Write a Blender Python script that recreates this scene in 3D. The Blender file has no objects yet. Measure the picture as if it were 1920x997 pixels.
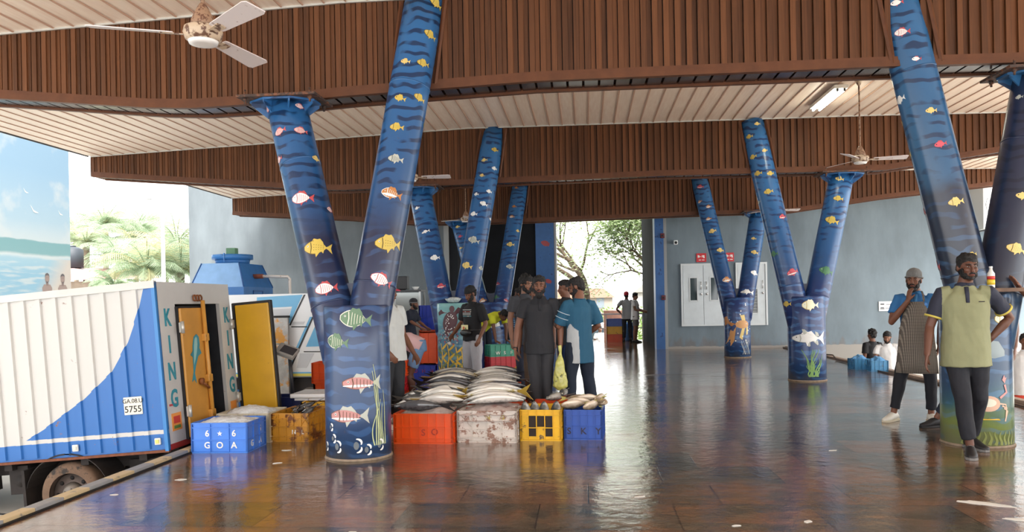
import bpy, bmesh, math, random
from mathutils import Vector, Matrix, noise
random.seed(7)
SC = bpy.context.scene
COLL = SC.collection
# ------------------------------------------------------------------ camera, sky, light, exposure
FPX, CAMH = 1470.0, 1.4
cd = bpy.data.cameras.new('camera'); cam = bpy.data.objects.new('camera', cd); COLL.objects.link(cam)
cd.sensor_width = 36.0; cd.lens = 36.0*FPX/1920.0; cd.shift_y = 66.0/1920.0; cd.clip_end = 500
cd.clip_start = 0.05
yaw = math.atan(135/FPX)
cam.matrix_world = Matrix.Translation((0, 0, CAMH)) @ Matrix.Rotation(yaw, 4, 'Z') @ Matrix.Rotation(math.pi/2, 4, 'X') @ Matrix.Rotation(-0.019, 4, 'Z')
# the frame's centre sits above the horizon: shift turned with the small roll
cd.shift_x = -66*math.sin(-0.019)/1920.0*-1
SC.camera = cam
SC.view_settings.view_transform = 'Standard'; SC.view_settings.look = 'None'
SC.view_settings.gamma = 1.0; SC.view_settings.use_curve_mapping = False
SC.view_settings.exposure = 2.1
w = bpy.data.worlds.new('overcast_sky'); SC.world = w; w.use_nodes = True
wn = w.node_tree; bg = wn.nodes['Background']
tc = wn.nodes.new('ShaderNodeTexCoord'); nz = wn.nodes.new('ShaderNodeTexNoise'); nz.inputs['Scale'].default_value = 1.6
nz.inputs['Detail'].default_value = 4
cr = wn.nodes.new('ShaderNodeValToRGB'); cr.color_ramp.elements[0].color = (0.95, 0.97, 1.0, 1); cr.color_ramp.elements[1].color = (1, 1, 1, 1)
cr.color_ramp.elements[0].position = .35; cr.color_ramp.elements[1].position = .6
wn.links.new(tc.outputs['Generated'], nz.inputs['Vector']); wn.links.new(nz.outputs['Fac'], cr.inputs['Fac']); wn.links.new(cr.outputs['Color'], bg.inputs['Color'])
bg.inputs['Strength'].default_value = 1.0
sun = bpy.data.lights.new('hazy_sun', 'SUN'); sun.energy = 2.6; sun.angle = math.radians(25); sun.color = (1, .96, .9)
so = bpy.data.objects.new('hazy_sun', sun); COLL.objects.link(so); so.rotation_euler = (math.radians(30), math.radians(20), 0)

# ------------------------------------------------------------------ helpers
def srgb(r, g, b):
    f = lambda c: ((c/255)/12.92 if c/255 <= .04045 else ((c/255+.055)/1.055)**2.4)
    return (f(r), f(g), f(b), 1)
MATS = {}
def mat(name, col=(128,128,128), rough=.6, metal=0, spec=.5, var=0, vscale=6, bump=0, bscale=30, emit=0, alpha=1, dirt=None, dscale=5, dth=.55, coat=0):
    """Plain surface with noise variation, optional dirt patches (dirt colour) and bump."""
    if name in MATS: return MATS[name]
    m = bpy.data.materials.new(name); m.use_nodes = True; MATS[name] = m
    n, l = m.node_tree.nodes, m.node_tree.links; b = n['Principled BSDF']
    c = srgb(*col)
    b.inputs['Base Color'].default_value = c; b.inputs['Roughness'].default_value = rough
    b.inputs['Metallic'].default_value = metal; b.inputs['Specular IOR Level'].default_value = spec
    b.inputs['Coat Weight'].default_value = coat; b.inputs['Coat Roughness'].default_value = .1
    if emit:
        b.inputs['Emission Color'].default_value = c; b.inputs['Emission Strength'].default_value = emit
    if alpha < 1: b.inputs['Alpha'].default_value = alpha
    if var or bump or dirt:
        t = n.new('ShaderNodeTexCoord')
    cur = None
    if var:
        z = n.new('ShaderNodeTexNoise'); z.inputs['Scale'].default_value = vscale; z.inputs['Detail'].default_value = 5
        l.new(t.outputs['Object'], z.inputs['Vector'])
        mp = n.new('ShaderNodeMapRange'); mp.inputs[1].default_value = .3; mp.inputs[2].default_value = .7
        mp.inputs[3].default_value = 1-var; mp.inputs[4].default_value = 1+var*.6
        l.new(z.outputs['Fac'], mp.inputs[0])
        hs = n.new('ShaderNodeHueSaturation'); hs.inputs['Color'].default_value = c; l.new(mp.outputs[0], hs.inputs['Value'])
        cur = hs.outputs[0]
    if dirt:
        z2 = n.new('ShaderNodeTexNoise'); z2.inputs['Scale'].default_value = dscale; z2.inputs['Detail'].default_value = 8; z2.inputs['Roughness'].default_value = .65
        l.new(t.outputs['Object'], z2.inputs['Vector'])
        rp = n.new('ShaderNodeMapRange'); rp.inputs[1].default_value = dth; rp.inputs[2].default_value = dth+.06
        l.new(z2.outputs['Fac'], rp.inputs[0])
        mx = n.new('ShaderNodeMix'); mx.data_type = 'RGBA'; mx.inputs[6].default_value = c; mx.inputs[7].default_value = srgb(*dirt)
        if cur: l.new(cur, mx.inputs[6])
        l.new(rp.outputs[0], mx.inputs[0]); cur = mx.outputs[2]
    if cur: l.new(cur, b.inputs['Base Color'])
    if bump:
        z3 = n.new('ShaderNodeTexNoise'); z3.inputs['Scale'].default_value = bscale; z3.inputs['Detail'].default_value = 6
        l.new(t.outputs['Object'], z3.inputs['Vector'])
        bp = n.new('ShaderNodeBump'); bp.inputs['Strength'].default_value = bump; bp.inputs['Distance'].default_value = .01
        l.new(z3.outputs['Fac'], bp.inputs['Height']); l.new(bp.outputs[0], b.inputs['Normal'])
    return m

def math_node(m, op, a, b=None, c=None):
    nd = m.node_tree.nodes.new('ShaderNodeMath'); nd.operation = op
    for i, v in enumerate((a, b, c)):
        if v is None: continue
        if isinstance(v, (int, float)): nd.inputs[i].default_value = v
        else: m.node_tree.links.new(v, nd.inputs[i])
    return nd.outputs[0]

class MB:
    """Collects faces with a material slot number, links them as one mesh object."""
    def __init__(s): s.v = []; s.f = []; s.m = []; s.sm = []
    def add(s, vs, fs, mi=0, smooth=False):
        o = len(s.v); s.v += [tuple(p) for p in vs]
        for f in fs: s.f.append(tuple(o+i for i in f)); s.m.append(mi); s.sm.append(smooth)
    def box(s, c, d, mi=0, M=None):
        hx, hy, hz = d[0]/2, d[1]/2, d[2]/2
        vs = [Vector((c[0]+i*hx, c[1]+j*hy, c[2]+k*hz)) for k in (-1,1) for j in (-1,1) for i in (-1,1)]
        if M: vs = [M @ p for p in vs]
        s.add(vs, [(0,2,3,1),(4,5,7,6),(0,1,5,4),(2,6,7,3),(0,4,6,2),(1,3,7,5)], mi)
    def bx(s, x0, x1, y0, y1, z0, z1, mi=0, M=None):
        s.box(((x0+x1)/2,(y0+y1)/2,(z0+z1)/2), (abs(x1-x0),abs(y1-y0),abs(z1-z0)), mi, M)
    def bevbox(s, c, d, b=.01, mi=0, M=None):
        bm = bmesh.new(); bmesh.ops.create_cube(bm, size=1)
        bmesh.ops.scale(bm, vec=d, verts=bm.verts); bmesh.ops.bevel(bm, geom=bm.edges[:], offset=b, segments=2, affect='EDGES', profile=.6)
        vs = [v.co + Vector(c) for v in bm.verts]
        if M: vs = [M @ p for p in vs]
        bm.verts.index_update()
        s.add(vs, [[v.index for v in f.verts] for f in bm.faces], mi, False); bm.free()
    def loft(s, pts, rad, n=12, mi=0, side=None, caps=True, smooth=True, power=2.0):
        """Elliptical sections along pts; rad = r or (a along side, b across)."""
        P = [Vector(p) for p in pts]; rings = []
        ref = Vector(side) if side else None
        for i, p in enumerate(P):
            t = (P[min(i+1,len(P)-1)]-P[max(i-1,0)])
            if t.length < 1e-9: t = Vector((0,0,1))
            t.normalize()
            if ref is None:
                ref = Vector((1,0,0)) if abs(t.x) < .8 else Vector((0,1,0))
            u = ref - t*ref.dot(t)
            if u.length < 1e-4: u = t.orthogonal()
            u.normalize(); vv = t.cross(u)
            if side is None: ref = u
            r = rad[i] if isinstance(rad, (list, tuple)) else rad
            a, b = (r if isinstance(r, (list, tuple)) else (r, r))
            ring = []
            for k in range(n):
                th = 2*math.pi*k/n; cx, sy = math.cos(th), math.sin(th)
                if power != 2.0:
                    cx = math.copysign(abs(cx)**(2/power), cx); sy = math.copysign(abs(sy)**(2/power), sy)
                ring.append(p + u*(a*cx) + vv*(b*sy))
            rings.append(ring)
        vs = [q for r in rings for q in r]; fs = []
        for i in range(len(rings)-1):
            for k in range(n):
                k2 = (k+1) % n
                fs.append((i*n+k, i*n+k2, (i+1)*n+k2, (i+1)*n+k))
        if caps:
            fs.append(tuple(range(n))[::-1]); fs.append(tuple((len(rings)-1)*n+k for k in range(n)))
        s.add(vs, fs, mi, smooth)
    def cyl(s, p0, p1, r, n=16, mi=0, r2=None, smooth=True): s.loft([p0, p1], [r, r if r2 is None else r2], n, mi, smooth=smooth)
    def ball(s, c, r, mi=0, nu=14, nv=10, M=None):
        rx, ry, rz = r if isinstance(r, (list,tuple)) else (r,r,r)
        vs = []; fs = []
        for j in range(nv+1):
            ph = math.pi*j/nv
            for i in range(nu):
                th = 2*math.pi*i/nu
                vs.append(Vector((rx*math.sin(ph)*math.cos(th), ry*math.sin(ph)*math.sin(th), rz*math.cos(ph))))
        vs = [(M @ p if M else p) + Vector(c) for p in vs]
        for j in range(nv):
            for i in range(nu):
                i2 = (i+1) % nu; fs.append((j*nu+i, (j+1)*nu+i, (j+1)*nu+i2, j*nu+i2))
        s.add(vs, fs, mi, True)
    def prism(s, poly, z0, z1, mi=0, M=None):
        """poly: 2-D outline in xy, extruded along z"""
        n = len(poly); vs = [Vector((x,y,z0)) for x,y in poly]+[Vector((x,y,z1)) for x,y in poly]
        if M: vs = [M @ p for p in vs]
        s.add(vs, [tuple(range(n))[::-1], tuple(range(n,2*n))]+[(i,(i+1)%n,n+(i+1)%n,n+i) for i in range(n)], mi)
    def mesh(s, name, mats):
        me = bpy.data.meshes.new(name); me.from_pydata(s.v, [], s.f); me.validate(clean_customdata=False)
        if len(me.polygons) == len(s.m):
            me.polygons.foreach_set('material_index', s.m); me.polygons.foreach_set('use_smooth', s.sm)
        for m in (mats if isinstance(mats, (list, tuple)) else [mats]): me.materials.append(m)
        me.update(); return me
    def build(s, name, mats, parent=None):
        o = bpy.data.objects.new(name, s.mesh(name, mats)); COLL.objects.link(o)
        if parent: o.parent = parent
        return o

def tag(o, label=None, cat=None, group=None, kind=None):
    if label: o['label'] = label
    if cat: o['category'] = cat
    if group: o['group'] = group
    if kind: o['kind'] = kind
    return o
def thing(name, label, cat, loc=(0,0,0), rz=0, group=None):
    o = bpy.data.objects.new(name, None); COLL.objects.link(o); o.location = loc; o.rotation_euler = (0,0,rz)
    o.empty_display_size = .1
    return tag(o, label, cat, group)
def struct(name, mb, mats):
    o = mb.build(name, mats); o['kind'] = 'structure'; return o
def copy_tree(o, parent=None):
    c = o.copy(); COLL.objects.link(c)
    if parent: c.parent = parent
    for ch in list(o.children): copy_tree(ch, c)
    return c
def place(o, loc, rot=(0,0,0), label=None, scale=None, group=None):
    o.location = loc; o.rotation_euler = rot
    if label: o['label'] = label
    if group: o['group'] = group
    if scale: o.scale = (scale,)*3 if isinstance(scale,(int,float)) else scale
    return o
def text_mesh(txt, size, extrude=.002, bold=0):
    cu = bpy.data.curves.new('txt', 'FONT'); cu.body = txt; cu.size = size; cu.extrude = extrude; cu.align_x = 'CENTER'; cu.align_y = 'CENTER'
    cu.offset = bold; cu.resolution_u = 3
    ob = bpy.data.objects.new('txt', cu); COLL.objects.link(ob)
    bpy.context.view_layer.update()
    dg = bpy.context.evaluated_depsgraph_get(); me = bpy.data.meshes.new_from_object(ob.evaluated_get(dg))
    vs = [v.co.copy() for v in me.vertices]; fs = [tuple(p.vertices) for p in me.polygons]
    bpy.data.objects.remove(ob); bpy.data.curves.remove(cu); bpy.data.meshes.remove(me)
    return vs, fs
def add_text(mb, txt, size, M, mi=0, bold=0, ext=.002):
    """text in the local xy plane of M"""
    vs, fs = text_mesh(txt, size, ext, bold); mb.add([M @ v for v in vs], fs, mi)
def wallM(x, y, z, ang=0):
    """text plane standing upright, reading toward -Y at ang 0"""
    return Matrix.Translation((x,y,z)) @ Matrix.Rotation(ang,4,'Z') @ Matrix.Rotation(math.pi/2,4,'X')
def remesh(mb, voxel, smooth=2, name='m', fn=None, mats=None, noise_amp=0, noise_scale=6, seed=0, matfn=None):
    me = mb.mesh(name, []) if False else bpy.data.meshes.new(name)
    me.from_pydata(mb.v, [], mb.f)
    ob = bpy.data.objects.new('tmp', me); COLL.objects.link(ob)
    md = ob.modifiers.new('r', 'REMESH'); md.mode = 'VOXEL'; md.voxel_size = voxel; md.adaptivity = 0
    if smooth:
        ms = ob.modifiers.new('s', 'SMOOTH'); ms.factor = .5; ms.iterations = smooth
    bpy.context.view_layer.update()
    dg = bpy.context.evaluated_depsgraph_get(); out = bpy.data.meshes.new_from_object(ob.evaluated_get(dg)); out.name = name
    bpy.data.objects.remove(ob); bpy.data.meshes.remove(me)
    if noise_amp:
        ns = [v.normal.copy() for v in out.vertices]
        for v, nn in zip(out.vertices, ns):
            p = v.co
            q = Vector((p.x*noise_scale+seed, p.y*noise_scale, p.z*noise_scale*.55+p.x*2))
            v.co = p + nn*(noise_amp*noise.fractal(q, .9, 2.0, 3))
    out.polygons.foreach_set('use_smooth', [True]*len(out.polygons))
    out.materials.clear()
    for m in mats or []: out.materials.append(m)
    if matfn:
        for p in out.polygons: p.material_index = matfn(p.center, p.normal)
    out.update(); return out
def link(name, me, parent=None):
    o = bpy.data.objects.new(name, me); COLL.objects.link(o)
    if parent: o.parent = parent
    return o

COLS={'A': ((-2.11, 7.11), (-2.24, 7.13, 0.9), (-2.98, 7.73, 3.44), (-2.07, 7.13, 0.9), (-1.56, 7.86, 4.46)), 'B': ((3.62, 7.68), (3.68, 7.66, 0.9), (3.04, 7.98, 4.46), (3.72, 7.64, 0.9), (4.36, 7.95, 3.46)), 'C': ((3.66, 13.42), (3.56, 13.4, 0.9), (2.93, 13.9, 4.42), (3.73, 13.4, 0.9), (4.41, 13.85, 3.44)), 'D': ((3.53, 18.69), (3.43, 18.68, 0.9), (2.87, 19.76, 4.38), (3.66, 18.68, 0.9), (4.24, 19.5, 3.42)), 'E': ((-2.19, 13.1), (-2.32, 13.1, 0.9), (-2.89, 13.75, 3.42), (-2.09, 13.1, 0.9), (-1.55, 13.95, 4.46)), 'G': ((-2.2, 18.6), (-2.36, 18.6, 0.9), (-3.1, 19.45, 3.4), (-2.05, 18.55, 0.9), (-1.56, 19.75, 4.36))}
DECALS={
('A','L'):[('red',-0.8,2.652,0.126),('red',1.01,2.572,0.113),('red',-0.3,2.336,0.134),('red',0.75,2.293,0.133),('red',-0.82,2.077,0.111),('gold',1.28,1.998,0.11),('redwhite',0.08,1.579,0.223),('red',1.46,1.45,0.107),('yellow',0.27,1.05,0.269),('redwhite',0.24,0.64,0.213)],
('A','R'):[('yellow',0.88,3.582,0.154),('yellow',0.86,3.235,0.145),('gold',-0.16,2.898,0.099),('yellow',0.74,2.92,0.132),('yellow',-0.1,2.511,0.118),('yellow',0.87,2.563,0.129),('yellow',-0.01,2.214,0.137),('yellow',1.81,2.359,0.098),('silver',0.21,1.895,0.146),('orange',0.32,1.552,0.195),('yellow',0.6,1.073,0.263),('redwhite',0.55,0.72,0.21),('yellow',1.17,0.197,0.14)],
('A','base'):[('green',0.28,1.267,0.281),('green',-0.33,1.066,0.225),('pink',0.43,0.696,0.351),('pink',0.01,0.405,0.363)],
('C','L'):[('gold',0.22,3.496,0.107),('yellow',-0.68,3.316,0.126),('gold',0.31,3.011,0.106),('yellow',-0.78,2.957,0.135),('yellow',-0.7,2.654,0.144),('yellow',0.34,2.6,0.134),('yellow',-0.2,2.299,0.152),('silver',-1.37,2.187,0.096),('pink',0.51,1.833,0.142),('leaf',-1.02,1.254,0.16),('pink',0.2,0.881,0.197),('yellow',-0.94,0.388,0.159)],
('C','R'):[('gold',-0.38,2.526,0.137),('yellow',-0.16,2.179,0.156),('yellow',-0.31,1.785,0.222),('leaf',0.08,0.914,0.237)],
('C','base'):[('lemon',-0.02,1.243,0.26),('mullet',-0.13,0.706,0.556)],
('D','L'):[('pink',-0.25,3.343,0.162),('orange',-0.75,2.979,0.121),('orange',0.19,2.791,0.134),('orange',-0.16,2.479,0.133),('gold',-0.07,2.152,0.185),('gold',0.33,1.642,0.184),('orange',0.31,0.896,0.233)],
('D','R'):[('gold',-0.31,1.949,0.12),('gold',0.04,1.601,0.172),('white',0.43,1.091,0.197),('mullet',-0.14,0.591,0.311)],
('E','L'):[('mullet',0.01,1.778,0.149),('white',0.39,1.277,0.165),('pink',0.46,0.759,0.154),('yellow',-1.37,0.833,0.083),('white',-0.35,2.246,0.094)],
('E','R'):[('yellow',0.49,3.256,0.133),('gold',-0.31,3.038,0.114),('white',0.74,2.92,0.114),('gold',-0.26,2.748,0.104),('white',-0.54,2.402,0.103),('white',0.59,2.481,0.112),('white',0.29,2.238,0.139),('white',-0.46,2.038,0.139),('white',1.28,2.019,0.084),('silver',-0.06,1.567,0.21),('gold',-0.29,1.106,0.2),('silver',1.11,1.118,0.128)],
('G','R'):[('orange',-0.32,3.478,0.108),('orange',-0.21,2.961,0.12),('orange',-0.28,2.684,0.132),('gold',0.76,2.34,0.118),('gold',0.07,1.944,0.195),('silver',0.43,1.371,0.193),('pink',-0.86,0.918,0.154),('leaf',-0.75,0.573,0.178),('pink',0.63,0.519,0.127)],
('G','L'):[('gold',-0.16,2.541,0.12),('pink',-0.14,2.27,0.119),('gold',-0.49,1.975,0.105),('orange',0.54,0.496,0.191)],
('G','base'):[('mullet',0.02,0.864,0.502)],
('B','L'):[('redwhite',-0.39,3.333,0.113),('redwhite',-0.47,3.043,0.136),('redwhite',-0.17,2.753,0.082),('white',-1.97,2.723,0.102),('white',-1.4,2.442,0.135),('gold',-0.11,2.238,0.098),('gold',-1.97,2.237,0.094),('pink',-0.07,1.908,0.109),('gold',-1.97,1.915,0.129),('gold',-0.03,1.35,0.137),('pink',-1.97,1.347,0.134),('pink',-1.98,0.816,0.185),('white',-1.97,0.975,0.035),('yellow',0.08,0.844,0.079)],
('B','R'):[('gold',-0.16,1.395,0.118),('gold',-0.02,0.896,0.174),('silver',-1.05,2.369,0.074)],
('B','base'):[('lemon',0.39,1.161,0.169)],
}
# ------------------------------------------------------------------ materials of the building
def wood_mat():
    m = bpy.data.materials.new('wood_cladding'); m.use_nodes = True; n, l = m.node_tree.nodes, m.node_tree.links; b = n['Principled BSDF']
    t = n.new('ShaderNodeTexCoord'); sp = n.new('ShaderNodeSeparateXYZ'); l.new(t.outputs['Object'], sp.inputs[0])
    fl = math_node(m, 'FLOOR', math_node(m, 'DIVIDE', sp.outputs[0], .055)); wnn = n.new('ShaderNodeTexWhiteNoise'); wnn.noise_dimensions = '1D'; l.new(fl, wnn.inputs['W'])
    mp = n.new('ShaderNodeMapping'); mp.inputs['Scale'].default_value = (70, 70, 2.2); l.new(t.outputs['Object'], mp.inputs[0])
    z = n.new('ShaderNodeTexNoise'); z.inputs['Scale'].default_value = 1; z.inputs['Detail'].default_value = 5; l.new(mp.outputs[0], z.inputs['Vector'])
    v = math_node(m, 'ADD', math_node(m, 'MULTIPLY', wnn.outputs['Value'], .45), math_node(m, 'MULTIPLY', z.outputs['Fac'], .7))
    r = n.new('ShaderNodeValToRGB'); r.color_ramp.elements[0].color = srgb(64, 38, 21); r.color_ramp.elements[1].color = srgb(114, 71, 42)
    r.color_ramp.elements[0].position = .2; r.color_ramp.elements[1].position = .95
    l.new(v, r.inputs[0]); l.new(r.outputs[0], b.inputs['Base Color']); b.inputs['Roughness'].default_value = .55; b.inputs['Specular IOR Level'].default_value = .25
    return m
WOOD = wood_mat(); WOODTRIM = mat('wood_trim', (94, 55, 31), .5, spec=.3, var=.2, vscale=8)
SOFFIT = mat('soffit_slat', (70, 55, 52), .25, .3, var=.15); GAP = mat('dark_gap', (16, 11, 10), .8); GROOVE = mat('cladding_groove', (34, 19, 12), .7)
def ceil_mat():
    m = bpy.data.materials.new('ceiling_board'); m.use_nodes = True; n, l = m.node_tree.nodes, m.node_tree.links; b = n['Principled BSDF']
    t = n.new('ShaderNodeTexCoord'); mp = n.new('ShaderNodeMapping'); mp.inputs['Scale'].default_value = (14, 1.2, 1); l.new(t.outputs['Object'], mp.inputs[0])
    z = n.new('ShaderNodeTexNoise'); z.inputs['Scale'].default_value = 2; z.inputs['Detail'].default_value = 7; l.new(mp.outputs[0], z.inputs['Vector'])
    r = n.new('ShaderNodeValToRGB'); r.color_ramp.elements[0].color = srgb(232, 211, 193); r.color_ramp.elements[1].color = srgb(243, 228, 212)
    r.color_ramp.elements[0].position = .3; r.color_ramp.elements[1].position = .75
    l.new(z.outputs['Fac'], r.inputs[0]); l.new(r.outputs[0], b.inputs['Base Color']); b.inputs['Roughness'].default_value = .42
    return m
CEIL = ceil_mat(); CEILLAP = mat('ceiling_lap', (196, 160, 138), .5)
METALEDGE = mat('eave_strip', (196, 196, 190), .4, .4)
def floor_mat():
    m = bpy.data.materials.new('wet_stone_floor'); m.use_nodes = True; n, l = m.node_tree.nodes, m.node_tree.links; b = n['Principled BSDF']
    t = n.new('ShaderNodeTexCoord')
    br = n.new('ShaderNodeTexBrick'); br.inputs['Scale'].default_value = 1; br.inputs['Brick Width'].default_value = .9; br.inputs['Row Height'].default_value = .6
    br.inputs['Mortar Size'].default_value = .006; br.offset = .37; br.inputs['Color1'].default_value = (0,0,0,1); br.inputs['Color2'].default_value = (1,1,1,1); br.inputs['Mortar'].default_value = (.5,.5,.5,1)
    l.new(t.outputs['Object'], br.inputs['Vector'])
    mp = n.new('ShaderNodeMapping'); mp.inputs['Scale'].default_value = (1, 2.4, 1); l.new(t.outputs['Object'], mp.inputs[0])
    z = n.new('ShaderNodeTexNoise'); z.inputs['Scale'].default_value = 2.2; z.inputs['Detail'].default_value = 9; z.inputs['Roughness'].default_value = .65; z.inputs['Distortion'].default_value = .6
    l.new(mp.outputs[0], z.inputs['Vector'])
    r = n.new('ShaderNodeValToRGB'); e = r.color_ramp.elements
    e[0].position = .28; e[0].color = srgb(60, 54, 46); e[1].position = .75; e[1].color = srgb(144, 102, 74)
    k = e.new(.45); k.color = srgb(88, 80, 66); k = e.new(.6); k.color = srgb(126, 92, 66)
    mixv = math_node(m, 'ADD', math_node(m, 'MULTIPLY', z.outputs['Fac'], .8), math_node(m, 'MULTIPLY', br.outputs['Color'], .24))
    l.new(mixv, r.inputs[0])
    mx = n.new('ShaderNodeMix'); mx.data_type = 'RGBA'; mx.inputs[7].default_value = srgb(38, 30, 27)
    l.new(math_node(m, 'MULTIPLY', br.outputs['Fac'], .8), mx.inputs[0]); l.new(r.outputs[0], mx.inputs[6]); l.new(mx.outputs[2], b.inputs['Base Color'])
    z2 = n.new('ShaderNodeTexNoise'); z2.inputs['Scale'].default_value = .8; z2.inputs['Detail'].default_value = 6; z2.inputs['Distortion'].default_value = 1
    l.new(mp.outputs[0], z2.inputs['Vector'])
    rr = n.new('ShaderNodeMapRange'); rr.inputs[1].default_value = .46; rr.inputs[2].default_value = .70; rr.inputs[3].default_value = .02; rr.inputs[4].default_value = .24
    l.new(z2.outputs['Fac'], rr.inputs[0]); l.new(rr.outputs[0], b.inputs['Roughness']); b.inputs['Specular IOR Level'].default_value = .7; b.inputs['Coat Weight'].default_value = .35; l.new(math_node(m, 'ADD', .04, math_node(m, 'MULTIPLY', rr.outputs[0], .35)), b.inputs['Coat Roughness'])
    z3 = n.new('ShaderNodeTexNoise'); z3.inputs['Scale'].default_value = 9; z3.inputs['Detail'].default_value = 5; l.new(t.outputs['Object'], z3.inputs['Vector'])
    z4 = n.new('ShaderNodeTexNoise'); z4.inputs['Scale'].default_value = 130; z4.inputs['Detail'].default_value = 2; l.new(t.outputs['Object'], z4.inputs['Vector'])
    hgt = math_node(m, 'ADD', z3.outputs['Fac'], math_node(m, 'MULTIPLY', z4.outputs['Fac'], .12))
    hgt = math_node(m, 'ADD', hgt, math_node(m, 'MULTIPLY', br.outputs['Fac'], -.25))
    bp = n.new('ShaderNodeBump'); l.new(bp.outputs[0], b.inputs['Coat Normal']); bp.inputs['Strength'].default_value = .17; bp.inputs['Distance'].default_value = .02; l.new(hgt, bp.inputs['Height']); l.new(bp.outputs[0], b.inputs['Normal'])
    return m
FLOOR = floor_mat()
def wall_mat(name, c1, c2, band=None):
    m = bpy.data.materials.new(name); m.use_nodes = True; n, l = m.node_tree.nodes, m.node_tree.links; b = n['Principled BSDF']
    t = n.new('ShaderNodeTexCoord'); mp = n.new('ShaderNodeMapping'); mp.inputs['Scale'].default_value = (1,1,.35); l.new(t.outputs['Object'], mp.inputs[0])
    z = n.new('ShaderNodeTexNoise'); z.inputs['Scale'].default_value = 1.5; z.inputs['Detail'].default_value = 8; z.inputs['Roughness'].default_value = .6; l.new(mp.outputs[0], z.inputs['Vector'])
    r = n.new('ShaderNodeValToRGB'); r.color_ramp.elements[0].color = srgb(*c1); r.color_ramp.elements[1].color = srgb(*c2); r.color_ramp.elements[0].position = .35; r.color_ramp.elements[1].position = .7
    l.new(z.outputs['Fac'], r.inputs[0]); out = r.outputs[0]
    sp = n.new('ShaderNodeSeparateXYZ'); l.new(t.outputs['Object'], sp.inputs[0])
    # splash dirt near the foot
    z2 = n.new('ShaderNodeTexNoise'); z2.inputs['Scale'].default_value = 5; z2.inputs['Detail'].default_value = 8; l.new(mp.outputs[0], z2.inputs['Vector'])
    zz = math_node(m, 'SUBTRACT', math_node(m, 'ADD', .62, math_node(m, 'MULTIPLY', -1, z2.outputs['Fac'])), math_node(m, 'MULTIPLY', sp.outputs[2], .5))
    k = n.new('ShaderNodeMapRange'); k.inputs[1].default_value = -.02; k.inputs[2].default_value = .12; k.inputs[4].default_value = .35; l.new(zz, k.inputs[0])
    mx = n.new('ShaderNodeMix'); mx.data_type = 'RGBA'; mx.inputs[7].default_value = srgb(112, 84, 66); l.new(k.outputs[0], mx.inputs[0]); l.new(out, mx.inputs[6]); out = mx.outputs[2]
    if band:
        k2 = n.new('ShaderNodeMath'); k2.operation = 'LESS_THAN'; k2.inputs[1].default_value = band[0]
        l.new(math_node(m, 'ADD', sp.outputs[2], math_node(m, 'MULTIPLY', z2.outputs['Fac'], .08)), k2.inputs[0])
        m3 = n.new('ShaderNodeMix'); m3.data_type = 'RGBA'; m3.inputs[7].default_value = srgb(*band[1]); l.new(k2.outputs[0], m3.inputs[0]); l.new(out, m3.inputs[6]); out = m3.outputs[2]
    l.new(out, b.inputs['Base Color']); b.inputs['Roughness'].default_value = .55
    return m
WALLG = wall_mat('grey_wall_paint', (92, 99, 103), (112, 120, 124)); WALLR = wall_mat('grey_wall_paint_right', (98, 112, 121), (119, 135, 145), (.10, (150, 146, 140)))
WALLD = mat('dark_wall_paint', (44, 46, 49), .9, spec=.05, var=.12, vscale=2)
GROUND = mat('yard_concrete', (208, 202, 192), .7, var=.15, vscale=1.2, dirt=(150, 144, 138), dscale=.5, dth=.55)
EARTH = mat('earth_ground', (120, 116, 92), .9, var=.3, vscale=1)

# ------------------------------------------------------------------ floor and ground
XL, XR, YW, YO = -3.93, 5.55, 22.0, 26.0
mb = MB(); mb.bx(XL+.12, XR-.12, -6, 22, -.25, 0); mb.bx(-3.9, 2.2, 22, 27.2, -.25, 0)
struct('floor', mb, FLOOR)
mb = MB(); mb.bx(XL+.06, XL+.12, -6, 21.9, -.9, -.0); mb.bx(XR-.12, XR-.06, -6, 21.9, -1.2, 0); mb.bx(XL+.12, XR-.12, -6, 21.9, -1.3, -.26)
mb.bx(-3.9, 2.2, 22.4, 27.15, -1.2, -.26)
struct('trim_1', mb, mat('dock_face', (120, 112, 104), .8, var=.2))
mb = MB(); mb.bx(-45, XL+.06, -12, 60, -.9, -.65); mb.bx(-45, 45, 27.3, 110, -1.6, -1.3, 1)
struct('trim_2', mb, [GROUND, EARTH])
mb = MB(); mb.bx(XR-.06, 45, -12, 60, -1.2, -.95); struct('trim_3', mb, mat('side_road', (196, 190, 180), .7, var=.15, vscale=1))
# kerb edge strips, painted in blocks on the left
KY = mat('kerb_yellow', (196, 174, 134), .6, dirt=(140,132,118), dscale=9, dth=.58); KB = mat('kerb_grey', (144, 144, 144), .6, dirt=(150,140,120), dscale=9, dth=.6); KW = mat('kerb_white', (188, 178, 166), .6, var=.2)
mb = MB(); y = -6; k = 0
while y < 21.8:
    mb.bevbox((XL+.07, y+.15, 0.0), (.10, .296, .07), .008, k % 2); y += .3; k += 1
mb.bx(XL+.125, XL+.15, -6, 21.8, -.01, .012, 2)
struct('trim_4', mb, [KY, KB, GAP])
mb = MB(); y = -6
while y < 21.8:
    mb.bevbox((XR-.06, y+.5, .0), (.12, .992, .07), .01); y += 1.0
struct('trim_5', mb, mat('kerb_plain', (170, 150, 134), .7, var=.25, vscale=4))

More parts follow.
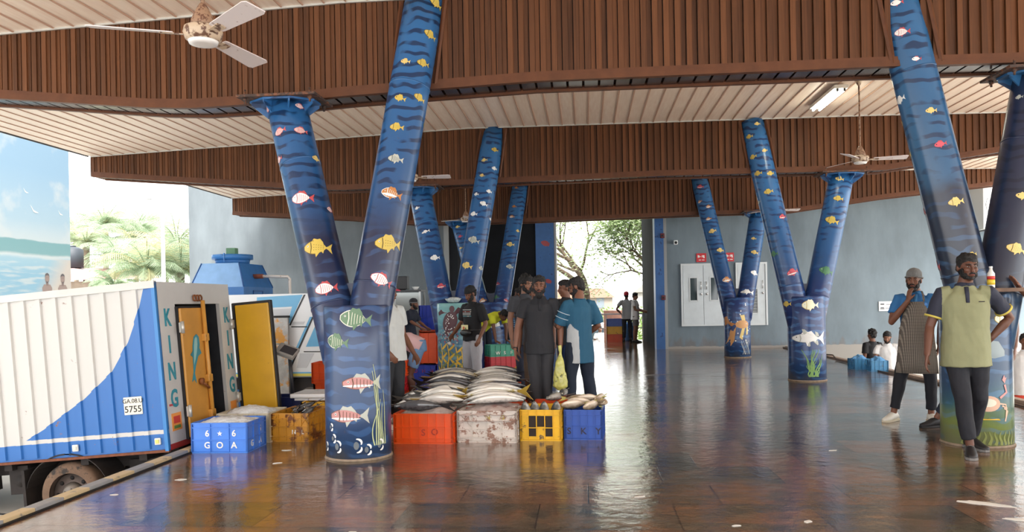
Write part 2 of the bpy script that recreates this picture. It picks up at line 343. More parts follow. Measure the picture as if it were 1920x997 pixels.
# ------------------------------------------------------------------ walls
mb = MB(); mb.bx(-11.5, -3.86, 22, 22.3, -.65, 9); mb.bx(-11.5, -11.2, 22.31, 34, -.65, 9)
struct('wall_back_left', mb, WALLG)
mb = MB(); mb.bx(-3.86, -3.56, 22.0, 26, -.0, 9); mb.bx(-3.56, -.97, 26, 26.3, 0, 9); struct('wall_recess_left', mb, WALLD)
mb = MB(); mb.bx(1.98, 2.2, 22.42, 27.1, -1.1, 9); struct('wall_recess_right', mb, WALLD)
mb = MB(); mb.bx(2.2, 24, 22, 22.4, -1.0, 9); struct('wall_back_right', mb, WALLR)
BLUEP = mat('pilaster_blue', (52, 110, 176), .45, dirt=(30, 66, 120), dscale=6, dth=.62, var=.12)
mb = MB(); mb.bx(-1.58, -.98, 25.86, 25.99, 0, 5.2); struct('trim_6', mb, BLUEP)
mb = MB(); mb.bx(1.95, 2.19, 21.86, 22.41, 0, 5.2); struct('trim_7', mb, mat('pilaster_blue_dark', (44, 92, 150), .45, dirt=(28,58,104), dscale=6, dth=.6, var=.15))
mb = MB(); mb.bx(2.2, 2.28, 21.94, 22.0, 0, 5.2); mb.bx(-3.94, -3.8, 21.92, 21.995, 0, 5.2); struct('trim_8', mb, mat('corner_bead', (150, 152, 150), .5))
# steel return posts beside the opening
mb = MB(); mb.bx(-.97, -.9, 26, 26.3, 0, 5.2, 0); struct('trim_9', mb, mat('opening_jamb', (200,198,190), .5))

# ------------------------------------------------------------------ roof: three boxed beams clad in wood and the board ceilings between them
def lerp_prof(prof, x):
    for (x0, z0), (x1, z1) in zip(prof, prof[1:]):
        if x <= x1 or (x1, z1) == prof[-1]:
            t = (x-x0)/(x1-x0); t = t*t*(3-2*t)*.0 + t
            return z0+(z1-z0)*t
    return prof[-1][1]
BEAMS = [  # front Y, bottom profile, top profile
 (7.80, [(-9.1,3.95),(-6.2,3.67),(-4.5,3.50),(-4.0,3.475),(-2.9,3.50),(-2.4,3.53),(-.47,3.595),(2.85,3.585),(5.3,3.55),(7.2,3.8),(10.5,4.05)], [(-9.1,4.22),(-6.2,4.34),(-2.4,4.48),(5,4.47),(10.5,4.38)]),
 (13.80,[(-9.08,3.87),(-4.9,3.50),(-4.3,3.475),(-3.8,3.48),(-2,3.50),(1.38,3.54),(5.12,3.51),(6.97,3.75),(10.5,4.03)], [(-9.08,4.24),(-6,4.35),(-2.02,4.49),(4.96,4.44),(7.19,4.40),(10.5,4.35)]),
 (19.70,[(-9.10,3.80),(-6.04,3.59),(-4.4,3.43),(-3.8,3.41),(-1.5,3.40),(2.73,3.45),(5.07,3.46),(7.3,3.74),(10.5,4.02)], [(-9.13,4.23),(-6,4.33),(-2,4.44),(5,4.42),(8.89,4.38),(10.5,4.35)]),
]
for bi, (y0, bot, top) in enumerate(BEAMS):
    mb = MB(); x = -9.08; W = .45; P = .11
    while x < 10.4:
        for (a, b, dy, mi_) in ((x, x+.052, 0, 0), (x+.052, x+.101, .018, 0), (x+.101, x+P, .028, 1)):
            za, zb = lerp_prof(bot, a), lerp_prof(bot, b); ta, tb = lerp_prof(top, a)+.05, lerp_prof(top, b)+.05
            if a < -9.0: za, zb = za+.0, zb
            mb.add([(a,y0+dy,za),(b,y0+dy,zb),(b,y0+dy,tb),(a,y0+dy,ta)], [(0,1,2,3)], mi_)
            mb.add([(a,y0+W-dy,za),(b,y0+W-dy,zb),(b,y0+W-dy,tb),(a,y0+W-dy,ta)], [(3,2,1,0)], mi_)
        za, ta = lerp_prof(bot, x), lerp_prof(top, x)+.05; zb = lerp_prof(bot, x+.052); tb = lerp_prof(top, x+.052)+.05
        for xx, z1, z2 in ((x,za,ta),(x+.052,zb,tb),(x+.101,zb,tb)):
            mb.add([(xx,y0,z1),(xx,y0+.028,z1),(xx,y0+.028,z2),(xx,y0,z2)], [(0,1,2,3)], 0)
        x += P
    # soffit: slats with gaps, then lip mouldings front and back
    x = -9.08
    while x < 10.4:
        za, zb = lerp_prof(bot, x)+.012, lerp_prof(bot, x+.135)+.012
        mb.add([(x,y0+.05,za),(x+.135,y0+.05,zb),(x+.135,y0+W-.04,zb),(x,y0+W-.04,za),(x,y0+.05,za+.015),(x+.135,y0+.05,zb+.015),(x+.135,y0+W-.04,zb+.015),(x,y0+W-.04,za+.015)],
               [(0,3,2,1),(4,5,6,7),(0,1,5,4),(1,2,6,5),(2,3,7,6),(3,0,4,7)], 2)
        x += .16
    xs = [p[0] for p in bot]
    for k in range(len(xs)-1):
        a, b = xs[k], min(xs[k+1], 10.42); za, zb = bot[k][1], lerp_prof(bot, b)
        for (ya, yb, h0, h1, mi) in ((y0-.018, y0+.05, -.012, .045, 3), (y0-.008, y0+.05, .045, .085, 3), (y0+W-.045, y0+W+.012, -.012, .05, 3), (y0+.05, y0+W-.04, .04, .05, 1)):
            mb.add([(a,ya,za+h0),(b,ya,zb+h0),(b,yb,zb+h0),(a,yb,za+h0),(a,ya,za+h1),(b,ya,zb+h1),(b,yb,zb+h1),(a,yb,za+h1)],
                   [(0,3,2,1),(4,5,6,7),(0,1,5,4),(1,2,6,5),(2,3,7,6),(3,0,4,7)], mi)
    # raised boards framing the two arms that run up through the face
    for ck, ai in ((('A', 3), ('B', 1)), (('E', 3), ('C', 1)), (('G', 3), ('D', 1)))[bi]:
        q0, q1 = COLS[ck][ai], COLS[ck][ai+1]
        for sg in (-1, 1):
            pts = []
            for zz in (3.60, 4.44):
                f_ = (zz-q0[2])/(q1[2]-q0[2]); xx = q0[0]+(q1[0]-q0[0])*f_+sg*.225; pts.append((xx, y0-.012, zz))
            mb.loft(pts, [(.022,.014),(.022,.014)], 4, 3, side=(1,0,0), smooth=False)
    # end board at the eave
    mb.add([(-9.1,y0,bot[0][1]),(-9.1,y0+W,bot[0][1]),(-9.1,y0+W,top[0][1]+.05),(-9.1,y0,top[0][1]+.05)], [(0,1,2,3)], 0)
    # pale strip along the top edge
    tx = [p[0] for p in top]
    for k in range(len(tx)-1):
        a, b = tx[k], min(tx[k+1], 10.42); za, zb = top[k][1], lerp_prof(top, b)
        mb.add([(a,y0-.03,za-.02),(b,y0-.03,zb-.02),(b,y0-.005,zb-.02),(a,y0-.005,za-.02),(a,y0-.03,za+.005),(b,y0-.03,zb+.005),(b,y0-.005,zb+.005),(a,y0-.005,za+.005)],
               [(0,3,2,1),(0,1,5,4),(4,5,6,7)], 4)
    struct('trim_%d' % (10+bi), mb, [WOOD, GROOVE, SOFFIT, WOODTRIM, METALEDGE])

def ceiling_bay(name, ya, yb, profa, profb):
    mb = MB(); x = -9.1; P = .225
    def strip(xa, xb, dz, mi):
        vs = []
        for y, pr in ((ya, profa), (yb, profb)):
            for xx in (xa, xb):
                vs.append((xx, y, lerp_prof(pr, xx)+dz))
        mb.add([vs[0], vs[1], vs[3], vs[2]], [(0,1,2,3)], mi)
    while x < 10.4:
        strip(x, x+P-.015, .0, 0); strip(x+P-.015, x+P, -.012, 1)
        for xx in (x+P-.015, x+P):
            a0, b0 = lerp_prof(profa, xx), lerp_prof(profb, xx)
            mb.add([(xx,ya,a0),(xx,yb,b0),(xx,yb,b0-.012),(xx,ya,a0-.012)], [(0,1,2,3)], 1)
        x += P
    # roof sheet above and eave edge channel
    for xa, xb in zip([-9.1,-6,-2,5],[-6,-2,5,10.45]):
        mb.add([(xa,ya,lerp_prof(profa,xa)+.12),(xb,ya,lerp_prof(profa,xb)+.12),(xb,yb,lerp_prof(profb,xb)+.12),(xa,yb,lerp_prof(profb,xa)+.12)], [(3,2,1,0)], 2)
    for xe in (-9.12, 10.45):
        za, zb = lerp_prof(profa, xe), lerp_prof(profb, xe)
        mb.add([(xe,ya,za-.02),(xe,yb,zb-.02),(xe,yb,zb+.14),(xe,ya,za+.14)], [(0,1,2,3)], 3)
    struct(name, mb, [CEIL, CEILLAP, METALEDGE, mat('eave_channel', (96,92,90), .5)])
T = [b[2] for b in BEAMS]; T0 = [(a, z+.04) for a, z in T[0]]
ceiling_bay('ceiling', -4.0, 7.78, T[0], T[0]); ceiling_bay('ceiling_1', 8.26, 13.78, T[0], T[1]); ceiling_bay('ceiling_2', 14.26, 19.68, T[1], T[2])
mb = MB(); mb.bx(-9.1, 10.45, 20.16, 21.98, 4.45, 4.52); mb.bx(-3.5, 1.95, 22.0, 26.6, 4.9, 5.0); struct('ceiling_3', mb, CEIL)

# ------------------------------------------------------------------ doors in the right wall
DOORW = mat('door_paint', (200, 208, 212), .45, var=.06); DFR = mat('door_frame_paint', (206, 212, 214), .5); GLASSD = mat('door_glass', (60, 72, 74), .1, 0, .8)
STEEL = mat('bright_steel', (200, 200, 200), .25, .9)
def leaf(name, parent, x0, x1, hinge_left, louver=False, win=True):
    mb = MB(); z0, z1 = .66, 2.29; y = 21.96
    wx0, wx1, wz0, wz1 = x0+(x1-x0)*.33, x0+(x1-x0)*.70, 1.32, 1.95
    if louver: wx0, wx1, wz0, wz1 = x0+(x1-x0)*.36, x0+(x1-x0)*.72, .95, 1.62
    for a, b, c, d in ((x0,wx0,z0,z1),(wx1,x1,z0,z1),(wx0,wx1,z0,wz0),(wx0,wx1,wz1,z1)): mb.bx(a, b, y-.02, y+.03, c, d)
    o = mb.build(name, DOORW, parent)
    f = MB()
    for a, b, c, d in ((wx0-.02,wx0+.01,wz0-.02,wz1+.02),(wx1-.01,wx1+.02,wz0-.02,wz1+.02),(wx0,wx1,wz0-.02,wz0+.01),(wx0,wx1,wz1-.01,wz1+.02)): f.bx(a, b, y-.032, y-.02, c, d)
    if louver:
        z = wz0+.01
        while z < wz1: f.box(((wx0+wx1)/2, y, z), (wx1-wx0, .03, .018)); z += .04
        f.bx(wx0, wx1, y+.02, y+.025, wz0, wz1, 1)
    f.build('vent_louver' if louver else 'vision_frame', [DFR, GAP], o)
    if not louver:
        g = MB(); g.bx(wx0, wx1, y, y+.01, wz0, wz1); g.build('glass_pane', GLASSD, o)
    h = MB(); hx = x1-.07 if hinge_left else x0+.07
    h.cyl((hx,y-.06,1.62),(hx,y-.06,1.84),.011,8); h.cyl((hx,y-.06,1.63),(hx,y-.02,1.63),.009,8); h.cyl((hx,y-.06,1.83),(hx,y-.02,1.83),.009,8); h.cyl((hx+.01,y-.05,1.5),(hx+.01,y-.02,1.5),.03,12)
    h.build('door_handle', STEEL, o)
def frame(name, parent, x0, x1):
    f = MB(); f.bx(x0-.05, x0, 21.92, 21.999, .62, 2.34); f.bx(x1, x1+.05, 21.92, 21.999, .62, 2.34); f.bx(x0, x1, 21.92, 21.999, 2.29, 2.34); f.bx(x0, x1, 21.94, 21.999, .62, .66)
    f.build(name, DFR, parent)
d1 = bpy.data.objects.new('door_1', None); COLL.objects.link(d1); d1['kind'] = 'structure'
frame('door_frame', d1, 2.70, 3.82); leaf('door_leaf', d1, 2.71, 3.255, True); leaf('door_leaf', d1, 3.265, 3.81, False)
d2 = bpy.data.objects.new('door_2', None); COLL.objects.link(d2); d2['kind'] = 'structure'
frame('door_frame', d2, 4.18, 4.92); leaf('door_leaf', d2, 4.19, 4.91, True, louver=True)

# signs and fittings on the walls
def wall_sign(name, label, x, z, wdt, hgt, bgc, rows, y=21.98):
    t = thing(name, label, 'sign', (x, y, z))
    a = MB(); a.bevbox((0,0,0), (wdt,.02,hgt), .004); a.build('sign_board', bgc, t)
    c = MB()
    for (sx, sz, sw, sh) in rows: c.bx(sx-sw/2, sx+sw/2, -.014, -.0095, sz-sh/2, sz+sh/2)
    c.build('sign_marks', mat('sign_white', (240,236,232), .5) if bgc.name == 'sign_red' else mat('sign_dark', (60,60,66), .5), t)
    return t
SR = mat('sign_red', (196, 40, 48), .4); SWH = mat('sign_board_white', (232, 236, 236), .4)
rows = [(-.08,.035,.035,.07),(-.055,.03,.03,.05),(-.02,.03,.03,.012),(.02,.035,.014,.06),(.06,.04,.05,.05),(.07,-.0,.035,.03),(-.04,-.065,.06,.018),(.05,-.065,.07,.018)]
wall_sign('fire_notice_sign', 'red square notice with white marks above the double door', 3.22, 2.50, .27, .24, SR, rows)
wall_sign('fire_notice_sign', 'red square notice with white marks above the gap between the doors', 3.98, 2.50, .24, .24, SR, rows)
wall_sign('direction_sign', 'white wall sign with dark marks behind the man in the apron', 8.16, 1.075, .52, .26, SWH, [(-.17,.055,.1,.035),(-.17,-.04,.09,.025),(-.17,-.07,.11,.02),(-.02,.05,.1,.014),(.08,.05,.12,.014),(.02,-.05,.22,.014)])
t = thing('security_camera', 'small white dome camera high on the grey wall left of the double door', 'camera', (2.52, 22.0, 2.93))
a = MB(); a.loft([(0,0,0),(0,-.028,0),(0,-.03,0),(0,-.11,0)],[.045,.045,.018,.018],14); a.build('bracket', SWH, t); a = MB(); a.bevbox((0,-.13,0),(.11,.13,.12),.02); a.build('housing', SWH, t)
a = MB(); a.ball((0,-.2,-.01),.038); a.build('lens_dome', mat('lens_black',(20,20,24),.1), t)
for z, lb in ((3.12, 'small dark red alarm box high on the blue corner pilaster'), (1.42, 'small dark red alarm box low on the blue corner pilaster')):
    t = thing('alarm_box', lb, 'alarm', (2.16, 21.86, z)); a = MB(); a.bevbox((0,-.03,0),(.11,.06,.13),.01); a.build('box', mat('alarm_red',(96,28,36),.5), t)
    a = MB(); a.cyl((0,-.06,0),(0,-.075,0),.025); a.build('push_button', mat('alarm_button',(30,30,34),.4), t)
t = thing('outdoor_unit', 'white air conditioner unit mounted high on the grey wall at right', 'air conditioner', (10.6, 21.3, 3.0))
a = MB(); a.bevbox((0,0,.62),(.95,.75,1.24),.02); a.build('casing', mat('unit_white',(222,224,222),.4), t)
a = MB()
for k in range(14): a.cyl((-.05,-.385,.62),( -.05+.36*math.cos(k*math.pi/7),-.385,.62+.36*math.sin(k*math.pi/7)),.006,6)
for r in (.12,.24,.36): a.loft([(-.05+r*math.cos(q*math.pi/12),-.385,.62+r*math.sin(q*math.pi/12)) for q in range(25)], .006, 6)
a.build('fan_guard', mat('guard_grey',(150,152,156),.4), t)
for bx_ in (-.38,.38):
    a = MB(); a.bx(bx_-.02,bx_+.02,-.3,.69,-.04,0); a.build('bracket', mat('bracket_grey',(120,122,124),.5), t)
# ------------------------------------------------------------------ painted steel columns
def sea_mat(name, stops, dark, light, scale=1.0, strokes=.3):
    m = bpy.data.materials.new(name); m.use_nodes = True; n, l = m.node_tree.nodes, m.node_tree.links; b = n['Principled BSDF']
    t = n.new('ShaderNodeTexCoord'); sp = n.new('ShaderNodeSeparateXYZ'); l.new(t.outputs['Object'], sp.inputs[0])
    z0 = n.new('ShaderNodeTexNoise'); z0.inputs['Scale'].default_value = 3; z0.inputs['Detail'].default_value = 4; l.new(t.outputs['Object'], z0.inputs['Vector'])
    h = math_node(m, 'DIVIDE', math_node(m, 'ADD', sp.outputs[2], math_node(m, 'MULTIPLY', math_node(m, 'SUBTRACT', z0.outputs['Fac'], .5), .5)), 4.6)
    r = n.new('ShaderNodeValToRGB'); e = r.color_ramp.elements
    e[0].position = stops[0][0]/4.6; e[0].color = srgb(*stops[0][1]); e[1].position = stops[-1][0]/4.6; e[1].color = srgb(*stops[-1][1])
    for zz, c in stops[1:-1]:
        k = e.new(zz/4.6); k.color = srgb(*c)
    l.new(h, r.inputs[0])
    # broken wavy strokes
    mp = n.new('ShaderNodeMapping'); mp.inputs['Scale'].default_value = (1.0, 1.0, 1.0); l.new(t.outputs['Object'], mp.inputs[0])
    wv = n.new('ShaderNodeTexWave'); wv.wave_type = 'BANDS'; wv.bands_direction = 'Z'; wv.inputs['Scale'].default_value = 2.9*scale; wv.inputs['Distortion'].default_value = 4.5
    wv.inputs['Detail'].default_value = 1.0; wv.inputs['Detail Scale'].default_value = 1.6; l.new(mp.outputs[0], wv.inputs['Vector'])
    z1 = n.new('ShaderNodeTexNoise'); z1.inputs['Scale'].default_value = 4.2; z1.inputs['Detail'].default_value = 2; l.new(t.outputs['Object'], z1.inputs['Vector'])
    s1 = n.new('ShaderNodeMapRange'); s1.inputs[1].default_value = .62; s1.inputs[2].default_value = .78; l.new(wv.outputs['Fac'], s1.inputs[0])
    s2 = n.new('ShaderNodeMapRange'); s2.inputs[1].default_value = .44; s2.inputs[2].default_value = .52; l.new(z1.outputs['Fac'], s2.inputs[0])
    hi = n.new('ShaderNodeMapRange'); hi.inputs[1].default_value = 1.5; hi.inputs[2].default_value = 2.3; l.new(sp.outputs[2], hi.inputs[0])
    f = math_node(m, 'MULTIPLY', math_node(m, 'MULTIPLY', s1.outputs[0], s2.outputs[0]), math_node(m, 'MULTIPLY', hi.outputs[0], .92))
    mx = n.new('ShaderNodeMix'); mx.data_type = 'RGBA'; mx.inputs[7].default_value = srgb(*dark); l.new(f, mx.inputs[0]); l.new(r.outputs[0], mx.inputs[6])
    lo = math_node(m, 'SUBTRACT', 1, hi.outputs[0]); f2 = math_node(m, 'MULTIPLY', math_node(m, 'MULTIPLY', s1.outputs[0], s2.outputs[0]), math_node(m, 'MULTIPLY', lo, strokes))
    m2 = n.new('ShaderNodeMix'); m2.data_type = 'RGBA'; m2.inputs[7].default_value = srgb(*light); l.new(f2, m2.inputs[0]); l.new(mx.outputs[2], m2.inputs[6])
    # rust scuffs
    z5 = n.new('ShaderNodeTexNoise'); z5.inputs['Scale'].default_value = 14; z5.inputs['Detail'].default_value = 10; z5.inputs['Roughness'].default_value = .7; l.new(t.outputs['Object'], z5.inputs['Vector'])
    q = n.new('ShaderNodeMapRange'); q.inputs[1].default_value = .66; q.inputs[2].default_value = .72; q.inputs[4].default_value = .6; l.new(z5.outputs['Fac'], q.inputs[0])
    m3 = n.new('ShaderNodeMix'); m3.data_type = 'RGBA'; m3.inputs[7].default_value = srgb(86, 78, 84); l.new(q.outputs[0], m3.inputs[0]); l.new(m2.outputs[2], m3.inputs[6])
    l.new(m3.outputs[2], b.inputs['Base Color']); b.inputs['Roughness'].default_value = .3; b.inputs['Coat Weight'].default_value = .12; b.inputs['Coat Roughness'].default_value = .15
    return m
STD = [(0.0,(72,76,84)),(0.12,(46,70,106)),(0.9,(46,70,110)),(1.35,(36,50,84)),(2.0,(26,34,64)),(2.4,(36,76,122)),(3.2,(42,94,146)),(4.5,(48,106,160))]
SEA = sea_mat('sea_paint', STD, (20,44,80), (84,130,190))
SEAC = sea_mat('sea_paint_far', [(0,(70,80,100)),(0.15,(38,68,112)),(1.0,(32,52,104)),(1.5,(32,52,100)),(2.2,(38,84,134)),(3.2,(46,100,152)),(4.5,(50,110,164))], (24,48,92), (90,150,210))
SEAB = sea_mat('sea_paint_dark', [(0,(130,134,96)),(0.2,(124,140,78)),(0.42,(60,100,110)),(0.6,(42,74,106)),(1.0,(38,66,100)),(1.35,(34,42,58)),(2.3,(28,36,56)),(2.6,(42,86,124)),(4.5,(48,102,150))], (22,46,80), (90,140,190))
SEAR = sea_mat('sea_paint_murky', [(0,(100,110,110)),(1,(60,90,120)),(1.4,(30,38,56)),(3.0,(38,48,74)),(4.5,(46,66,96))], (24,34,54), (60,90,120))
SEAT = sea_mat('reef_paint', [(0,(96,104,104)),(0.2,(56,90,122)),(0.8,(64,110,136)),(1.1,(94,150,160)),(1.4,(130,178,176)),(2,(130,178,176)),(4.5,(130,178,176))], (60,100,120), (150,200,200))
RUSTM = mat('rusty_steel', (70,56,50), .7, .2, dirt=(120,78,56), dscale=20, dth=.5)
PAL = {k: mat('mural_'+k, c, .4) for k, c in dict(body_red=(224,190,186), line_red=(196,92,92), white=(238,238,234), black=(24,24,28), yellow=(206,180,84), yline=(88,70,26),
     gold=(222,196,120), orange=(188,124,66), silver=(186,190,180), green=(96,128,96), gdark=(52,80,74), pink=(206,84,100), pinkb=(196,140,136), leaf=(70,122,84), lemon=(240,240,210),
     crim=(186,76,80), maroon=(78,34,42), plant=(216,176,52), plant2=(120,128,60), grass=(120,160,84), crab=(216,176,150), ora=(204,150,92), brown=(108,70,52), weed=(190,200,150), gull=(226,226,206), shell=(148,162,166), coralgrey=(104,112,118)).items()}
PALK = list(PAL); PALM = [PAL[k] for k in PALK]; PI_ = {k: i+1 for i, k in enumerate(PALK)}
def frame_of(p0, p1):
    a = (Vector(p1)-Vector(p0)).normalized(); f = Vector((0,-1,0)); f = (f-a*f.dot(a)).normalized(); r = f.cross(a)*-1
    r = r if r.x > 0 else -r
    return a, f, r
class CylPaint:
    """Painted shapes laid on a cylinder's skin: (u, v) = metres round and along it."""
    def __init__(s, mb, p0, p1, R): s.mb, s.p0, s.R = mb, Vector(p0), R; s.a, s.f, s.r = frame_of(p0, p1)
    def pt(s, th, v, off): return s.p0 + s.a*v + (s.f*math.cos(th)+s.r*math.sin(th))*(s.R+off)
    def poly(s, outline, th0, v0, L, key, lay=0, rot=0, flip=1):
        cx = sum(p[0] for p in outline)/len(outline); cy = sum(p[1] for p in outline)/len(outline); off = .0022+.0009*lay; c_, s_ = math.cos(rot), math.sin(rot)
        def m(x, y):
            x *= flip; X, Y = x*c_-y*s_, x*s_+y*c_
            return s.pt(th0+X*L/s.R, v0+Y*L, off)
        rings = []
        for k in (1, .66, .33): rings.append([m(cx+(x-cx)*k, cy+(y-cy)*k) for x, y in outline])
        n = len(outline); vs = [q for r in rings for q in r]+[m(cx, cy)]; fs = []
        for j in (0, 1):
            for i in range(n): fs.append((j*n+i, j*n+(i+1)%n, (j+1)*n+(i+1)%n, (j+1)*n+i))
        for i in range(n): fs.append((2*n+i, 2*n+(i+1)%n, 3*n))
        s.mb.add(vs, fs, PI_[key], True)
    def ribbon(s, pts, wid, key, lay=0):
        """pts in (u metres, v metres)"""
        n = len(pts); vs = []
        for i, (u, v) in enumerate(pts):
            du = pts[min(i+1,n-1)][0]-pts[max(i-1,0)][0]; dv = pts[min(i+1,n-1)][1]-pts[max(i-1,0)][1]; L = math.hypot(du,dv) or 1
            ww = (wid[i] if isinstance(wid, list) else wid)/2
            for sg in (-1, 1): vs.append(s.pt((u-sg*dv/L*ww)/s.R, v+sg*du/L*ww, .0024+.0009*lay))
        s.mb.add(vs, [(2*i,2*i+1,2*i+3,2*i+2) for i in range(n-1)], PI_[key], True)
def ell(cx, cy, rx, ry, n=14, a0=0, a1=2*math.pi): return [(cx+rx*math.cos(a0+(a1-a0)*i/n), cy+ry*math.sin(a0+(a1-a0)*i/n)) for i in range(n)]
def body_outline(h, n=12):
    up, dn = [], []
    for i in range(n+1):
        t = i/n; x = -.5+.78*t; y = h*math.sin(math.pi*min(t*.93+.05, 1))**.75
        up.append((x, y)); dn.append((x, -y*.95))
    return up+dn[::-1]
KIND = {'red':('body_red','line_red','line_red'),'redwhite':('white','crim','crim'),'yellow':('yellow','yline','yellow'),'gold':('gold','yline','gold'),'orange':('orange','white','orange'),
        'silver':('silver','black','silver'),'white':('white','silver','white'),'pink':('pinkb','brown','silver'),'green':('green','gull','green'),'leaf':('leaf','gdark','leaf'),'lemon':('lemon','yellow','lemon'),'mullet':('white','silver','white')}
def paint_fish(cp, kind, th, v, L, rot=0, flip=1):
    b, ln, fin = KIND[kind]; slim = {'mullet':.115,'green':.25,'pink':.15,'lemon':.27}.get(kind, .235)
    if kind == 'pink' and L < .25: b, ln, fin, slim = 'pink', 'maroon', 'crim', .24
    P = lambda o, k, lay: cp.poly(o, th, v, L, k, lay, rot, flip)
    big = L > .12
    if big: P([(x*1.05-.005, y*1.12) for x, y in body_outline(slim)], ln if kind != 'mullet' else 'silver', 0)
    P([(.22,.0),(.34,.06),(.5,.2),(.45,.0),(.5,-.2),(.34,-.06)], fin, 1)
    P([(-.25,slim*.8),(-.15,slim+.1),(-.03,slim+.07),(.06,slim+.1),(.16,slim*.9),(.2,slim*.4),(0,slim*.6)], fin, 1)
    P([(-.1,-slim*.7),(-.06,-slim-.12),(.04,-slim*.9),(.1,-slim*.5)], fin, 1); P([(.1,-slim*.5),(.18,-slim*.95),(.22,-slim*.2)], fin, 1)
    P(body_outline(slim), b, 2)
    if big:
        P([(-.27,-slim*.8),(-.245,0),(-.27,slim*.8),(-.24,slim*.85),(-.215,0),(-.24,-slim*.85)], ln, 3)
        P(ell(-.36,slim*.25,.032,.032,8), 'white', 3); P(ell(-.36,slim*.25,.018,.018,8), 'black', 4)
        if kind in ('green','silver','redwhite','red','pink','orange'):
            for q in range(5):
                x = -.14+q*.085; hh = slim*(.8-.11*q)
                P([(x-.008,-hh),(x-.012,0),(x-.008,hh),(x+.008,hh),(x+.004,0),(x+.008,-hh)], ln, 3)
            if kind in ('pink',): P([(x, y*.55-slim*.45) for x, y in body_outline(slim*.4)], 'white', 3)
            if kind == 'orange': P([(x*.9, y*.5-slim*.4) for x, y in body_outline(slim*.6)], 'white', 4)
        if kind in ('yellow','gold'):
            for q in range(5):
                for j in range(3): P(ell(-.14+q*.08, slim*(.45-.42*j)*(1-q*.1), .018, .012, 5), ln, 3)
    else: P(ell(-.34,.04,.05,.05,6), 'black', 3)
def pl_rings(mb, p0, p1, R, ts, mi):
    for t in ts:
        c = Vector(p0).lerp(Vector(p1), t); a = (Vector(p1)-Vector(p0)).normalized()
        mb.loft([c-a*.008, c+a*.008], R+.004, 28, mi)
def column(key, label, flange_left, M1, M2=None, MF=None):
    (bx_, by_), l0, l1, r0, r1 = COLS[key]; org = Vector((bx_, by_, 0)); S = lambda p: tuple(Vector(p)-org)
    t = thing('painted_column', label, 'column', (bx_, by_, 0), 0, None)
    mb = MB(); R = .30
    mb.loft([(0,0,-.002),(0,0,.4),(0,0,.9),(0,0,1.375),(0,0,1.39)], [R,R,R,R,R-.012], 40, 0)
    mb.loft([(0,0,0),(0,0,.02)], [R+.012,R+.005], 32, len(PALM)+1)
    cp = CylPaint(mb, (0,0,0), (0,0,1), R)
    for (k, th, v, L) in DECALS.get((key,'base'), []): paint_fish(cp, k, th, v, L, flip=(-1 if key == 'G' else 1), rot=(-.12 if key == 'A' and k == 'green' else 0))
    extra_paint(key, cp)
    mb.build('lower_drum', [M1]+PALM+[mat('foot_scum',(150,132,112),.7,var=.3,vscale=20)], t)
    web = MB()
    for side, p0, p1, fl in (('L', l0, l1, flange_left), ('R', r0, r1, not flange_left)):
        mb = MB(); q0, q1 = S(p0), S(p1); d = (Vector(q1)-Vector(q0)); pts = [tuple(Vector(q0)+d*(i/8)) for i in range(9)]
        mb.loft(pts, .2, 36, 0); pl_rings(mb, q0, q1, .2, (.19, .74), 0)
        # folded tail of the arm where it dies into the drum
        mb.loft([q0, tuple(Vector(q0)-d.normalized()*.22)], [.2, .12], 36, 0)
        cp = CylPaint(mb, q0, q1, .2)
        for (k, th, v, L) in DECALS.get((key, side), []): paint_fish(cp, k, th, v, L, rot=random.uniform(-.25, .15))
        arm = mb.build('column_arm', [M2 if (M2 and side == 'R') else (MF or (SEAR if False else (SEA if key in 'A' else SEAC if key in 'CDEG' else SEAB)))]+PALM, t)
        if fl:
            tp = Vector(q1); f = MB()
            zt = 0.025
            f.bevbox((tp.x, tp.y-.02, tp.z+.03), (.80,.56,.026), .004, 0)
            hexp = [(tp.x+.36*math.cos(math.pi/8+k*math.pi/4)*1.0, tp.y-.02+.27*math.sin(math.pi/8+k*math.pi/4)) for k in range(8)]
            f.prism([(x*1, y) for x, y in hexp], tp.z-.005, tp.z+.016, 1)
            pf = f.build('flange_plate', [RUSTM, M1 if key != 'E' else SEAC], t)
            g = MB()
            for k in range(8):
                an = math.pi/8+k*math.pi/4; c, s_ = math.cos(an), math.sin(an); pc = Vector((tp.x, tp.y-.02, tp.z)); dr = Vector((c, s_*.8, 0))
                w_ = Vector((-s_, c, 0))*.007; a = pc+dr*.17-Vector((0,0,.16)); b_ = pc+dr*.34-Vector((0,0,.03)); e_ = pc+dr*.34; h_ = pc+dr*.15
                g.add([a-w_, b_-w_, e_-w_, h_-w_, a+w_, b_+w_, e_+w_, h_+w_], [(0,1,2,3),(7,6,5,4),(0,4,5,1),(1,5,6,2),(2,6,7,3),(3,7,4,0)], 0)
            g.build('gusset', [M1 if key != 'E' else SEAC], t)
            for sx in (-.33, .33):
                for sy in (-.22, .2):
                    if sx*sy > 5: continue
                    bl = MB(); p = Vector((tp.x+sx, tp.y-.02+sy, tp.z+.03)); bl.cyl(p-Vector((0,0,.07)), p+Vector((0,0,.07)), .011, 8); bl.cyl(p-Vector((0,0,.04)), p-Vector((0,0,.014)), .022, 6); bl.build('bolt', RUSTM, pf)
    # web plate in the fork
    a, b_ = S(l0), S(r0); la, ra = (Vector(S(l1))-Vector(a)), (Vector(S(r1))-Vector(b_))
    k = .62/la.z; P1 = Vector(a)+la*k; k = .62/ra.z; P2 = Vector(b_)+ra*k; yy = (P1.y+P2.y)/2
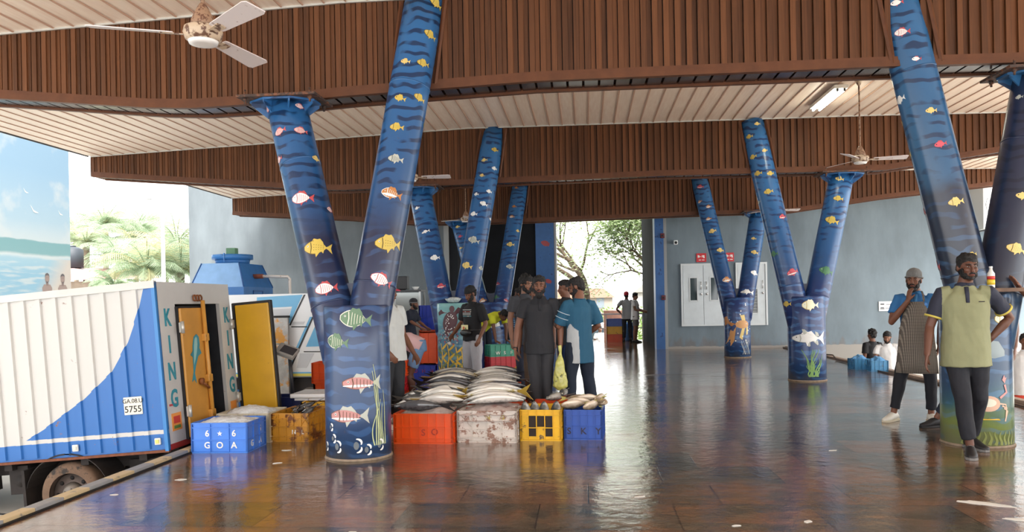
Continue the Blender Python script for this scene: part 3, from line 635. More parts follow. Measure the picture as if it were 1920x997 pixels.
    web.add([(P1.x,yy-.02,1.3),(P2.x,yy-.02,1.3),(P2.x,yy-.02,1.72),((P1.x+P2.x)/2+.05,yy-.02,1.60),((P1.x+P2.x)/2-.05,yy-.02,1.60),(P1.x,yy-.02,1.72),(P1.x,yy+.02,1.3),(P2.x,yy+.02,1.3),(P2.x,yy+.02,1.72),((P1.x+P2.x)/2+.05,yy+.02,1.60),((P1.x+P2.x)/2-.05,yy+.02,1.60),(P1.x,yy+.02,1.72)],
            [(0,1,2,3,4,5),(11,10,9,8,7,6),(2,8,9,3),(3,9,10,4),(4,10,11,5)], 0)
    web.build('fork_web', [SEAR if key == 'B' else mat('web_navy',(28,38,66),.4)], t)
    return t
def extra_paint(key, cp):
    R = cp.R; rnd = random.Random(ord(key))
    if key == 'A':
        for th, v, sz in ((-.62,.30,.05),(-.52,.2,.06),(-.36,.13,.085),(.26,.14,.10),(.56,.10,.075),(.98,.13,.08),(-.9,.12,.06)):
            u = th*R; cp.poly(ell(0,0,.3,.45,12), th-.05, v, sz*.8, 'coralgrey', 0)
            for q, (a0, a1) in enumerate(((-.5,1.7),(-1.6,.4))):
                cp.ribbon([(u-.1*sz+sz*.42*math.cos(a0+(a1-a0)*i/7), v+sz*(.25-.5*q)+sz*.35*math.sin(a0+(a1-a0)*i/7)) for i in range(8)], [.008+.012*math.sin(math.pi*i/7) for i in range(8)], 'white', 2)
        for k, (u0, top, sw) in enumerate(((.27,.86,.05),(.29,.80,.03),(.31,.66,.03),(.33,.72,.02),(.355,.5,.02),(.25,.54,.10),(.375,.62,.02))):
            cp.ribbon([(u0-.02+sw*math.sin(3.0*i/11+k)*(i/11)-.03*(i/11), .13+(top-.13)*i/11) for i in range(12)], [.012*(1-.6*i/11) for i in range(12)], 'weed', 1)
    if key == 'C':
        for k in range(16):
            u0 = rnd.uniform(-.08, .18); an = rnd.uniform(-.35, .5); ln = rnd.uniform(.18, .48)
            cp.ribbon([(u0*.6+math.sin(an)*ln*i/8+.015*math.sin(i*1.1+k), .08+ln*math.cos(an)*i/8) for i in range(9)], [.022*(1-.75*i/8) for i in range(9)], 'grass', 1+k%3)
        th = -.13; v = .706; L = .556
        for o in ([(-.15,.09),(-.2,.27),(-.12,.26),(.04,.1)], [(.18,.06),(.17,.2),(.26,.16),(.3,.05)], [(-.14,-.07),(-.02,-.25),(.03,-.23),(.02,-.09)], [(.1,-.08),(.24,-.21),(.27,-.18),(.25,-.06)]): cp.poly(o, th, v, L, 'silver', 1)
    if key == 'D':
        th, v, L = .22, .77, .5
        cp.poly(ell(0,0,.32,.19,16), th, v, L, 'ora', 3); cp.poly([(.0,.1),(-.1,.42),(.1,.44),(.16,.12)], th, v, L, 'gold', 1)
        cp.poly([(-.25,0),(-.75,.38),(-.95,.32),(-.9,-.05),(-.5,-.08)], th, v, L, 'orange', 2); cp.poly([(-.25,-.05),(-.55,-.25),(-.85,-.9),(-.55,-1.0),(-.38,-.75),(-.3,-.2)], th, v, L, 'ora', 1)
        cp.poly([(.0,-.1),(-.15,-.6),(-.02,-.72),(.12,-.15)], th, v, L, 'gold', 2); cp.poly([(.2,-.1),(.18,-.5),(.27,-.45),(.29,-.1)], th, v, L, 'gold', 2)
        cp.poly(ell(.2,.03,.03,.03,8), th, v, L, 'white', 4); cp.poly(ell(.2,.03,.016,.016,8), th, v, L, 'black', 5)
        for k in range(14): cp.poly(ell(0,0,.5,.5,8), rnd.uniform(-1,1), rnd.uniform(.3,1.3), .03, 'white', 5)
        for k in range(9): cp.ribbon([(.06+k*.022+.03*math.sin(i*.8+k), .08+.045*i) for i in range(8)], .008, 'silver', 2)
    if key == 'G': pass
    if key == 'E':
        th, v, L = -.12, 1.08, .34
        cp.poly([(x, y) for x, y in ell(0,0,.36,.52,18)], th, v, L, 'maroon', 2, rot=-.35); cp.poly([(-.1,.42),(-.5,.6),(-.72,.45),(-.66,.3),(-.3,.42)], th, v, L, 'maroon', 2)
        cp.poly([(.2,.45),(.42,.7),(.62,.62),(.6,.42),(.4,.4),(.3,.3)], th, v, L, 'maroon', 2); cp.poly([(-.2,-.35),(-.3,-.6),(-.1,-.62),(-.02,-.45)], th, v, L, 'maroon', 2); cp.poly([(.1,-.42),(.3,-.6),(.36,-.45),(.22,-.3)], th, v, L, 'maroon', 2)
        cp.poly(ell(.12,.62,.13,.16,12), th, v, L, 'maroon', 3)
        for k in range(26): cp.poly(ell(rnd.uniform(-.26,.26), rnd.uniform(-.4,.4), .022, .03, 6), th, v, L, 'white', 4)
        for k in range(60): cp.poly(ell(0,0,.5,.5,6), rnd.uniform(-.9,.35), rnd.gauss(.82,.05), rnd.uniform(.015,.03), rnd.choice(['maroon','crim','silver']), 2)
        for u0, top in ((-.20,.72),(-.07,.70),(.07,.66),(.16,.62),(.25,.7)):
            cp.ribbon([(u0+.012*math.sin(i*.9), .03+(top-.03)*i/12) for i in range(13)], [.03-.0012*i for i in range(13)], 'plant', 2)
            for j in range(8):
                v0 = .1+j*(top-.12)/8; sg = 1 if j % 2 else -1
                cp.ribbon([(u0+sg*.11*i/6, v0+.10*(i/6)**1.4) for i in range(7)], [.008+.03*math.sin(math.pi*min(1,(i+.3)/6.3)) for i in range(7)], 'plant' if j % 3 else 'plant2', 3)
    if key == 'B':
        th, v = -.12, .40; L = .17
        cp.poly(ell(0,0,.6,.42,18), th, v, L, 'crab', 2); cp.poly(ell(0,.05,.4,.22,14), th, v, L, 'gull', 3)
        for sg in (-1, 1):
            for k in range(3): cp.ribbon([(th*R+sg*(.1+.02*k), v-.02*k), (th*R+sg*(.16+.01*k), v-.01-.03*k), (th*R+sg*(.17-.01*k), v-.08-.04*k)], .014, 'crab', 2)
            cp.ribbon([(th*R+sg*.1, v+.05), (th*R+sg*.17, v+.1), (th*R+sg*.15, v+.17)], .022, 'pinkb', 3); cp.poly([(0,0),(.2,.5),(.05,.45),(-.05,.7),(-.25,.3)], th+sg*.5, v+.18, .11, 'pinkb', 3, flip=sg)
        cp.poly([(-.5,0),(-.4,.3),(-.1,.5),(.25,.45),(.5,.1),(.5,-.1),(.1,-.18),(-.4,-.15)], .0, .85, .24, 'shell', 2)
        cp.poly([(-.5,-.05),(-.4,.03),(.4,.03),(.5,-.05)], -.1, .26, .2, 'plant', 2)
        for k in range(12): cp.ribbon([(-.25+k*.045+.01*math.sin(i+k), .03+.02*i) for i in range(7)], [.03*(1-i/8) for i in range(7)], 'plant2', 1)
column('A', 'nearest column, forked, painted with pink and green fish and white corals on its drum', True, SEA)
column('B', 'forked column behind the man in the yellow-green polo, crab painted low on its drum', False, SEAB, SEAR)
column('C', 'forked column with a long white fish above green weed on its drum', False, SEAC)
column('D', 'forked column in front of the double door, orange goldfish painted on its drum', False, SEAC)
column('E', 'forked column with a spotted turtle and yellow plants painted on its drum', True, SEAT)
column('G', 'farthest left forked column, beside the crouched yellow shirt, white fish tail on its drum', True, SEAC)
# pilaster fish murals
mb = MB(); cpp = CylPaint(mb, (-1.28,26.0+400.0-.145,0), (-1.28,26.0+400.0-.145,1), 400.0)
for (x, z, L) in ((-1.26,4.05,.34),(-1.30,3.3,.38),(-1.22,2.05,.3)):
    cpp.poly([(q*-1, y) for q, y in body_outline(.24)], (x+1.28)/400, z, L, 'crim', 3, rot=.3 if z > 4 else -.35); cpp.poly([(-.22,0),(-.5,.2),(-.42,0),(-.5,-.2)], (x+1.28)/400, z, L, 'crim', 3, rot=.3 if z > 4 else -.35, flip=1 if z > 4 else -1)
o = mb.build('trim_20', [BLUEP]+PALM); o['kind'] = 'structure'
# things lodged on the column forks
t = thing('plastic_tray', 'crumpled clear plastic tray on top of the turtle column', 'tray', (-2.19,12.96,1.393)); t.scale = (.72,.8,.8)
mb = MB(); mb.loft([(0,0,.01),(0,0,.05),(0,0,.09)], [(.12,.09),(.17,.12),(.2,.14)], 18, 0); mb.ball((.02,0,.09), (.14,.09,.03)); mb.build('tray_shell', mat('clear_plastic',(190,196,196),.2,var=.3,vscale=30), t)
t = thing('plastic_bottle', 'small bottle with a red and yellow label in the fork of the right column', 'bottle', (3.585,7.30,1.435)); t.scale = (.85,.85,.76)
mb = MB(); mb.loft([(0,0,0),(0,0,.01),(0,0,.17),(0,0,.2),(0,0,.23)], [.03,.036,.036,.02,.014], 16); mb.build('bottle_body', mat('bottle_white',(226,226,220),.3), t)
mb = MB(); mb.loft([(0,0,.04),(0,0,.10)], .0372, 16, 0); mb.loft([(0,0,.10),(0,0,.14)], .0372, 16, 1); mb.build('bottle_label', [mat('label_yellow',(230,196,60),.4), mat('label_red',(206,60,50),.4)], t)
mb = MB(); mb.cyl((0,0,.23),(0,0,.255),.017,12); mb.build('bottle_cap', mat('cap_white',(230,230,228),.4), t)
t = thing('plank', 'narrow brown board lying across the fork of the right column', 'board', (3.82,7.36,1.40)); mb = MB(); mb.bevbox((0,0,.018), (.62,.10,.034), .004); mb.build('board', mat('old_board',(112,88,72),.7,var=.3,vscale=12), t)

# ------------------------------------------------------------------ ceiling fans and lamp
BLADE = mat('fan_blade_white', (214,206,206), .5, dirt=(120,84,66), dscale=16, dth=.62); FANB = mat('fan_body', (190,170,146), .5, dirt=(96,66,50), dscale=22, dth=.5); RODM = mat('fan_rod', (150,120,96), .6, dirt=(96,60,44), dscale=40, dth=.5)
CAPM = mat('fan_cap', (232,230,228), .4)
def fan(label, x, y, z, zc, a0, R=.62, rodmat=None):
    t = thing('ceiling_fan', label, 'fan', (x, y, z), 0, None)
    m = MB(); m.cyl((0,0,.1),(0,0,zc-z),.012,10); m.build('down_rod', rodmat or RODM, t)
    m = MB(); m.loft([(0,0,zc-z-.09),(0,0,zc-z-.02),(0,0,zc-z)], [.02,.055,.06], 16); m.build('ceiling_canopy', FANB, t)
    m = MB(); m.loft([(0,0,.0),(0,0,.05),(0,0,.09),(0,0,.14),(0,0,.16)], [.075,.07,.055,.03,.018], 20); m.build('rod_cover', RODM, t)
    m = MB(); m.loft([(0,0,-.075),(0,0,-.06),(0,0,-.02),(0,0,.01),(0,0,.025)], [.08,.105,.118,.11,.08], 28); m.build('motor_housing', FANB, t)
    m = MB(); m.loft([(0,0,-.092),(0,0,-.088),(0,0,-.07)], [.05,.082,.09], 24); m.build('motor_cap', CAPM, t)
    for k in range(3):
        a = a0+k*2*math.pi/3; M = Matrix.Rotation(a,4,'Z'); Mt = M @ Matrix.Translation((0,0,-.03)) @ Matrix.Rotation(math.radians(-13),4,'X')
        m = MB(); o = [(.17,-.045),(.19,-.05),(R-.03,-.072),(R,-.06),(R,.06),(R-.03,.07),(.19,.05),(.17,.045)]
        m.prism(o, -.003, .003, 0, Mt)
        bl = m.build('fan_blade', BLADE, t); m = MB(); m.prism([(.09,-.022),(.24,-.03),(.25,0),(.24,.03),(.09,.022)], -.009, -.003, 0, Mt); m.build('blade_bracket', FANB, bl)
    return t
fan('rusty white ceiling fan, nearest, in front of the top left cladding', -2.30, 4.62, 3.10, 4.5, math.radians(82), .64)
fan('white ceiling fan hanging above the right rear column flange', 3.92, 11.5, 3.34, 4.45, math.radians(-7), .62)
fan('ceiling fan mostly hidden behind the near column right arm', -2.55, 11.5, 3.30, 4.45, math.radians(2), .60)
fan('ceiling fan hanging beside the rear left columns on a pale rod', -2.60, 17.3, 3.27, 4.42, math.radians(40), .60)
fan('ceiling fan hidden behind the arm of the weed painted column', 4.05, 17.3, 3.28, 4.40, math.radians(8), .60)
t = thing('tube_light', 'lit twin fluorescent tube fixture on the ceiling at right', 'light', (3.74, 12.32, 4.425))
m = MB(); m.bevbox((0,0,-.02), (.20,1.28,.05), .006); m.build('light_housing', mat('lamp_white',(220,216,206),.4), t)
TUBE = mat('lit_tube', (255,255,238), .4, emit=9)
for x in (-.05, .05):
    m = MB(); m.cyl((x,-.6,-.07),(x,.6,-.07),.014,12); tb = m.build('lamp_tube', TUBE, t)
    for y in (-.61,.61):
        m = MB(); m.bx(x-.014,x+.014,y-.012,y+.012,-.085,-.04); m.build('tube_socket', mat('socket_dark',(60,60,60),.5), tb)
# ------------------------------------------------------------------ reefer truck backed up to the dock
def white_mat():
    m = mat('truck_white', (200,199,195), .45, var=.06, vscale=3, dirt=(140,84,58), dscale=6, dth=.69); return m
TW = white_mat(); TRUST = mat('truck_rust', (120,70,46), .8, var=.3, vscale=20)
def side_mat():
    m = bpy.data.materials.new('truck_side_paint'); m.use_nodes = True; n, l = m.node_tree.nodes, m.node_tree.links; b = n['Principled BSDF']
    t = n.new('ShaderNodeTexCoord'); sp = n.new('ShaderNodeSeparateXYZ'); l.new(t.outputs['Object'], sp.inputs[0])
    r = n.new('ShaderNodeValToRGB'); r.color_ramp.interpolation = 'EASE'; e = r.color_ramp.elements
    P = [(-1.62,.13),(-1.27,.30),(-.83,.56),(-.52,.80),(-.33,1.07),(-.2,1.35),(-.10,1.66)]
    r.color_ramp.interpolation = 'LINEAR'
    e[0].position = 0; e[0].color = (P[0][1]/1.7,)*3+(1,); e[1].position = (P[-1][0]+1.62)/1.62; e[1].color = (P[-1][1]/1.7,)*3+(1,)
    for x, z in P[1:-1]: k = e.new((x+1.62)/1.62); k.color = (z/1.7,)*3+(1,)
    l.new(math_node(m, 'DIVIDE', math_node(m, 'ADD', sp.outputs[0], 1.62), 1.62), r.inputs[0])
    sub = math_node(m, 'MULTIPLY', math_node(m, 'MINIMUM', math_node(m, 'ADD', sp.outputs[0], 1.62), 0), .32)
    blue = math_node(m, 'LESS_THAN', sp.outputs[2], math_node(m, 'ADD', math_node(m, 'MULTIPLY', r.outputs[0], 1.7), sub))
    st = math_node(m, 'MULTIPLY', math_node(m, 'GREATER_THAN', sp.outputs[2], .165), math_node(m, 'LESS_THAN', sp.outputs[2], .205))
    blue = math_node(m, 'MULTIPLY', blue, math_node(m, 'SUBTRACT', 1, st))
    low = math_node(m, 'LESS_THAN', sp.outputs[2], .165); blue = math_node(m, 'MAXIMUM', blue, low)
    mx = n.new('ShaderNodeMix'); mx.data_type = 'RGBA'; mx.inputs[6].default_value = srgb(196,195,191); mx.inputs[7].default_value = srgb(40,104,176); l.new(blue, mx.inputs[0])
    z = n.new('ShaderNodeTexNoise'); z.inputs['Scale'].default_value = 5; z.inputs['Detail'].default_value = 10; z.inputs['Roughness'].default_value = .7; l.new(t.outputs['Object'], z.inputs['Vector'])
    q = n.new('ShaderNodeMapRange'); q.inputs[1].default_value = .645; q.inputs[2].default_value = .675; l.new(z.outputs['Fac'], q.inputs[0])
    m2 = n.new('ShaderNodeMix'); m2.data_type = 'RGBA'; m2.inputs[7].default_value = srgb(126,92,76); l.new(q.outputs[0], m2.inputs[0]); l.new(mx.outputs[2], m2.inputs[6])
    l.new(m2.outputs[2], b.inputs['Base Color']); b.inputs['Roughness'].default_value = .4; return m
DOORY = mat('truck_door_orange', (206,148,64), .4, var=.12, vscale=4, dirt=(140,92,50), dscale=10, dth=.66); DOORIN = mat('truck_door_yellow', (210,160,30), .35, var=.12, vscale=3, dirt=(120,80,40), dscale=7, dth=.68)
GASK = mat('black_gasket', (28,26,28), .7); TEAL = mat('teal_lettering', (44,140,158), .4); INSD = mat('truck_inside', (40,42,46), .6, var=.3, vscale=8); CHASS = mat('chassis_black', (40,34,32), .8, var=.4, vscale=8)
GALV = mat('hinge_metal', (200,198,190), .4, .5)
tr = thing('delivery_truck', 'blue and white refrigerated truck with yellow doors backed up to the dock edge', 'truck', (-3.99, 7.18, .03)); tr.rotation_euler = (0, -.075, 0)
BL, BW, BH = 3.9, 1.56, 1.63
mb = MB(); x = -.03   # corrugated near side
mb.bx(-BL, 0, .02, .035, 0, BH, 0)
k = 0
while x > -BL+.16:
    for (a, b_, d) in ((x, x-.045, .0), (x-.045, x-.055, None), (x-.055, x-.155, .022), (x-.155, x-.165, None)):
        if d is None:
            y0, y1 = (0, .022) if a > x-.1 else (.022, 0)
            mb.add([(a,y0,.03),(b_,y1,.03),(b_,y1,BH-.05),(a,y0,BH-.05)], [(3,2,1,0)], 0)
        else: mb.add([(a,d,.03),(b_,d,.03),(b_,d,BH-.05),(a,d,BH-.05)], [(3,2,1,0)], 0)
    x -= .165; k += 1
side = mb.build('side_panel', [side_mat()], tr)
mb = MB(); mb.bx(-BL, 0, -.012, .03, BH-.06, BH+.01, 0); mb.bx(-BL, 0, -.008, .03, -.012, .012, 2); mb.bx(-.035, .0, -.01, .03, 0, BH, 1)
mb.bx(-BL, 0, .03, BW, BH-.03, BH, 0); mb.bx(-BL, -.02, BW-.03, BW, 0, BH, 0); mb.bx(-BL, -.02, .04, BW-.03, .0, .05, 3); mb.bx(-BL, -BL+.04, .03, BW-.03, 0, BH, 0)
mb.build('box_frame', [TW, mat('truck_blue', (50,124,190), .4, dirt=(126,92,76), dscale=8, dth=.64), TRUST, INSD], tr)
rf = MB()    # rear wall frame: posts and header
rf.bx(-.04, .0, .03, .34, 0, BH-.03, 0); rf.bx(-.04, .0, 1.30, BW, 0, BH-.03, 0); rf.bx(-.04, .0, .34, 1.30, BH-.22, BH-.03, 0); rf.bx(-.04, .004, .03, BW, 0, .055, 1)
rear = rf.build('rear_frame', [TW, mat('bumper_red',(150,40,38),.5)], tr)
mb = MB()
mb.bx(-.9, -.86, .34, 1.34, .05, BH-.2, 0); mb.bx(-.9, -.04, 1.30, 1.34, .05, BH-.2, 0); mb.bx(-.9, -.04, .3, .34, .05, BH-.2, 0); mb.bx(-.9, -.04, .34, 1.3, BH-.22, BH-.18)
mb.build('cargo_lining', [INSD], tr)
RY = lambda y, z, x=.004: Matrix.Translation((x, y, z)) @ Matrix.Rotation(math.pi/2,4,'Z') @ Matrix.Rotation(math.pi/2,4,'X')
mb = MB()
for i, ch in enumerate('KING'): add_text(mb, ch, .24, RY(.175, 1.27-.265*i, .003) @ Matrix.Diagonal((.78,1,1,1)), 0, .006)
for i, ch in enumerate('KING'): add_text(mb, ch, .24, RY(1.44, 1.27-.265*i, .003) @ Matrix.Diagonal((.78,1,1,1)), 0, .006)
mb.build('lettering', [TEAL], rear)
mb = MB(); mb.bx(0, .004, .09, .27, .17, .34, 0); mb.bx(.004,.006,.12,.24,.24,.31,1); mb.bx(.004,.006,.12,.24,.19,.22,2); STK = [mat('sticker_orange',(232,150,70),.5), mat('sticker_red',(200,60,50),.5), mat('sticker_green',(90,130,60),.5), mat('sticker_text_red',(190,70,80),.5)]
mb.build('sticker', STK, rear)
for q_ in ((.07,.24,.415,.435,3),(1.36,1.5,.16,.3,0)):
    mb = MB(); mb.bx(0,.004,q_[0],q_[1],q_[2],q_[3],q_[4]); mb.build('sticker', STK, rear)
mb = MB(); mb.bevbox((.02,.575,.715), (.06,.46,1.30), .012, 0); ld = mb.build('cargo_door', [DOORY], tr)
mb = MB(); mb.bx(-.01,.03,.332,.352,.05,1.38); mb.bx(-.01,.03,.34,.81,1.36,1.385); mb.bx(-.01,.03,.80,.812,.05,1.38); mb.build('door_gasket', [GASK], ld)
mb = MB(); mb.cyl((.075,.775,.06),(.075,.775,1.44),.022,12); ro = mb.build('lock_rod', [DOORY], ld)
for z in (.25,.62,1.05):
    mb = MB(); mb.bevbox((.07,.775,z), (.05,.085,.08), .008); mb.build('rod_clamp', [DOORY], ro)
mb = MB(); mb.cyl((.085,.62,.58),(.085,.73,.52),.014,8); mb.cyl((.06,.61,.60),(.09,.61,.60),.035,10); mb.build('door_handle', [mat('handle_rust',(140,84,46),.6,.3)], ld)
for z in (.33, 1.17):
    mb = MB(); mb.bx(.045,.062,.30,.36,z-.05,z+.05,0); mb.bx(.05,.062,.35,.52,z-.025,z+.025,1); mb.cyl((.065,.335,z-.06),(.065,.335,z+.06),.018,10,0); mb.build('hinge', [GALV, DOORY], ld)
mb = MB(); fishp = [(.0,.24),(.05,.22),(.075,.14),(.06,.03),(.02,-.08),(-.0,-.17),(.045,-.27),(.0,-.235),(-.045,-.27),(-.025,-.16),(-.05,-.02),(-.065,.1),(-.05,.2)]
Mf = RY(.56, .86, .052) @ Matrix.Rotation(-.25,4,'Z'); mb.prism(fishp, 0, .003, 0, Mf); mb.prism([(.06,.12),(.12,.06),(.06,.02)], 0, .003, 0, Mf); mb.prism([(-.05,.06),(-.1,.0),(-.04,-.02)], 0, .003, 0, Mf)
mb.prism([(x*.5-.01, y*.75+.03) for x, y in fishp[:5]+fishp[9:]], .003, .004, 1, Mf); mb.build('fish_emblem', [TEAL, mat('emblem_light',(150,196,190),.5)], ld)
mb = MB(); add_text(mb, 'SOUND', .085, RY(.64, .145, .052), 0, .002); mb.build('lettering', [TEAL], ld)
# open right door, swung out over the dock
mb = MB(); mb.bevbox((.25,1.60,.76), (.47,.07,1.30), .012, 0); rd = mb.build('cargo_door', [mat('door_edge_black',(34,32,32),.6)], tr)
mb = MB(); mb.bevbox((.265,1.556,.76), (.40,.03,1.24), .012, 0); mb.build('door_lining', [DOORIN], rd)
mb = MB(); mb.bx(.05,.06,1.535,1.56,.15,1.38); mb.build('door_gasket', [GASK], rd)
for z in (.33, 1.17):
    mb = MB(); mb.bx(.0,.05,1.50,1.58,z-.045,z+.045,0); mb.cyl((.03,1.50,z-.06),(.03,1.50,z+.06),.018,10,0); mb.build('hinge', [GALV], rd)
mb = MB()   # top shackles
for y in (.72,.78,.84): mb.loft([(.02,y+.035*math.cos(a*.7),1.47+.03*math.sin(a*.7)) for a in range(10)], .009, 6)
mb.build('rod_shackle', [mat('handle_rust',(140,84,46),.6,.3)], rear)
mb = MB(); mb.bx(-.002,.0,-.0,.01,0,0.01)
pl = MB(); pl.bevbox((-.32,-.006,.46), (.185,.008,.17), .004, 0); plate = pl.build('number_plate', [mat('plate_white',(226,222,206),.4)], tr)
mb = MB(); MP = lambda x, z: Matrix.Translation((x,-.0105,z)) @ Matrix.Rotation(math.pi/2,4,'X')
add_text(mb, 'GA.08.U', .058, MP(-.32,.505), 0, .0006, .0008); add_text(mb, '5755', .088, MP(-.32,.425), 0, .001, .0008); mb.build('plate_text', [mat('plate_black',(30,28,30),.5)], plate)
for x, c in ((-.94,(210,206,196)), (-.10,(222,206,110))):
    mb = MB(); mb.bevbox((x,-.012,.10), (.06,.02,.065), .008, 0); mb.bevbox((x,-.025,.10), (.036,.01,.036), .004, 1); mb.build('side_marker', [mat('marker_frame',(216,216,208),.4), mat('marker_%d'%c[2], c, .3)], tr)
# underside, mudguard and wheel
mb = MB(); mb.bx(-BL,-.1,.35,.45,-.17,-.02); mb.bx(-BL,-.1,1.1,1.2,-.17,-.02)
for x in (-.3,-.9,-1.7,-2.4,-3.1): mb.bx(x-.04,x+.04,.05,1.5,-.08,-.012)
mb.bx(-1.75,-1.55,.12,.5,-.33,-.05); mb.cyl((-1.62,.1,-.2),(-1.62,.25,-.2),.06,12); mb.bx(-.6,-.2,.3,1.2,-.2,-.1); mb.cyl((-.98,.1,-.36),(-.98,1.45,-.36),.06,12)
mb.bx(-2.9,-2.1,.1,.45,-.32,-.06)
mb.build('chassis', [CHASS], tr)
WX, WZ, WR = -1.07, -.36, .315
mb = MB(); ar = [(WX+.43*math.cos(a), WZ+.40*math.sin(a)) for a in [math.pi*(.08+.84*i/16) for i in range(17)]]
for (x0,z0),(x1,z1) in zip(ar, ar[1:]): mb.add([(x0,.0,z0),(x1,.0,z1),(x1,.34,z1),(x0,.34,z0),(x0,.0,z0+.012),(x1,.0,z1+.012),(x1,.34,z1+.012),(x0,.34,z0+.012)], [(0,1,2,3),(4,7,6,5),(0,4,5,1)], 0)
mb.bx(WX-.46,WX-.43,.0,.34,-.52,-.08,0); mb.build('mudguard', [CHASS], tr)
def wheel(y0, y1):
    w_ = MB(); prof = [(WR-.10,0),(WR-.03,.0),(WR-.005,.03),(WR,.06),(WR,.16),(WR-.01,.19),(WR-.10,.2)]; n = 36; vs = []
    for r, yy in prof:
        for k in range(n): a = 2*math.pi*k/n; vs.append((WX+r*math.cos(a), y0+yy, WZ+r*math.sin(a)))
    fs = [(j*n+k, j*n+(k+1)%n, (j+1)*n+(k+1)%n, (j+1)*n+k) for j in range(len(prof)-1) for k in range(n)]
    w_.add(vs, fs, 0, True); wo = w_.build('wheel', [mat('tyre_mud', (116,92,74), .85, var=.3, vscale=10, dirt=(52,46,42), dscale=5, dth=.52)], tr)
    h_ = MB(); h_.loft([(WX,y0+.09,WZ),(WX,y0+.05,WZ),(WX,y0+.012,WZ)], [WR-.10,WR-.105,WR-.10], 32, 0, caps=False); h_.loft([(WX,y0+.06,WZ),(WX,y0+.07,WZ)], [WR-.11,WR-.11], 32, 0)
    h_.loft([(WX,y0+.06,WZ),(WX,y0+.03,WZ),(WX,y0+.0,WZ)], [.12,.095,.08], 24, 1); h_.ball((WX,y0,WZ), (.05,.035,.05), 1)
    for k in range(8):
        a = k*math.pi/4; h_.cyl((WX+.16*math.cos(a),y0+.058,WZ+.16*math.sin(a)),(WX+.16*math.cos(a),y0+.054,WZ+.16*math.sin(a)),.022,8,2)
    for k in range(5):
        a = k*2*math.pi/5; h_.cyl((WX+.062*math.cos(a),y0+.0,WZ+.062*math.sin(a)),(WX+.062*math.cos(a),y0-.012,WZ+.062*math.sin(a)),.010,6,1)
    h_.build('wheel_rim', [mat('rim_steel',(96,84,78),.6,.3,var=.3), mat('hub_grey',(120,112,104),.5,.3), GAP], wo)
wheel(.03, .2); wheel(1.3, 1.5)
mb = MB(); mb.loft([(-1.45,.05,-.45),(-1.7,.02,-.50),(-1.95,.02,-.47),(-2.3,.05,-.40)], .008, 6); mb.build('loose_cable', [GASK], tr)
t = thing('green_bag', 'dark green net bag hanging in the truck doorway', 'bag', (-4.22, 8.32, .08)); mb = MB(); mb.loft([(0,0,0),(0,0,.05),(0,0,.2),(0,.0,.38),(0,0,.5)], [.06,.1,.09,.04,.015], 14); link('bag_body', remesh(mb,.012,2,mats=[mat('bag_green',(26,84,50),.3,var=.3,vscale=20)],noise_amp=.012,noise_scale=9), t)

# ------------------------------------------------------------------ second truck, striped box, behind the near column
t2 = thing('striped_truck', 'white and light blue striped box truck parked behind the steel door panel', 'truck', (-4.05, 13.0, 0))
mb = MB(); mb.bx(-4.2, 0, 0, 1.9, .17, 1.60, 0); mb.bx(-4.2,0,-.004,0,.17,.19,1)
def sp_(pts, mi, off=.004): mb.add([(x+4.05, -off, z) for x, z in pts]+[(x+4.05, 0, z) for x, z in pts], [tuple(range(len(pts)))]+[(i,(i+1)%len(pts),len(pts)+(i+1)%len(pts),len(pts)+i) for i in range(len(pts))], mi)
sp_([(-5.6,1.55),(-4.79,1.58),(-5.03,1.09),(-5.06,1.12),(-4.98,1.38),(-5.6,1.36)], 2); sp_([(-4.77,1.58),(-4.74,1.58),(-5.01,1.06),(-5.04,1.06)], 3, .006); sp_([(-5.0,1.045),(-4.72,1.04),(-4.72,1.02),(-5.0,1.025)], 3, .006)
sp_([(-4.63,1.20),(-4.60,1.20),(-5.0,.36),(-5.02,.39)], 3, .006); sp_([(-4.67,1.20),(-4.63,1.20),(-5.02,.39),(-5.06,.40)], 2, .005); sp_([(-4.57,1.07),(-4.52,1.12),(-4.3,.70),(-4.75,.69)], 2, .005)
sp_([(-4.79,.615),(-4.06,.605),(-4.06,.59),(-4.79,.60)], 3, .006); sp_([(-5.45,1.33),(-5.0,1.35),(-5.05,1.22),(-5.45,1.20)], 4, .005); sp_([(-5.0,1.12),(-4.76,1.12),(-4.79,1.07),(-5.0,1.07)], 4, .005); sp_([(-4.86,.58),(-4.6,.58),(-4.75,.33),(-4.92,.33)], 4, .005)  # the grey shapes are shadows painted in flat colour on the box side
sp_([(-8.2,.235),(-4.06,.235),(-4.06,.19),(-8.2,.19)], 5, .004); sp_([(-8.2,.26),(-4.06,.26),(-4.06,.235),(-8.2,.235)], 2, .004)
o2 = mb.build('box_body', [mat('stripe_white',(236,238,240),.35), mat('stripe_edge',(120,124,130),.5), mat('stripe_blue',(110,180,222),.35), mat('stripe_black',(40,42,46),.4), mat('shadow_grey',(206,208,212),.4), mat('stripe_yellow',(226,214,96),.4)], t2)
mb = MB(); mb.bx(-4.2,-.1,.2,1.7,-.05,.165); 
mb.build('chassis', [CHASS], t2)
for x in (-.65,-2.9):
    mb = MB(); mb.cyl((x,.05,-.2),(x,.28,-.2),.42,28,0); mb.cyl((x,.04,-.2),(x,.05,-.2),.2,20,1); mb.build('wheel', [mat('tyre_dark',(44,40,40),.8), mat('hub_grey',(120,112,104),.5,.3)], t2)
mb = MB(); mb.bevbox((-1.13,-.10,.46), (.34,.06,1.48), .008, 0); sd = mb.build('steel_door', [mat('door_steel_scratched',(176,172,168),.28,.6,var=.25,vscale=9,dirt=(196,140,70),dscale=3.0,dth=.52)], t2)
mb = MB(); mb.bx(-1.31,-.95,-.14,-.06,1.195,1.23); mb.build('door_top_rail', [GASK], sd)

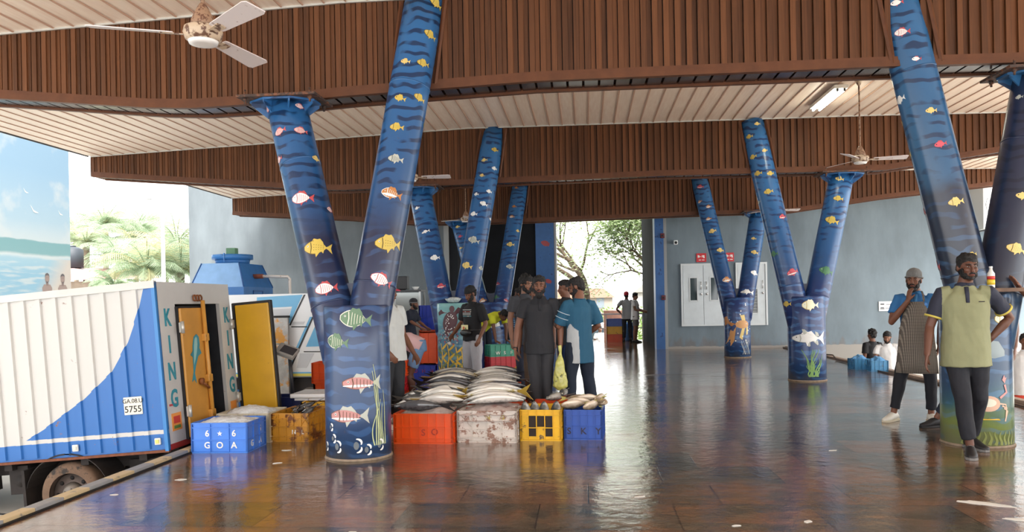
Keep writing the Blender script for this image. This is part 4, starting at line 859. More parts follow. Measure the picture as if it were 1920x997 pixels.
# ------------------------------------------------------------------ blue cooling tank with pipe
t = thing('water_tank', 'blue metal tank with a round lid standing behind the truck against the grey wall', 'tank', (-7.48, 16.15, -.65))
BT = mat('tank_blue', (46,110,176), .4, var=.12, vscale=5, dirt=(90,90,100), dscale=12, dth=.68); BT2 = mat('tank_blue_pale', (130,170,214), .4, var=.1)
w_, d_ = .57, .75; mb = MB()
mb.bx(-w_, w_, -d_, d_, 0, 2.45, 0)
z0, z1 = 2.45, 2.95; a, b_ = (w_, d_), (w_-.17, d_-.17)
vs = [(-a[0],-a[1],z0),(a[0],-a[1],z0),(a[0],a[1],z0),(-a[0],a[1],z0),(-b_[0],-b_[1],z1),(b_[0],-b_[1],z1),(b_[0],b_[1],z1),(-b_[0],b_[1],z1)]
mb.add(vs, [(0,1,5,4)], 1); mb.add(vs, [(1,2,6,5),(2,3,7,6),(3,0,4,7),(4,5,6,7)], 0); tk = mb.build('tank_body', [BT, BT2], t)
mb = MB()
for p, q in ((vs[0],vs[4]),(vs[1],vs[5]),(vs[2],vs[6])): mb.cyl(p, q, .015, 6)
for x0, x1 in ((-.32,.22),): mb.bx(x0,x1,-d_-.015,-d_,2.05,2.07); mb.bx(x0,x1,-d_-.015,-d_,2.36,2.38); mb.bx(x0,x0+.02,-d_-.015,-d_,2.05,2.38); mb.bx(x1-.02,x1,-d_-.015,-d_,2.05,2.38)
for y0, y1 in ((-.3,.2),): mb.bx(w_,w_+.015,y0,y1,1.9,1.92); mb.bx(w_,w_+.015,y0,y1,2.36,2.38); mb.bx(w_,w_+.015,y0,y0+.02,1.9,2.38); mb.bx(w_,w_+.015,y1-.02,y1,1.9,2.38)
mb.build('panel_frame', [mat('tank_seam',(34,84,146),.4)], tk)
mb = MB(); mb.loft([(0,0,z1),(0,0,z1+.10)], [.34,.36], 32, 0); mb.loft([(0,0,z1+.10),(0,0,z1+.20)], [.42,.42], 32, 0); mb.bx(.0,.02,-.43,-.40,z1+.04,z1+.22); mb.build('lid_ring', [mat('tank_blue_lid',(58,120,184),.4)], t)
mb = MB(); mb.bevbox((.04,-.1,z1+.27),(.2,.16,.14),.01); mb.build('motor_box', [mat('motor_green',(96,140,104),.5)], t)
mb = MB(); mb.cyl((w_-.1,-.05,2.68),(w_+.12,-.05,2.68),.05,14,1); mb.loft([(w_+.1,-.05,2.68),(w_+.66,-.05,2.66),(w_+.70,-.05,2.62),(w_+.70,-.05,.0)], .032, 12, 0); mb.build('outlet_pipe', [mat('pipe_white',(214,206,198),.5,dirt=(150,110,90),dscale=14,dth=.6), mat('pipe_rust',(130,70,50),.7)], t)

# ------------------------------------------------------------------ crates
def crate_mat(n, c, dirt=(90,66,50), dth=.62, ds=9): return mat('crate_'+n, c, .38, var=.10, vscale=6, dirt=dirt, dscale=ds, dth=dth)
CO = crate_mat('orange', (222,78,12), (150,60,30), .70); CWH = crate_mat('white', (206,196,186), (140,104,86), .52, 13); CY = crate_mat('yellow', (228,176,20), (70,50,26), .60, 14)
CB = crate_mat('blue', (38,78,164), (40,40,66), .66, 20); CGO = crate_mat('skyblue', (70,130,222), (60,80,140), .7, 14); CYB = crate_mat('brownyellow', (200,140,40), (120,70,34), .52, 7); CBE = crate_mat('beige', (204,194,170), (140,110,84), .6)
CDB = crate_mat('deepblue', (28,56,170), (24,30,80), .66); CG = crate_mat('green', (56,150,122), (40,90,80), .68); CR = crate_mat('red', (186,34,44), (110,30,34), .7); CNV = crate_mat('navy', (34,44,96), (20,24,50), .6); CTU = crate_mat('pale_blue', (80,150,196), (90,100,110), .6)
DK = mat('crate_hollow', (44,34,28), .8); INKR = mat('ink_red', (170,50,30), .6); INKK = mat('ink_dark', (40,36,60), .6); INKW = mat('ink_white', (236,232,224), .5); INKG = mat('ink_olive', (170,150,70), .6)
def crate(label, mt, loc, size=(.6,.4,.3), rz=0, rot=None, nv=6, hz=(.18,.52), text=None, ink=None, group=None, brace=False, dark=None, cat='crate', text_side=None, ts=.09):
    W, D, Hh = size; t = thing('plastic_crate', label, cat, loc, rz, group)
    if rot: t.rotation_euler = rot
    mb = MB(); th = .012; r = .012
    mb.bx(-W/2+r, W/2-r, -D/2+r, D/2-r, .0, .014)
    for sx in (-1, 1): mb.bx(sx*(W/2-r), sx*(W/2-r-th), -D/2+r, D/2-r, 0.01, Hh-.004)
    for sy in (-1, 1): mb.bx(-W/2+r, W/2-r, sy*(D/2-r), sy*(D/2-r-th), 0.01, Hh-.004)
    mb.build('crate_body', [mt], t)
    rb = MB()
    for sy in (-1, 1):
        for i in range(nv+1):
            x = -W/2+.004+(W-.008)*i/nv
            if i in (0, nv): x = -W/2+.006 if i == 0 else W/2-.006
            rb.box((x, sy*(D/2-r/2), Hh/2), (.007 if i not in (0,nv) else .012, r, Hh))
        for hh in (0.006/Hh,)+tuple(hz)+(1-.006/Hh,): rb.box((0, sy*(D/2-r/2), Hh*hh), (W, r, .008 if 0.03 < hh < .97 else .012))
    m2 = max(3, round(nv*D/W))
    for sx in (-1, 1):
        for i in range(m2+1):
            y = -D/2+.006+(D-.012)*i/m2; rb.box((sx*(W/2-r/2), y, Hh/2), (r, .007 if i not in (0,m2) else .012, Hh))
        for hh in (0.006/Hh,)+tuple(hz)+(1-.006/Hh,): rb.box((sx*(W/2-r/2), 0, Hh*hh), (r, D, .008 if 0.03 < hh < .97 else .012))
    if brace:
        for sx in (-1, 1):
            for (z0_, z1_) in ((.02,Hh*hz[0]),(Hh*hz[1]+.02,Hh-.01)) if len(hz) > 1 else ((.02,Hh*.2),):
                for a_, b_2 in ((z0_,z1_),(z1_,z0_)): rb.cyl((sx*(W/2-.008),-D/2+.006,a_),(sx*(W/2-W/nv),-D/2+.006,b_2),.0035,5,smooth=False)
    rb.build('rib_frame', [mt], t)
    if dark:
        dd = MB()
        for (i, a_, b_2) in dark:
            x0 = -W/2+W*i/nv+.006; x1 = -W/2+W*(i+1)/nv-.006; dd.bx(x0, x1, -D/2+r-.002, -D/2+r+.001, a_*Hh, b_2*Hh)
        dd.build('dark_opening', [DK], t)
    if text:
        tm = MB()
        for ch, x, z in text:
            if ch == '*':
                st = [(.5*ts*.62*(1 if k%2==0 else .42)*math.sin(k*math.pi/5), .5*ts*.62*(1 if k%2==0 else .42)*math.cos(k*math.pi/5)) for k in range(10)]
                tm.prism(st, 0, .002, 0, Matrix.Translation((x*W,-D/2+r-.001,z*Hh)) @ Matrix.Rotation(math.pi/2,4,'X'))
            else: add_text(tm, ch, ts, Matrix.Translation((x*W,-D/2+r-.003,z*Hh)) @ Matrix.Rotation(math.pi/2,4,'X'), 0, .0015)
        if text_side:
            for ch, y, z in text_side: add_text(tm, ch, ts, Matrix.Translation((W/2-r+.003,y*D,z*Hh)) @ Matrix.Rotation(math.pi/2,4,'Z') @ Matrix.Rotation(math.pi/2,4,'X'), 0, .0015)
        tm.build('lettering', [ink], t)
    return t
# front row
crate('orange crate marked S O at the front left of the fish pile', CO, (-1.61,7.87,0), (.61,.40,.30), -.07, nv=7, hz=(.16,.54), text=[('S',-.0,.36),('O',.19,.38)], ink=INKR)
crate('white stained crate with faded letters at the front of the fish pile', CWH, (-.98,7.94,0), (.61,.40,.315), -.07, nv=4, hz=(.16,.4,.66), brace=True, text=[('I',-.25,.78),('N',.02,.78),('G',.26,.78)], ink=INKG, ts=.06)
crate('yellow crate with dark openings holding four standing fish', CY, (-.445,8.07,0), (.42,.50,.31), -.07, nv=5, hz=(.42,.83), dark=[(1,.14,.8),(3,.14,.8),(2,.45,.8)])
crate('blue crate marked S K Y heaped with round bodied fish', CB, (-.02,8.12,0), (.39,.50,.30), -.07, nv=5, hz=(.45,.80), text=[('S',-.37,.28),('K',.0,.28),('Y',.38,.28)], ink=INKK)
# crates under the pile
RNAMES = ['second', 'third', 'fourth', 'fifth', 'sixth', 'seventh', 'eighth']
for r_ in range(7):
    y = 8.30+.43*r_
    for c_, x in ((0,-1.60-.07*(y-8.2)),(1,-.98-.09*(y-8.2))):
        mt, nm = ((CWH,'white') if (r_*2+c_) in (5,6,10) else (CO,'orange'))
        if r_ == 3 and c_ == 0: mt, nm = CBE, 'beige'
        crate('%s crate under the fish pile, %s row from the front, %s file' % (nm, RNAMES[r_], 'left' if c_ == 0 else 'right'), mt, (x,y,0), (.6,.41,.30), random.uniform(-.02,.02), nv=6, group='crates under the fish pile')
crate('orange crate standing at the far right corner of the fish pile', CO, (-.76,11.05,.0), (.30,.5,.34), .05, nv=4)
# left group by the truck
crate('light blue crate marked 6 star 6 GOA full of crushed ice', CGO, (-3.51,7.44,0), (.56,.46,.29), .02, nv=3, hz=(.43,.84), text=[('6',-.22,.64),('*',-.0,.64),('6',.25,.64),('G',-.22,.25),('O',.0,.25),('A',.25,.25)], ink=INKW, ts=.085, text_side=[('G',-.22,.25),('6',.2,.64),('A',.2,.25)])
crate('beige crate of ice behind the light blue crate', CBE, (-3.52,8.00,0), (.56,.5,.30), .02, nv=5)
crate('brown-yellow crate with dark fish beside the near column', CYB, (-3.03,8.12,0), (.42,.60,.29), -.06, nv=5, hz=(.18,.52,.8), brace=True, text=[('N',.1,.33),('L',.32,.33)], ink=INKW, ts=.06)
crate('yellow crate under the weighing platform', CY, (-3.0,8.95,0), (.46,.6,.30), 0, nv=5); crate('navy crate beside the weighing platform', CNV, (-3.56,9.3,0), (.5,.4,.30), 0, nv=5)
crate('orange crate seen left of the near column, lower of two', CO, (-3.55,11.0,0), (.6,.4,.29), 0, nv=6); crate('orange crate seen left of the near column, upper of two', CO, (-3.58,11.0,.29), (.6,.4,.29), .05, nv=6)
crate('orange crate right of the near column, lower of three', CO, (-2.52,9.95,0), (.4,.55,.26), 0, nv=4); crate('red crate right of the near column, middle of three', CR, (-2.52,9.95,.26), (.4,.55,.2), .03, nv=4); crate('orange crate right of the near column, top of three', CO, (-2.52,9.95,.46), (.4,.55,.2), -.02, nv=4)
crate('deep blue crate with red letters below the upended orange crate', CDB, (-2.84,13.85,0), (.46,.5,.30), 0, nv=4, hz=(.25,.7), text=[('D',-.32,.66),('H',-.02,.66),('N',.3,.66)], ink=INKR, ts=.08)
crate('orange crate stood on end on a deep blue crate', CO, (-2.93,13.85,.60), (.58,.36,.3), rot=(0,math.pi/2,0), nv=6)
for k, (mt, nm) in enumerate(((CO,'orange'),(CO,'orange'),(CO,'orange'),(CDB,'deep blue'),(CDB,'deep blue'))):
    crate('%s crate in the tall stack beside the man in navy, %s from the floor' % (nm, ['first','second','third','fourth','fifth'][k]), mt, (-3.42+.02*(k%2),17.2,k*.27), (.42,.55,.265), .03*(k%2), nv=5, group='tall stack beside the man in navy')
crate('red crate under the green crate by the bending man', CR, (-1.77,16.3,0), (.58,.4,.26), .42, nv=5); crate('green crate lettered W S F that the bending man leans on', CG, (-1.77,16.3,.26), (.58,.4,.24), .42, nv=5, text=[('W',-.2,.3),('S',.05,.3),('F',.3,.3)], ink=INKW, ts=.1)
crate('blue crate left of the red crate, behind the track pants', CB, (-2.42,16.6,0), (.5,.4,.28), .2, nv=5); crate('deep blue crate upper, behind the track pants', CDB, (-2.42,16.6,.28), (.5,.4,.28), .15, nv=5)
crate('low blue crate behind the green crate', CDB, (-1.45,17.2,0), (.56,.4,.28), 0, nv=5); crate('low blue crate behind the green crate, upper one', CTU, (-1.45,17.2,.28), (.56,.4,.26), .1, nv=5)
crate('yellow crate between the plaid shirt man and the fish pile', CY, (-1.00,13.2,0), (.4,.5,.28), 0, nv=4)
for k, (mt, nm) in enumerate(((CO,'orange'),(CY,'yellow'),(CB,'blue'))):
    crate('%s crate in the stack by the far railing, %s' % (nm, ['bottom','middle','top'][k]), mt, (.97,26.1,k*.255), (.52,.4,.25), 0, nv=6, hz=(.5,), group='stack by the far railing')
crate('small pale blue tub beside the right kerb, left one', CTU, (5.12,15.3,0), (.30,.3,.2), .1, nv=4); crate('small pale blue tub beside the right kerb, right one', CTU, (5.30,14.86,0), (.3,.3,.2), -.1, nv=4)
for (x, y, lb) in ((5.12,15.3,'pale blue cloth bundled in the left tub'),(5.30,14.86,'blue cloth bundled in the right tub')):
    t = thing('cloth_bundle', lb, 'cloth', (x, y, .16)); mb = MB(); mb.ball((0,0,.02), (.15,.14,.075)); link('cloth', remesh(mb,.012,1,mats=[mat('cloth_blue',(90,150,200),.7)],noise_amp=.04,noise_scale=9,seed=x), t)

# ice
ICE = mat('crushed_ice', (232,238,242), .25, var=.06, vscale=30, bump=.8, bscale=60)
def ice(label, loc, sx, sy, h=.06, rz=0, mt=None, seed=0):
    mb = MB(); N = 22; vs = []; fs = []
    for j in range(N+1):
        for i in range(N+1):
            u, v = i/N*2-1, j/N*2-1; z = h*(1-abs(u)**2.2)*(1-abs(v)**2.2)+.016*noise.noise(Vector((u*5+seed,v*5,seed)))+.01*noise.noise(Vector((u*15+seed,v*15,seed)))
            vs.append((u*sx/2, v*sy/2, z))
    for j in range(N):
        for i in range(N): a = j*(N+1)+i; fs.append((a,a+1,a+N+2,a+N+1))
    b0 = len(vs); vs += [(-sx/2,-sy/2,-.06),(sx/2,-sy/2,-.06),(sx/2,sy/2,-.06),(-sx/2,sy/2,-.06)]; fs.append((b0+3,b0+2,b0+1,b0))
    mb.add(vs, fs, 0, True); o = mb.build('crushed_ice', [mt or ICE]); o.location = loc; o.rotation_euler = (0,0,rz); return tag(o, label, 'ice', kind='stuff')
ice('crushed white ice filling the light blue crate', (-3.51,7.44,.27), .52, .42, .045, .02, seed=1)
ice('crushed white ice filling the beige crate behind the light blue crate', (-3.52,8.0,.27), .51, .45, .08, .02, seed=2)
ICED = mat('bloody_ice', (214,196,190), .35, var=.12, vscale=14, bump=.7, bscale=50, dirt=(176,140,132), dscale=4, dth=.56)
for c_, x in ((0,-1.6),(1,-.98)):
    for j in range(4):
        ice('pinkish crushed ice under the fish, %s file, %s patch from the front' % ('left' if c_ == 0 else 'right', ['first','second','third','fourth'][j]), (x-.085*.86*j,8.13+.86*j,.275), .58, .84, .07, 0, ICED, seed=c_*7+j)

# ------------------------------------------------------------------ fish
def fish_mat(name, back, mid, belly, ycut=(.02,.045), patt=.0, yel=None):
    m = bpy.data.materials.new(name); m.use_nodes = True; n, l = m.node_tree.nodes, m.node_tree.links; b = n['Principled BSDF']
    t = n.new('ShaderNodeTexCoord'); sp = n.new('ShaderNodeSeparateXYZ'); l.new(t.outputs['Object'], sp.inputs[0])
    z = n.new('ShaderNodeTexNoise'); z.inputs['Scale'].default_value = 26; z.inputs['Detail'].default_value = 6; l.new(t.outputs['Object'], z.inputs['Vector'])
    r = n.new('ShaderNodeValToRGB'); e = r.color_ramp.elements; e[0].position = .38; e[0].color = srgb(*belly); e[1].position = .80; e[1].color = srgb(*back)
    k = e.new(.56); k.color = srgb(*mid)
    if yel: k = e.new(.62); k.color = srgb(*yel)
    v = math_node(m, 'ADD', math_node(m, 'MULTIPLY', sp.outputs[1], 5.0), math_node(m, 'ADD', .60, math_node(m, 'MULTIPLY', math_node(m, 'SUBTRACT', z.outputs['Fac'], .5), .55)))
    l.new(v, r.inputs[0]); l.new(r.outputs[0], b.inputs['Base Color']); b.inputs['Roughness'].default_value = .22; b.inputs['Metallic'].default_value = .12; b.inputs['Coat Weight'].default_value = .5
    return m
FM = {'silver': fish_mat('fish_silver', (70,76,80), (170,172,168), (232,228,220)), 'yellow': fish_mat('fish_yellowline', (84,92,84), (206,200,176), (240,236,226), yel=(176,158,84)),
      'dark': fish_mat('fish_dark', (30,32,36), (44,46,50), (96,96,98)), 'grey': fish_mat('fish_grey', (58,60,60), (116,116,112), (190,186,178)), 'olive': fish_mat('fish_olive', (66,60,44), (108,94,64), (196,186,160)), 'puffer': fish_mat('fish_pomfret', (110,98,78), (176,156,130), (222,206,186))}
FIN = {'silver': mat('fin_grey',(96,96,92),.4), 'yellow': mat('fin_yellow',(190,160,70),.4), 'dark': mat('fin_dark',(28,28,32),.4), 'grey': mat('fin_grey',(96,96,92),.4), 'olive': mat('fin_olive',(150,120,50),.4), 'puffer': mat('fin_pale_yellow',(200,190,110),.4)}
EYEW = mat('fish_eye_ring',(220,214,190),.2); EYEB = mat('fish_eye_black',(14,14,16),.1)
def make_fish(kind, L=.62, h=.075, th=.04, droop=.35, label='', deep=False):
    t = thing('fish', label, 'fish', (0,0,0)); N = 18; pts = []; rad = []
    for i in range(N+1):
        s = i/N; x = L*(s-.5)*.86-.03*L   # head at -x
        pr = math.sin(math.pi*min(1, s*.98+.02))**(.62 if deep else .75)*(1-.18*s) if s < .5 else (math.sin(math.pi*min(1,s*.98+.02))**.9)
        pr = max(pr, .10); pts.append((x, 0, -droop*x*x)); rad.append((h*pr, th*max(pr,.22)))
    mb = MB(); mb.loft(pts, rad, 16, 0, side=(0,1,0)); b = mb.build('fish_body', [FM[kind]], t)
    xe = pts[-1][0]; ze = pts[-1][2]; mb = MB(); M = Matrix.Translation((xe-.005,0,ze)) @ Matrix.Rotation(math.atan(2*droop*xe),4,'Y')
    mb.prism([(-.01,-.010),(.04*L/.6,-.03),(.14*L/.6,-.10*L/.6),(.085*L/.6,0),(.14*L/.6,.10*L/.6),(.04*L/.6,.03),(-.01,.010)], -.002, .003, 0, M); mb.build('tail_fin', [FIN[kind]], t)
    mb = MB(); zx = lambda x: -droop*x*x
    mb.add([(-.10*L,h*.80,zx(-.1*L)),(.0,h*1.28,zx(0)+.004),(.06*L,h*.9,zx(.06*L)),(.22*L,h*.62,zx(.22*L)),(.0,h*.85,zx(0)-.01)], [(0,1,2,4),(4,2,3)], 0); mb.build('dorsal_fin', [FIN[kind]], t)
    mb = MB(); xp = -.24*L; M = Matrix.Translation((xp,-h*.1,zx(xp)+th*.86)) @ Matrix.Rotation(-.25,4,'Z') @ Matrix.Rotation(.12,4,'Y'); mb.prism([(0,-.012),(.12*L,-.02),(.17*L,.0),(.10*L,.018),(0,.012)], 0, .003, 0, M); mb.build('pectoral_fin', [FIN[kind]], t)
    mb = MB(); xq = pts[2][0]; mb.ball((xq,h*.12,zx(xq)+rad[2][1]*.86),(.011,.011,.006),0,10,6); mb.ball((xq,h*.12,zx(xq)+rad[2][1]*.86+.0035),(.006,.006,.004),1,8,5); mb.build('eye', [EYEW, EYEB], t)
    return t
PROTO = {}
def put_fish(kind, L, loc, rot, label, group=None, h=.075, th=.04, droop=.35, deep=False, scale=1.0, flipx=False):
    key = (kind, L, h, th, droop)
    if key in PROTO: o = copy_tree(PROTO[key])
    else: o = PROTO[key] = make_fish(kind, L, h, th, droop, deep=deep)
    o['label'] = label; o.location = loc; o.rotation_euler = rot; o.scale = (scale*(-1 if flipx else 1),scale,scale)
    if group: o['group'] = group
    elif 'group' in o: del o['group']
    return o
ORD = ['first','second','third','fourth','fifth','sixth','seventh','eighth','ninth','tenth','eleventh','twelfth']
put_fish('dark', .56, (-1.68,7.80,.365), (math.radians(-38),0,.04), 'black tuna-like fish lying alone on the front orange crate', h=.068, th=.055, droop=.18)
def fan_fish(cx, y0, y1, n, L, kinds, who, group, z0=.37, z1=.42, tilt=-38, jit=.02, flip=True):
    for i in range(n):
        f = i/(n-1); k = kinds[i]; rz = random.uniform(-.2,.2)
        put_fish(k, L, (cx-.09*(y0+(y1-y0)*f-8.2)+random.uniform(-jit,jit), y0+(y1-y0)*f, z0+(z1-z0)*math.sin(math.pi*min(f*.7+.1,1))), (math.radians(tilt+random.uniform(-16,16)), random.uniform(-.10,.10), math.pi+rz if random.random() < .0 else rz),
                 '%s fish, %s from the front in %s' % ({'silver':'silver white','yellow':'white yellow-lined','dark':'black backed','grey':'grey mottled','olive':'olive brown'}[k], ORD[i], who), group, h=.078, th=.045, droop=.42, flipx=(i % 5 != 3), scale=random.uniform(.9,1.06))
fan_fish(-1.53, 8.08, 8.92, 8, .60, ['silver','yellow','silver','yellow','silver','olive','dark','grey'], 'the front left heap', 'fish of the front left heap', .375, .43)
fan_fish(-.99, 7.98, 8.98, 10, .74, ['silver','silver','yellow','yellow','silver','silver','yellow','grey','grey','dark'], 'the front right heap', 'fish of the front right heap', .385, .45)
fan_fish(-1.55, 9.2, 10.9, 10, .70, ['grey','dark','dark','silver','dark','olive','grey','dark','grey','dark'], 'the rear left heap', 'fish of the rear left heap', .40, .46, tilt=-30)
fan_fish(-1.02, 9.2, 11.1, 12, .74, ['olive','silver','grey','grey','silver','grey','yellow','silver','dark','silver','grey','dark'], 'the rear right heap', 'fish of the rear right heap', .40, .46, tilt=-30)
fan_fish(-1.83, 8.3, 8.9, 4, .48, ['grey','dark','grey','dark'], 'the thin leftmost file', 'fish at the left edge of the pile', .34, .36, tilt=-34)
for k, x in enumerate((-.605,-.52,-.43,-.315)):
    put_fish('grey', .40, (x,7.94+.02*(k%2),.235), (0,math.radians(56),-math.pi/2+math.pi+.1*(k-1.5)), 'grey fish standing nose up in the yellow crate, %s from the left' % ORD[k], 'fish standing in the yellow crate', h=.062, th=.056, droop=.0, deep=True)
for k, (x, y, z, rz, rx) in enumerate(((-.13,7.97,.345,.3,-50),(-.06,8.03,.37,-.25,-35),(.05,7.95,.335,.9,-60),(.02,8.14,.39,.1,-30),(.12,8.06,.36,2.2,-30),(-.10,8.15,.38,2.9,-25),(.13,8.2,.38,1.3,-40),(-.02,8.28,.37,-.6,-20))):
    put_fish('puffer', .30, (x,y,z), (math.radians(rx),0,rz), 'deep bodied brown fish, %s from the front left in the blue crate' % ORD[k], 'deep bodied fish in the blue crate', h=.062, th=.034, droop=.3, deep=True)
for k, (x, y, rz) in enumerate(((-3.08,8.05,1.9),(-2.98,8.18,2.3),(-2.93,8.02,1.2),(-3.05,8.3,.9))):
    put_fish('dark', .34, (x,y,.25+.015*k), (math.radians(-20),math.radians(-18),rz), 'dark fish in the brown-yellow crate, %s from the front' % ORD[k], 'dark fish in the brown-yellow crate', h=.045, th=.035, droop=.2)
crate('orange crate behind the yellow crate, under two bloody fish', CO, (-.36,8.58,0), (.42,.4,.30), 0, nv=5)
for k, (x, y) in enumerate(((-.32,8.5),(-.25,8.62))): put_fish('grey', .40, (x,y,.36+.03*k), (math.radians(-30),0,.9+.7*k), 'grey fish behind the yellow crate, %s one' % ('nearer','farther')[k], 'two fish behind the yellow crate', h=.052, th=.042, droop=.3)

# ------------------------------------------------------------------ scale, rack, hose, litter
t = thing('weighing_scale', 'platform scale with a tilted display on a black pole left of the near column', 'scale', (-3.22, 9.0, .30))
m = MB(); m.bevbox((.08,0,.055), (.52,.5,.05), .01, 0); m.box((.08,0,.015), (.44,.42,.03), (0,0,0)[0]); m.build('scale_platform', [mat('platform_steel',(206,204,202),.35,.4,dirt=(130,110,100),dscale=9,dth=.6)], t)
m = MB(); m.cyl((-.24,0,.03),(-.27,0,.50),.022,12); m.box((-.2,0,.03),(.14,.06,.03)); m.build('scale_pole', [mat('pole_black',(34,34,38),.4)], t)
Mh = Matrix.Translation((-.29,-.03,.56)) @ Matrix.Rotation(.35,4,'Y') @ Matrix.Rotation(math.radians(35),4,'X')
m = MB(); m.bevbox((0,0,0), (.24,.18,.05), .01, 0, Mh); hd = m.build('display_head', [mat('display_grey',(150,146,140),.4)], t)
m = MB(); m.bevbox((.02,.0,.028), (.17,.12,.006), .002, 0, Mh); m.build('display_screen', [mat('display_dark',(48,48,54),.2)], hd); m = MB(); m.loft([Mh @ Vector(p) for p in ((-.12,-.07,0),(-.19,-.05,0),(-.19,.05,0),(-.12,.07,0))], .012, 8); m.build('display_grip', [mat('grip_white',(220,216,206),.4)], hd)
t = thing('steel_cabinet', 'steel framed glass cabinet against the wall behind the man in navy', 'cabinet', (-4.02, 17.8, 0))
m = MB(); m.bx(-.3,.3,-.25,.25,0,.1,0)
for sx in (-.29,.29):
    for sy in (-.24,.24): m.bx(sx-.02,sx+.02,sy-.02,sy+.02,.1,1.68,0)
m.bx(-.32,.32,-.27,.27,1.66,1.70,1); m.build('cabinet_frame', [mat('cabinet_steel',(170,172,170),.3,.6), mat('cabinet_top',(60,62,64),.4)], t)
m = MB(); m.bx(-.27,.27,-.24,-.235,.12,1.64); m.build('glass_door', [mat('cabinet_glass',(176,182,178),.15,.2)], t); m = MB()
for z in (.5,.9,1.3): m.bx(-.27,.27,-.2,.2,z,z+.015)
m.build('shelf', [mat('cabinet_steel',(170,172,170),.3,.6)], t)
t = thing('black_monitor', 'black box standing on the steel cabinet', 'box', (-4.22, 17.8, 1.70)); m = MB(); m.bevbox((0,0,.17),(.34,.25,.30),.012,0); m.build('casing', [mat('monitor_black',(20,20,22),.4)], t); m = MB(); m.box((0,.0,.012),(.2,.18,.024)); m.build('stand_foot', [GASK], t)
t = thing('white_bowl', 'white bowl on the steel cabinet beside the black box', 'bowl', (-3.86, 17.72, 1.70)); m = MB(); m.loft([(0,0,0),(0,0,.02),(0,0,.07)], [.04,.05,.085], 20); m.build('bowl_shell', [mat('bowl_white',(230,230,226),.3)], t); m = MB(); m.loft([(0,0,.07),(0,0,.075)], [.09,.09], 20); m.build('bowl_rim', [mat('bowl_white',(230,230,226),.3)], t)
for i, (pts, lb) in enumerate((([(XR-.25,22-.3,.015),(XR-.28,19.6,.015),(XR-.2,17.6,.10),(XR-.22,17.3,.02),(XR-.3,15,.015),(XR-.2,12.5,.015),(XR-.35,9,.015),(XR-.2,7,.015)], 'thin brown hose lying along the right kerb'),)):
    t = thing('hose', lb, 'hose', (0,0,0)); m = MB(); m.loft(pts, .014, 8, 0); m.build('hose_pipe', [mat('hose_brown',(92,70,56),.5)], t)
t = thing('plastic_bag', 'yellow plastic bag of fish held between the two front men', 'bag', (-.30, 9.12, .52)); m = MB(); m.loft([(0,0,-.16),(0,0,-.12),(0,0,0),(0,0,.14),(.01,0,.27),(.0,0,.36)], [(.04,.03),(.085,.06),(.08,.055),(.05,.04),(.015,.012),(.02,.014)], 16)
link('bag_film', remesh(m,.009,1,mats=[mat('bag_yellow',(196,194,104),.25,var=.25,vscale=14,dirt=(98,100,62),dscale=10,dth=.56)],noise_amp=.012,noise_scale=14), t)
PAPER = mat('wet_paper', (222,220,214), .5)
lit = [(2.62,5.45,.20,.05,-.5,'long torn strip of white paper on the wet floor, farther one'),(2.68,5.05,.17,.035,-.4,'torn strip of white paper on the wet floor, at the lower right'),(.36,5.6,.05,.02,.3,'small white scrap on the floor in front of the yellow crate'),(-2.9,7.35,.06,.025,.1,'white scrap near the foot of the near column, left of it'),
 (-3.30,6.1,.05,.03,.2,'white scrap on the floor below the light blue crate'),(-2.75,6.75,.05,.03,.6,'pale scrap by the foot of the near column'),(-3.55,5.6,.04,.02,.1,'tiny scrap near the left kerb'),(.9,4.9,.035,.02,.2,'tiny scrap on the bare floor in the foreground'),(-1.45,4.7,.03,.015,.2,'tiny scrap at the bottom of the picture, left of centre'),(1.35,5.0,.04,.025,.9,'small crumpled scrap on the bare floor in the foreground'),(1.9,4.75,.05,.02,.3,'pale scrap near the lower right reflections'),(2.2,7.3,.05,.02,.4,'pale scrap on the floor left of the man in the polo')]
for (x, y, a, b_, rz, lb) in lit:
    m = MB(); rn = random.Random(int(x*100)); o = [(a*math.cos(k*math.pi/6)*rn.uniform(.6,1), b_*math.sin(k*math.pi/6)*rn.uniform(.5,1)) for k in range(12)]; m.prism(o, .0, .003, 0); ob = m.build('paper_scrap', [PAPER]); ob.location = (x, y, .0005); ob.rotation_euler = (0,0,rz); tag(ob, lb, 'litter')
t = thing('plastic_bottle', 'small green and white crushed bottle lying beyond the left kerb', 'bottle', (-4.14, 5.35, -.60)); m = MB(); m.loft([(-.1,0,0),(-.09,0,0),(.04,0,0),(.08,0,0),(.1,0,0)], [.02,.04,.04,.018,.018], 14); m.build('bottle_body', [mat('bottle_clear',(200,216,216),.2)], t); m = MB(); m.loft([(-.05,0,0),(.01,0,0)], .042, 14); m.build('bottle_label', [mat('label_green',(40,150,120),.4)], t)
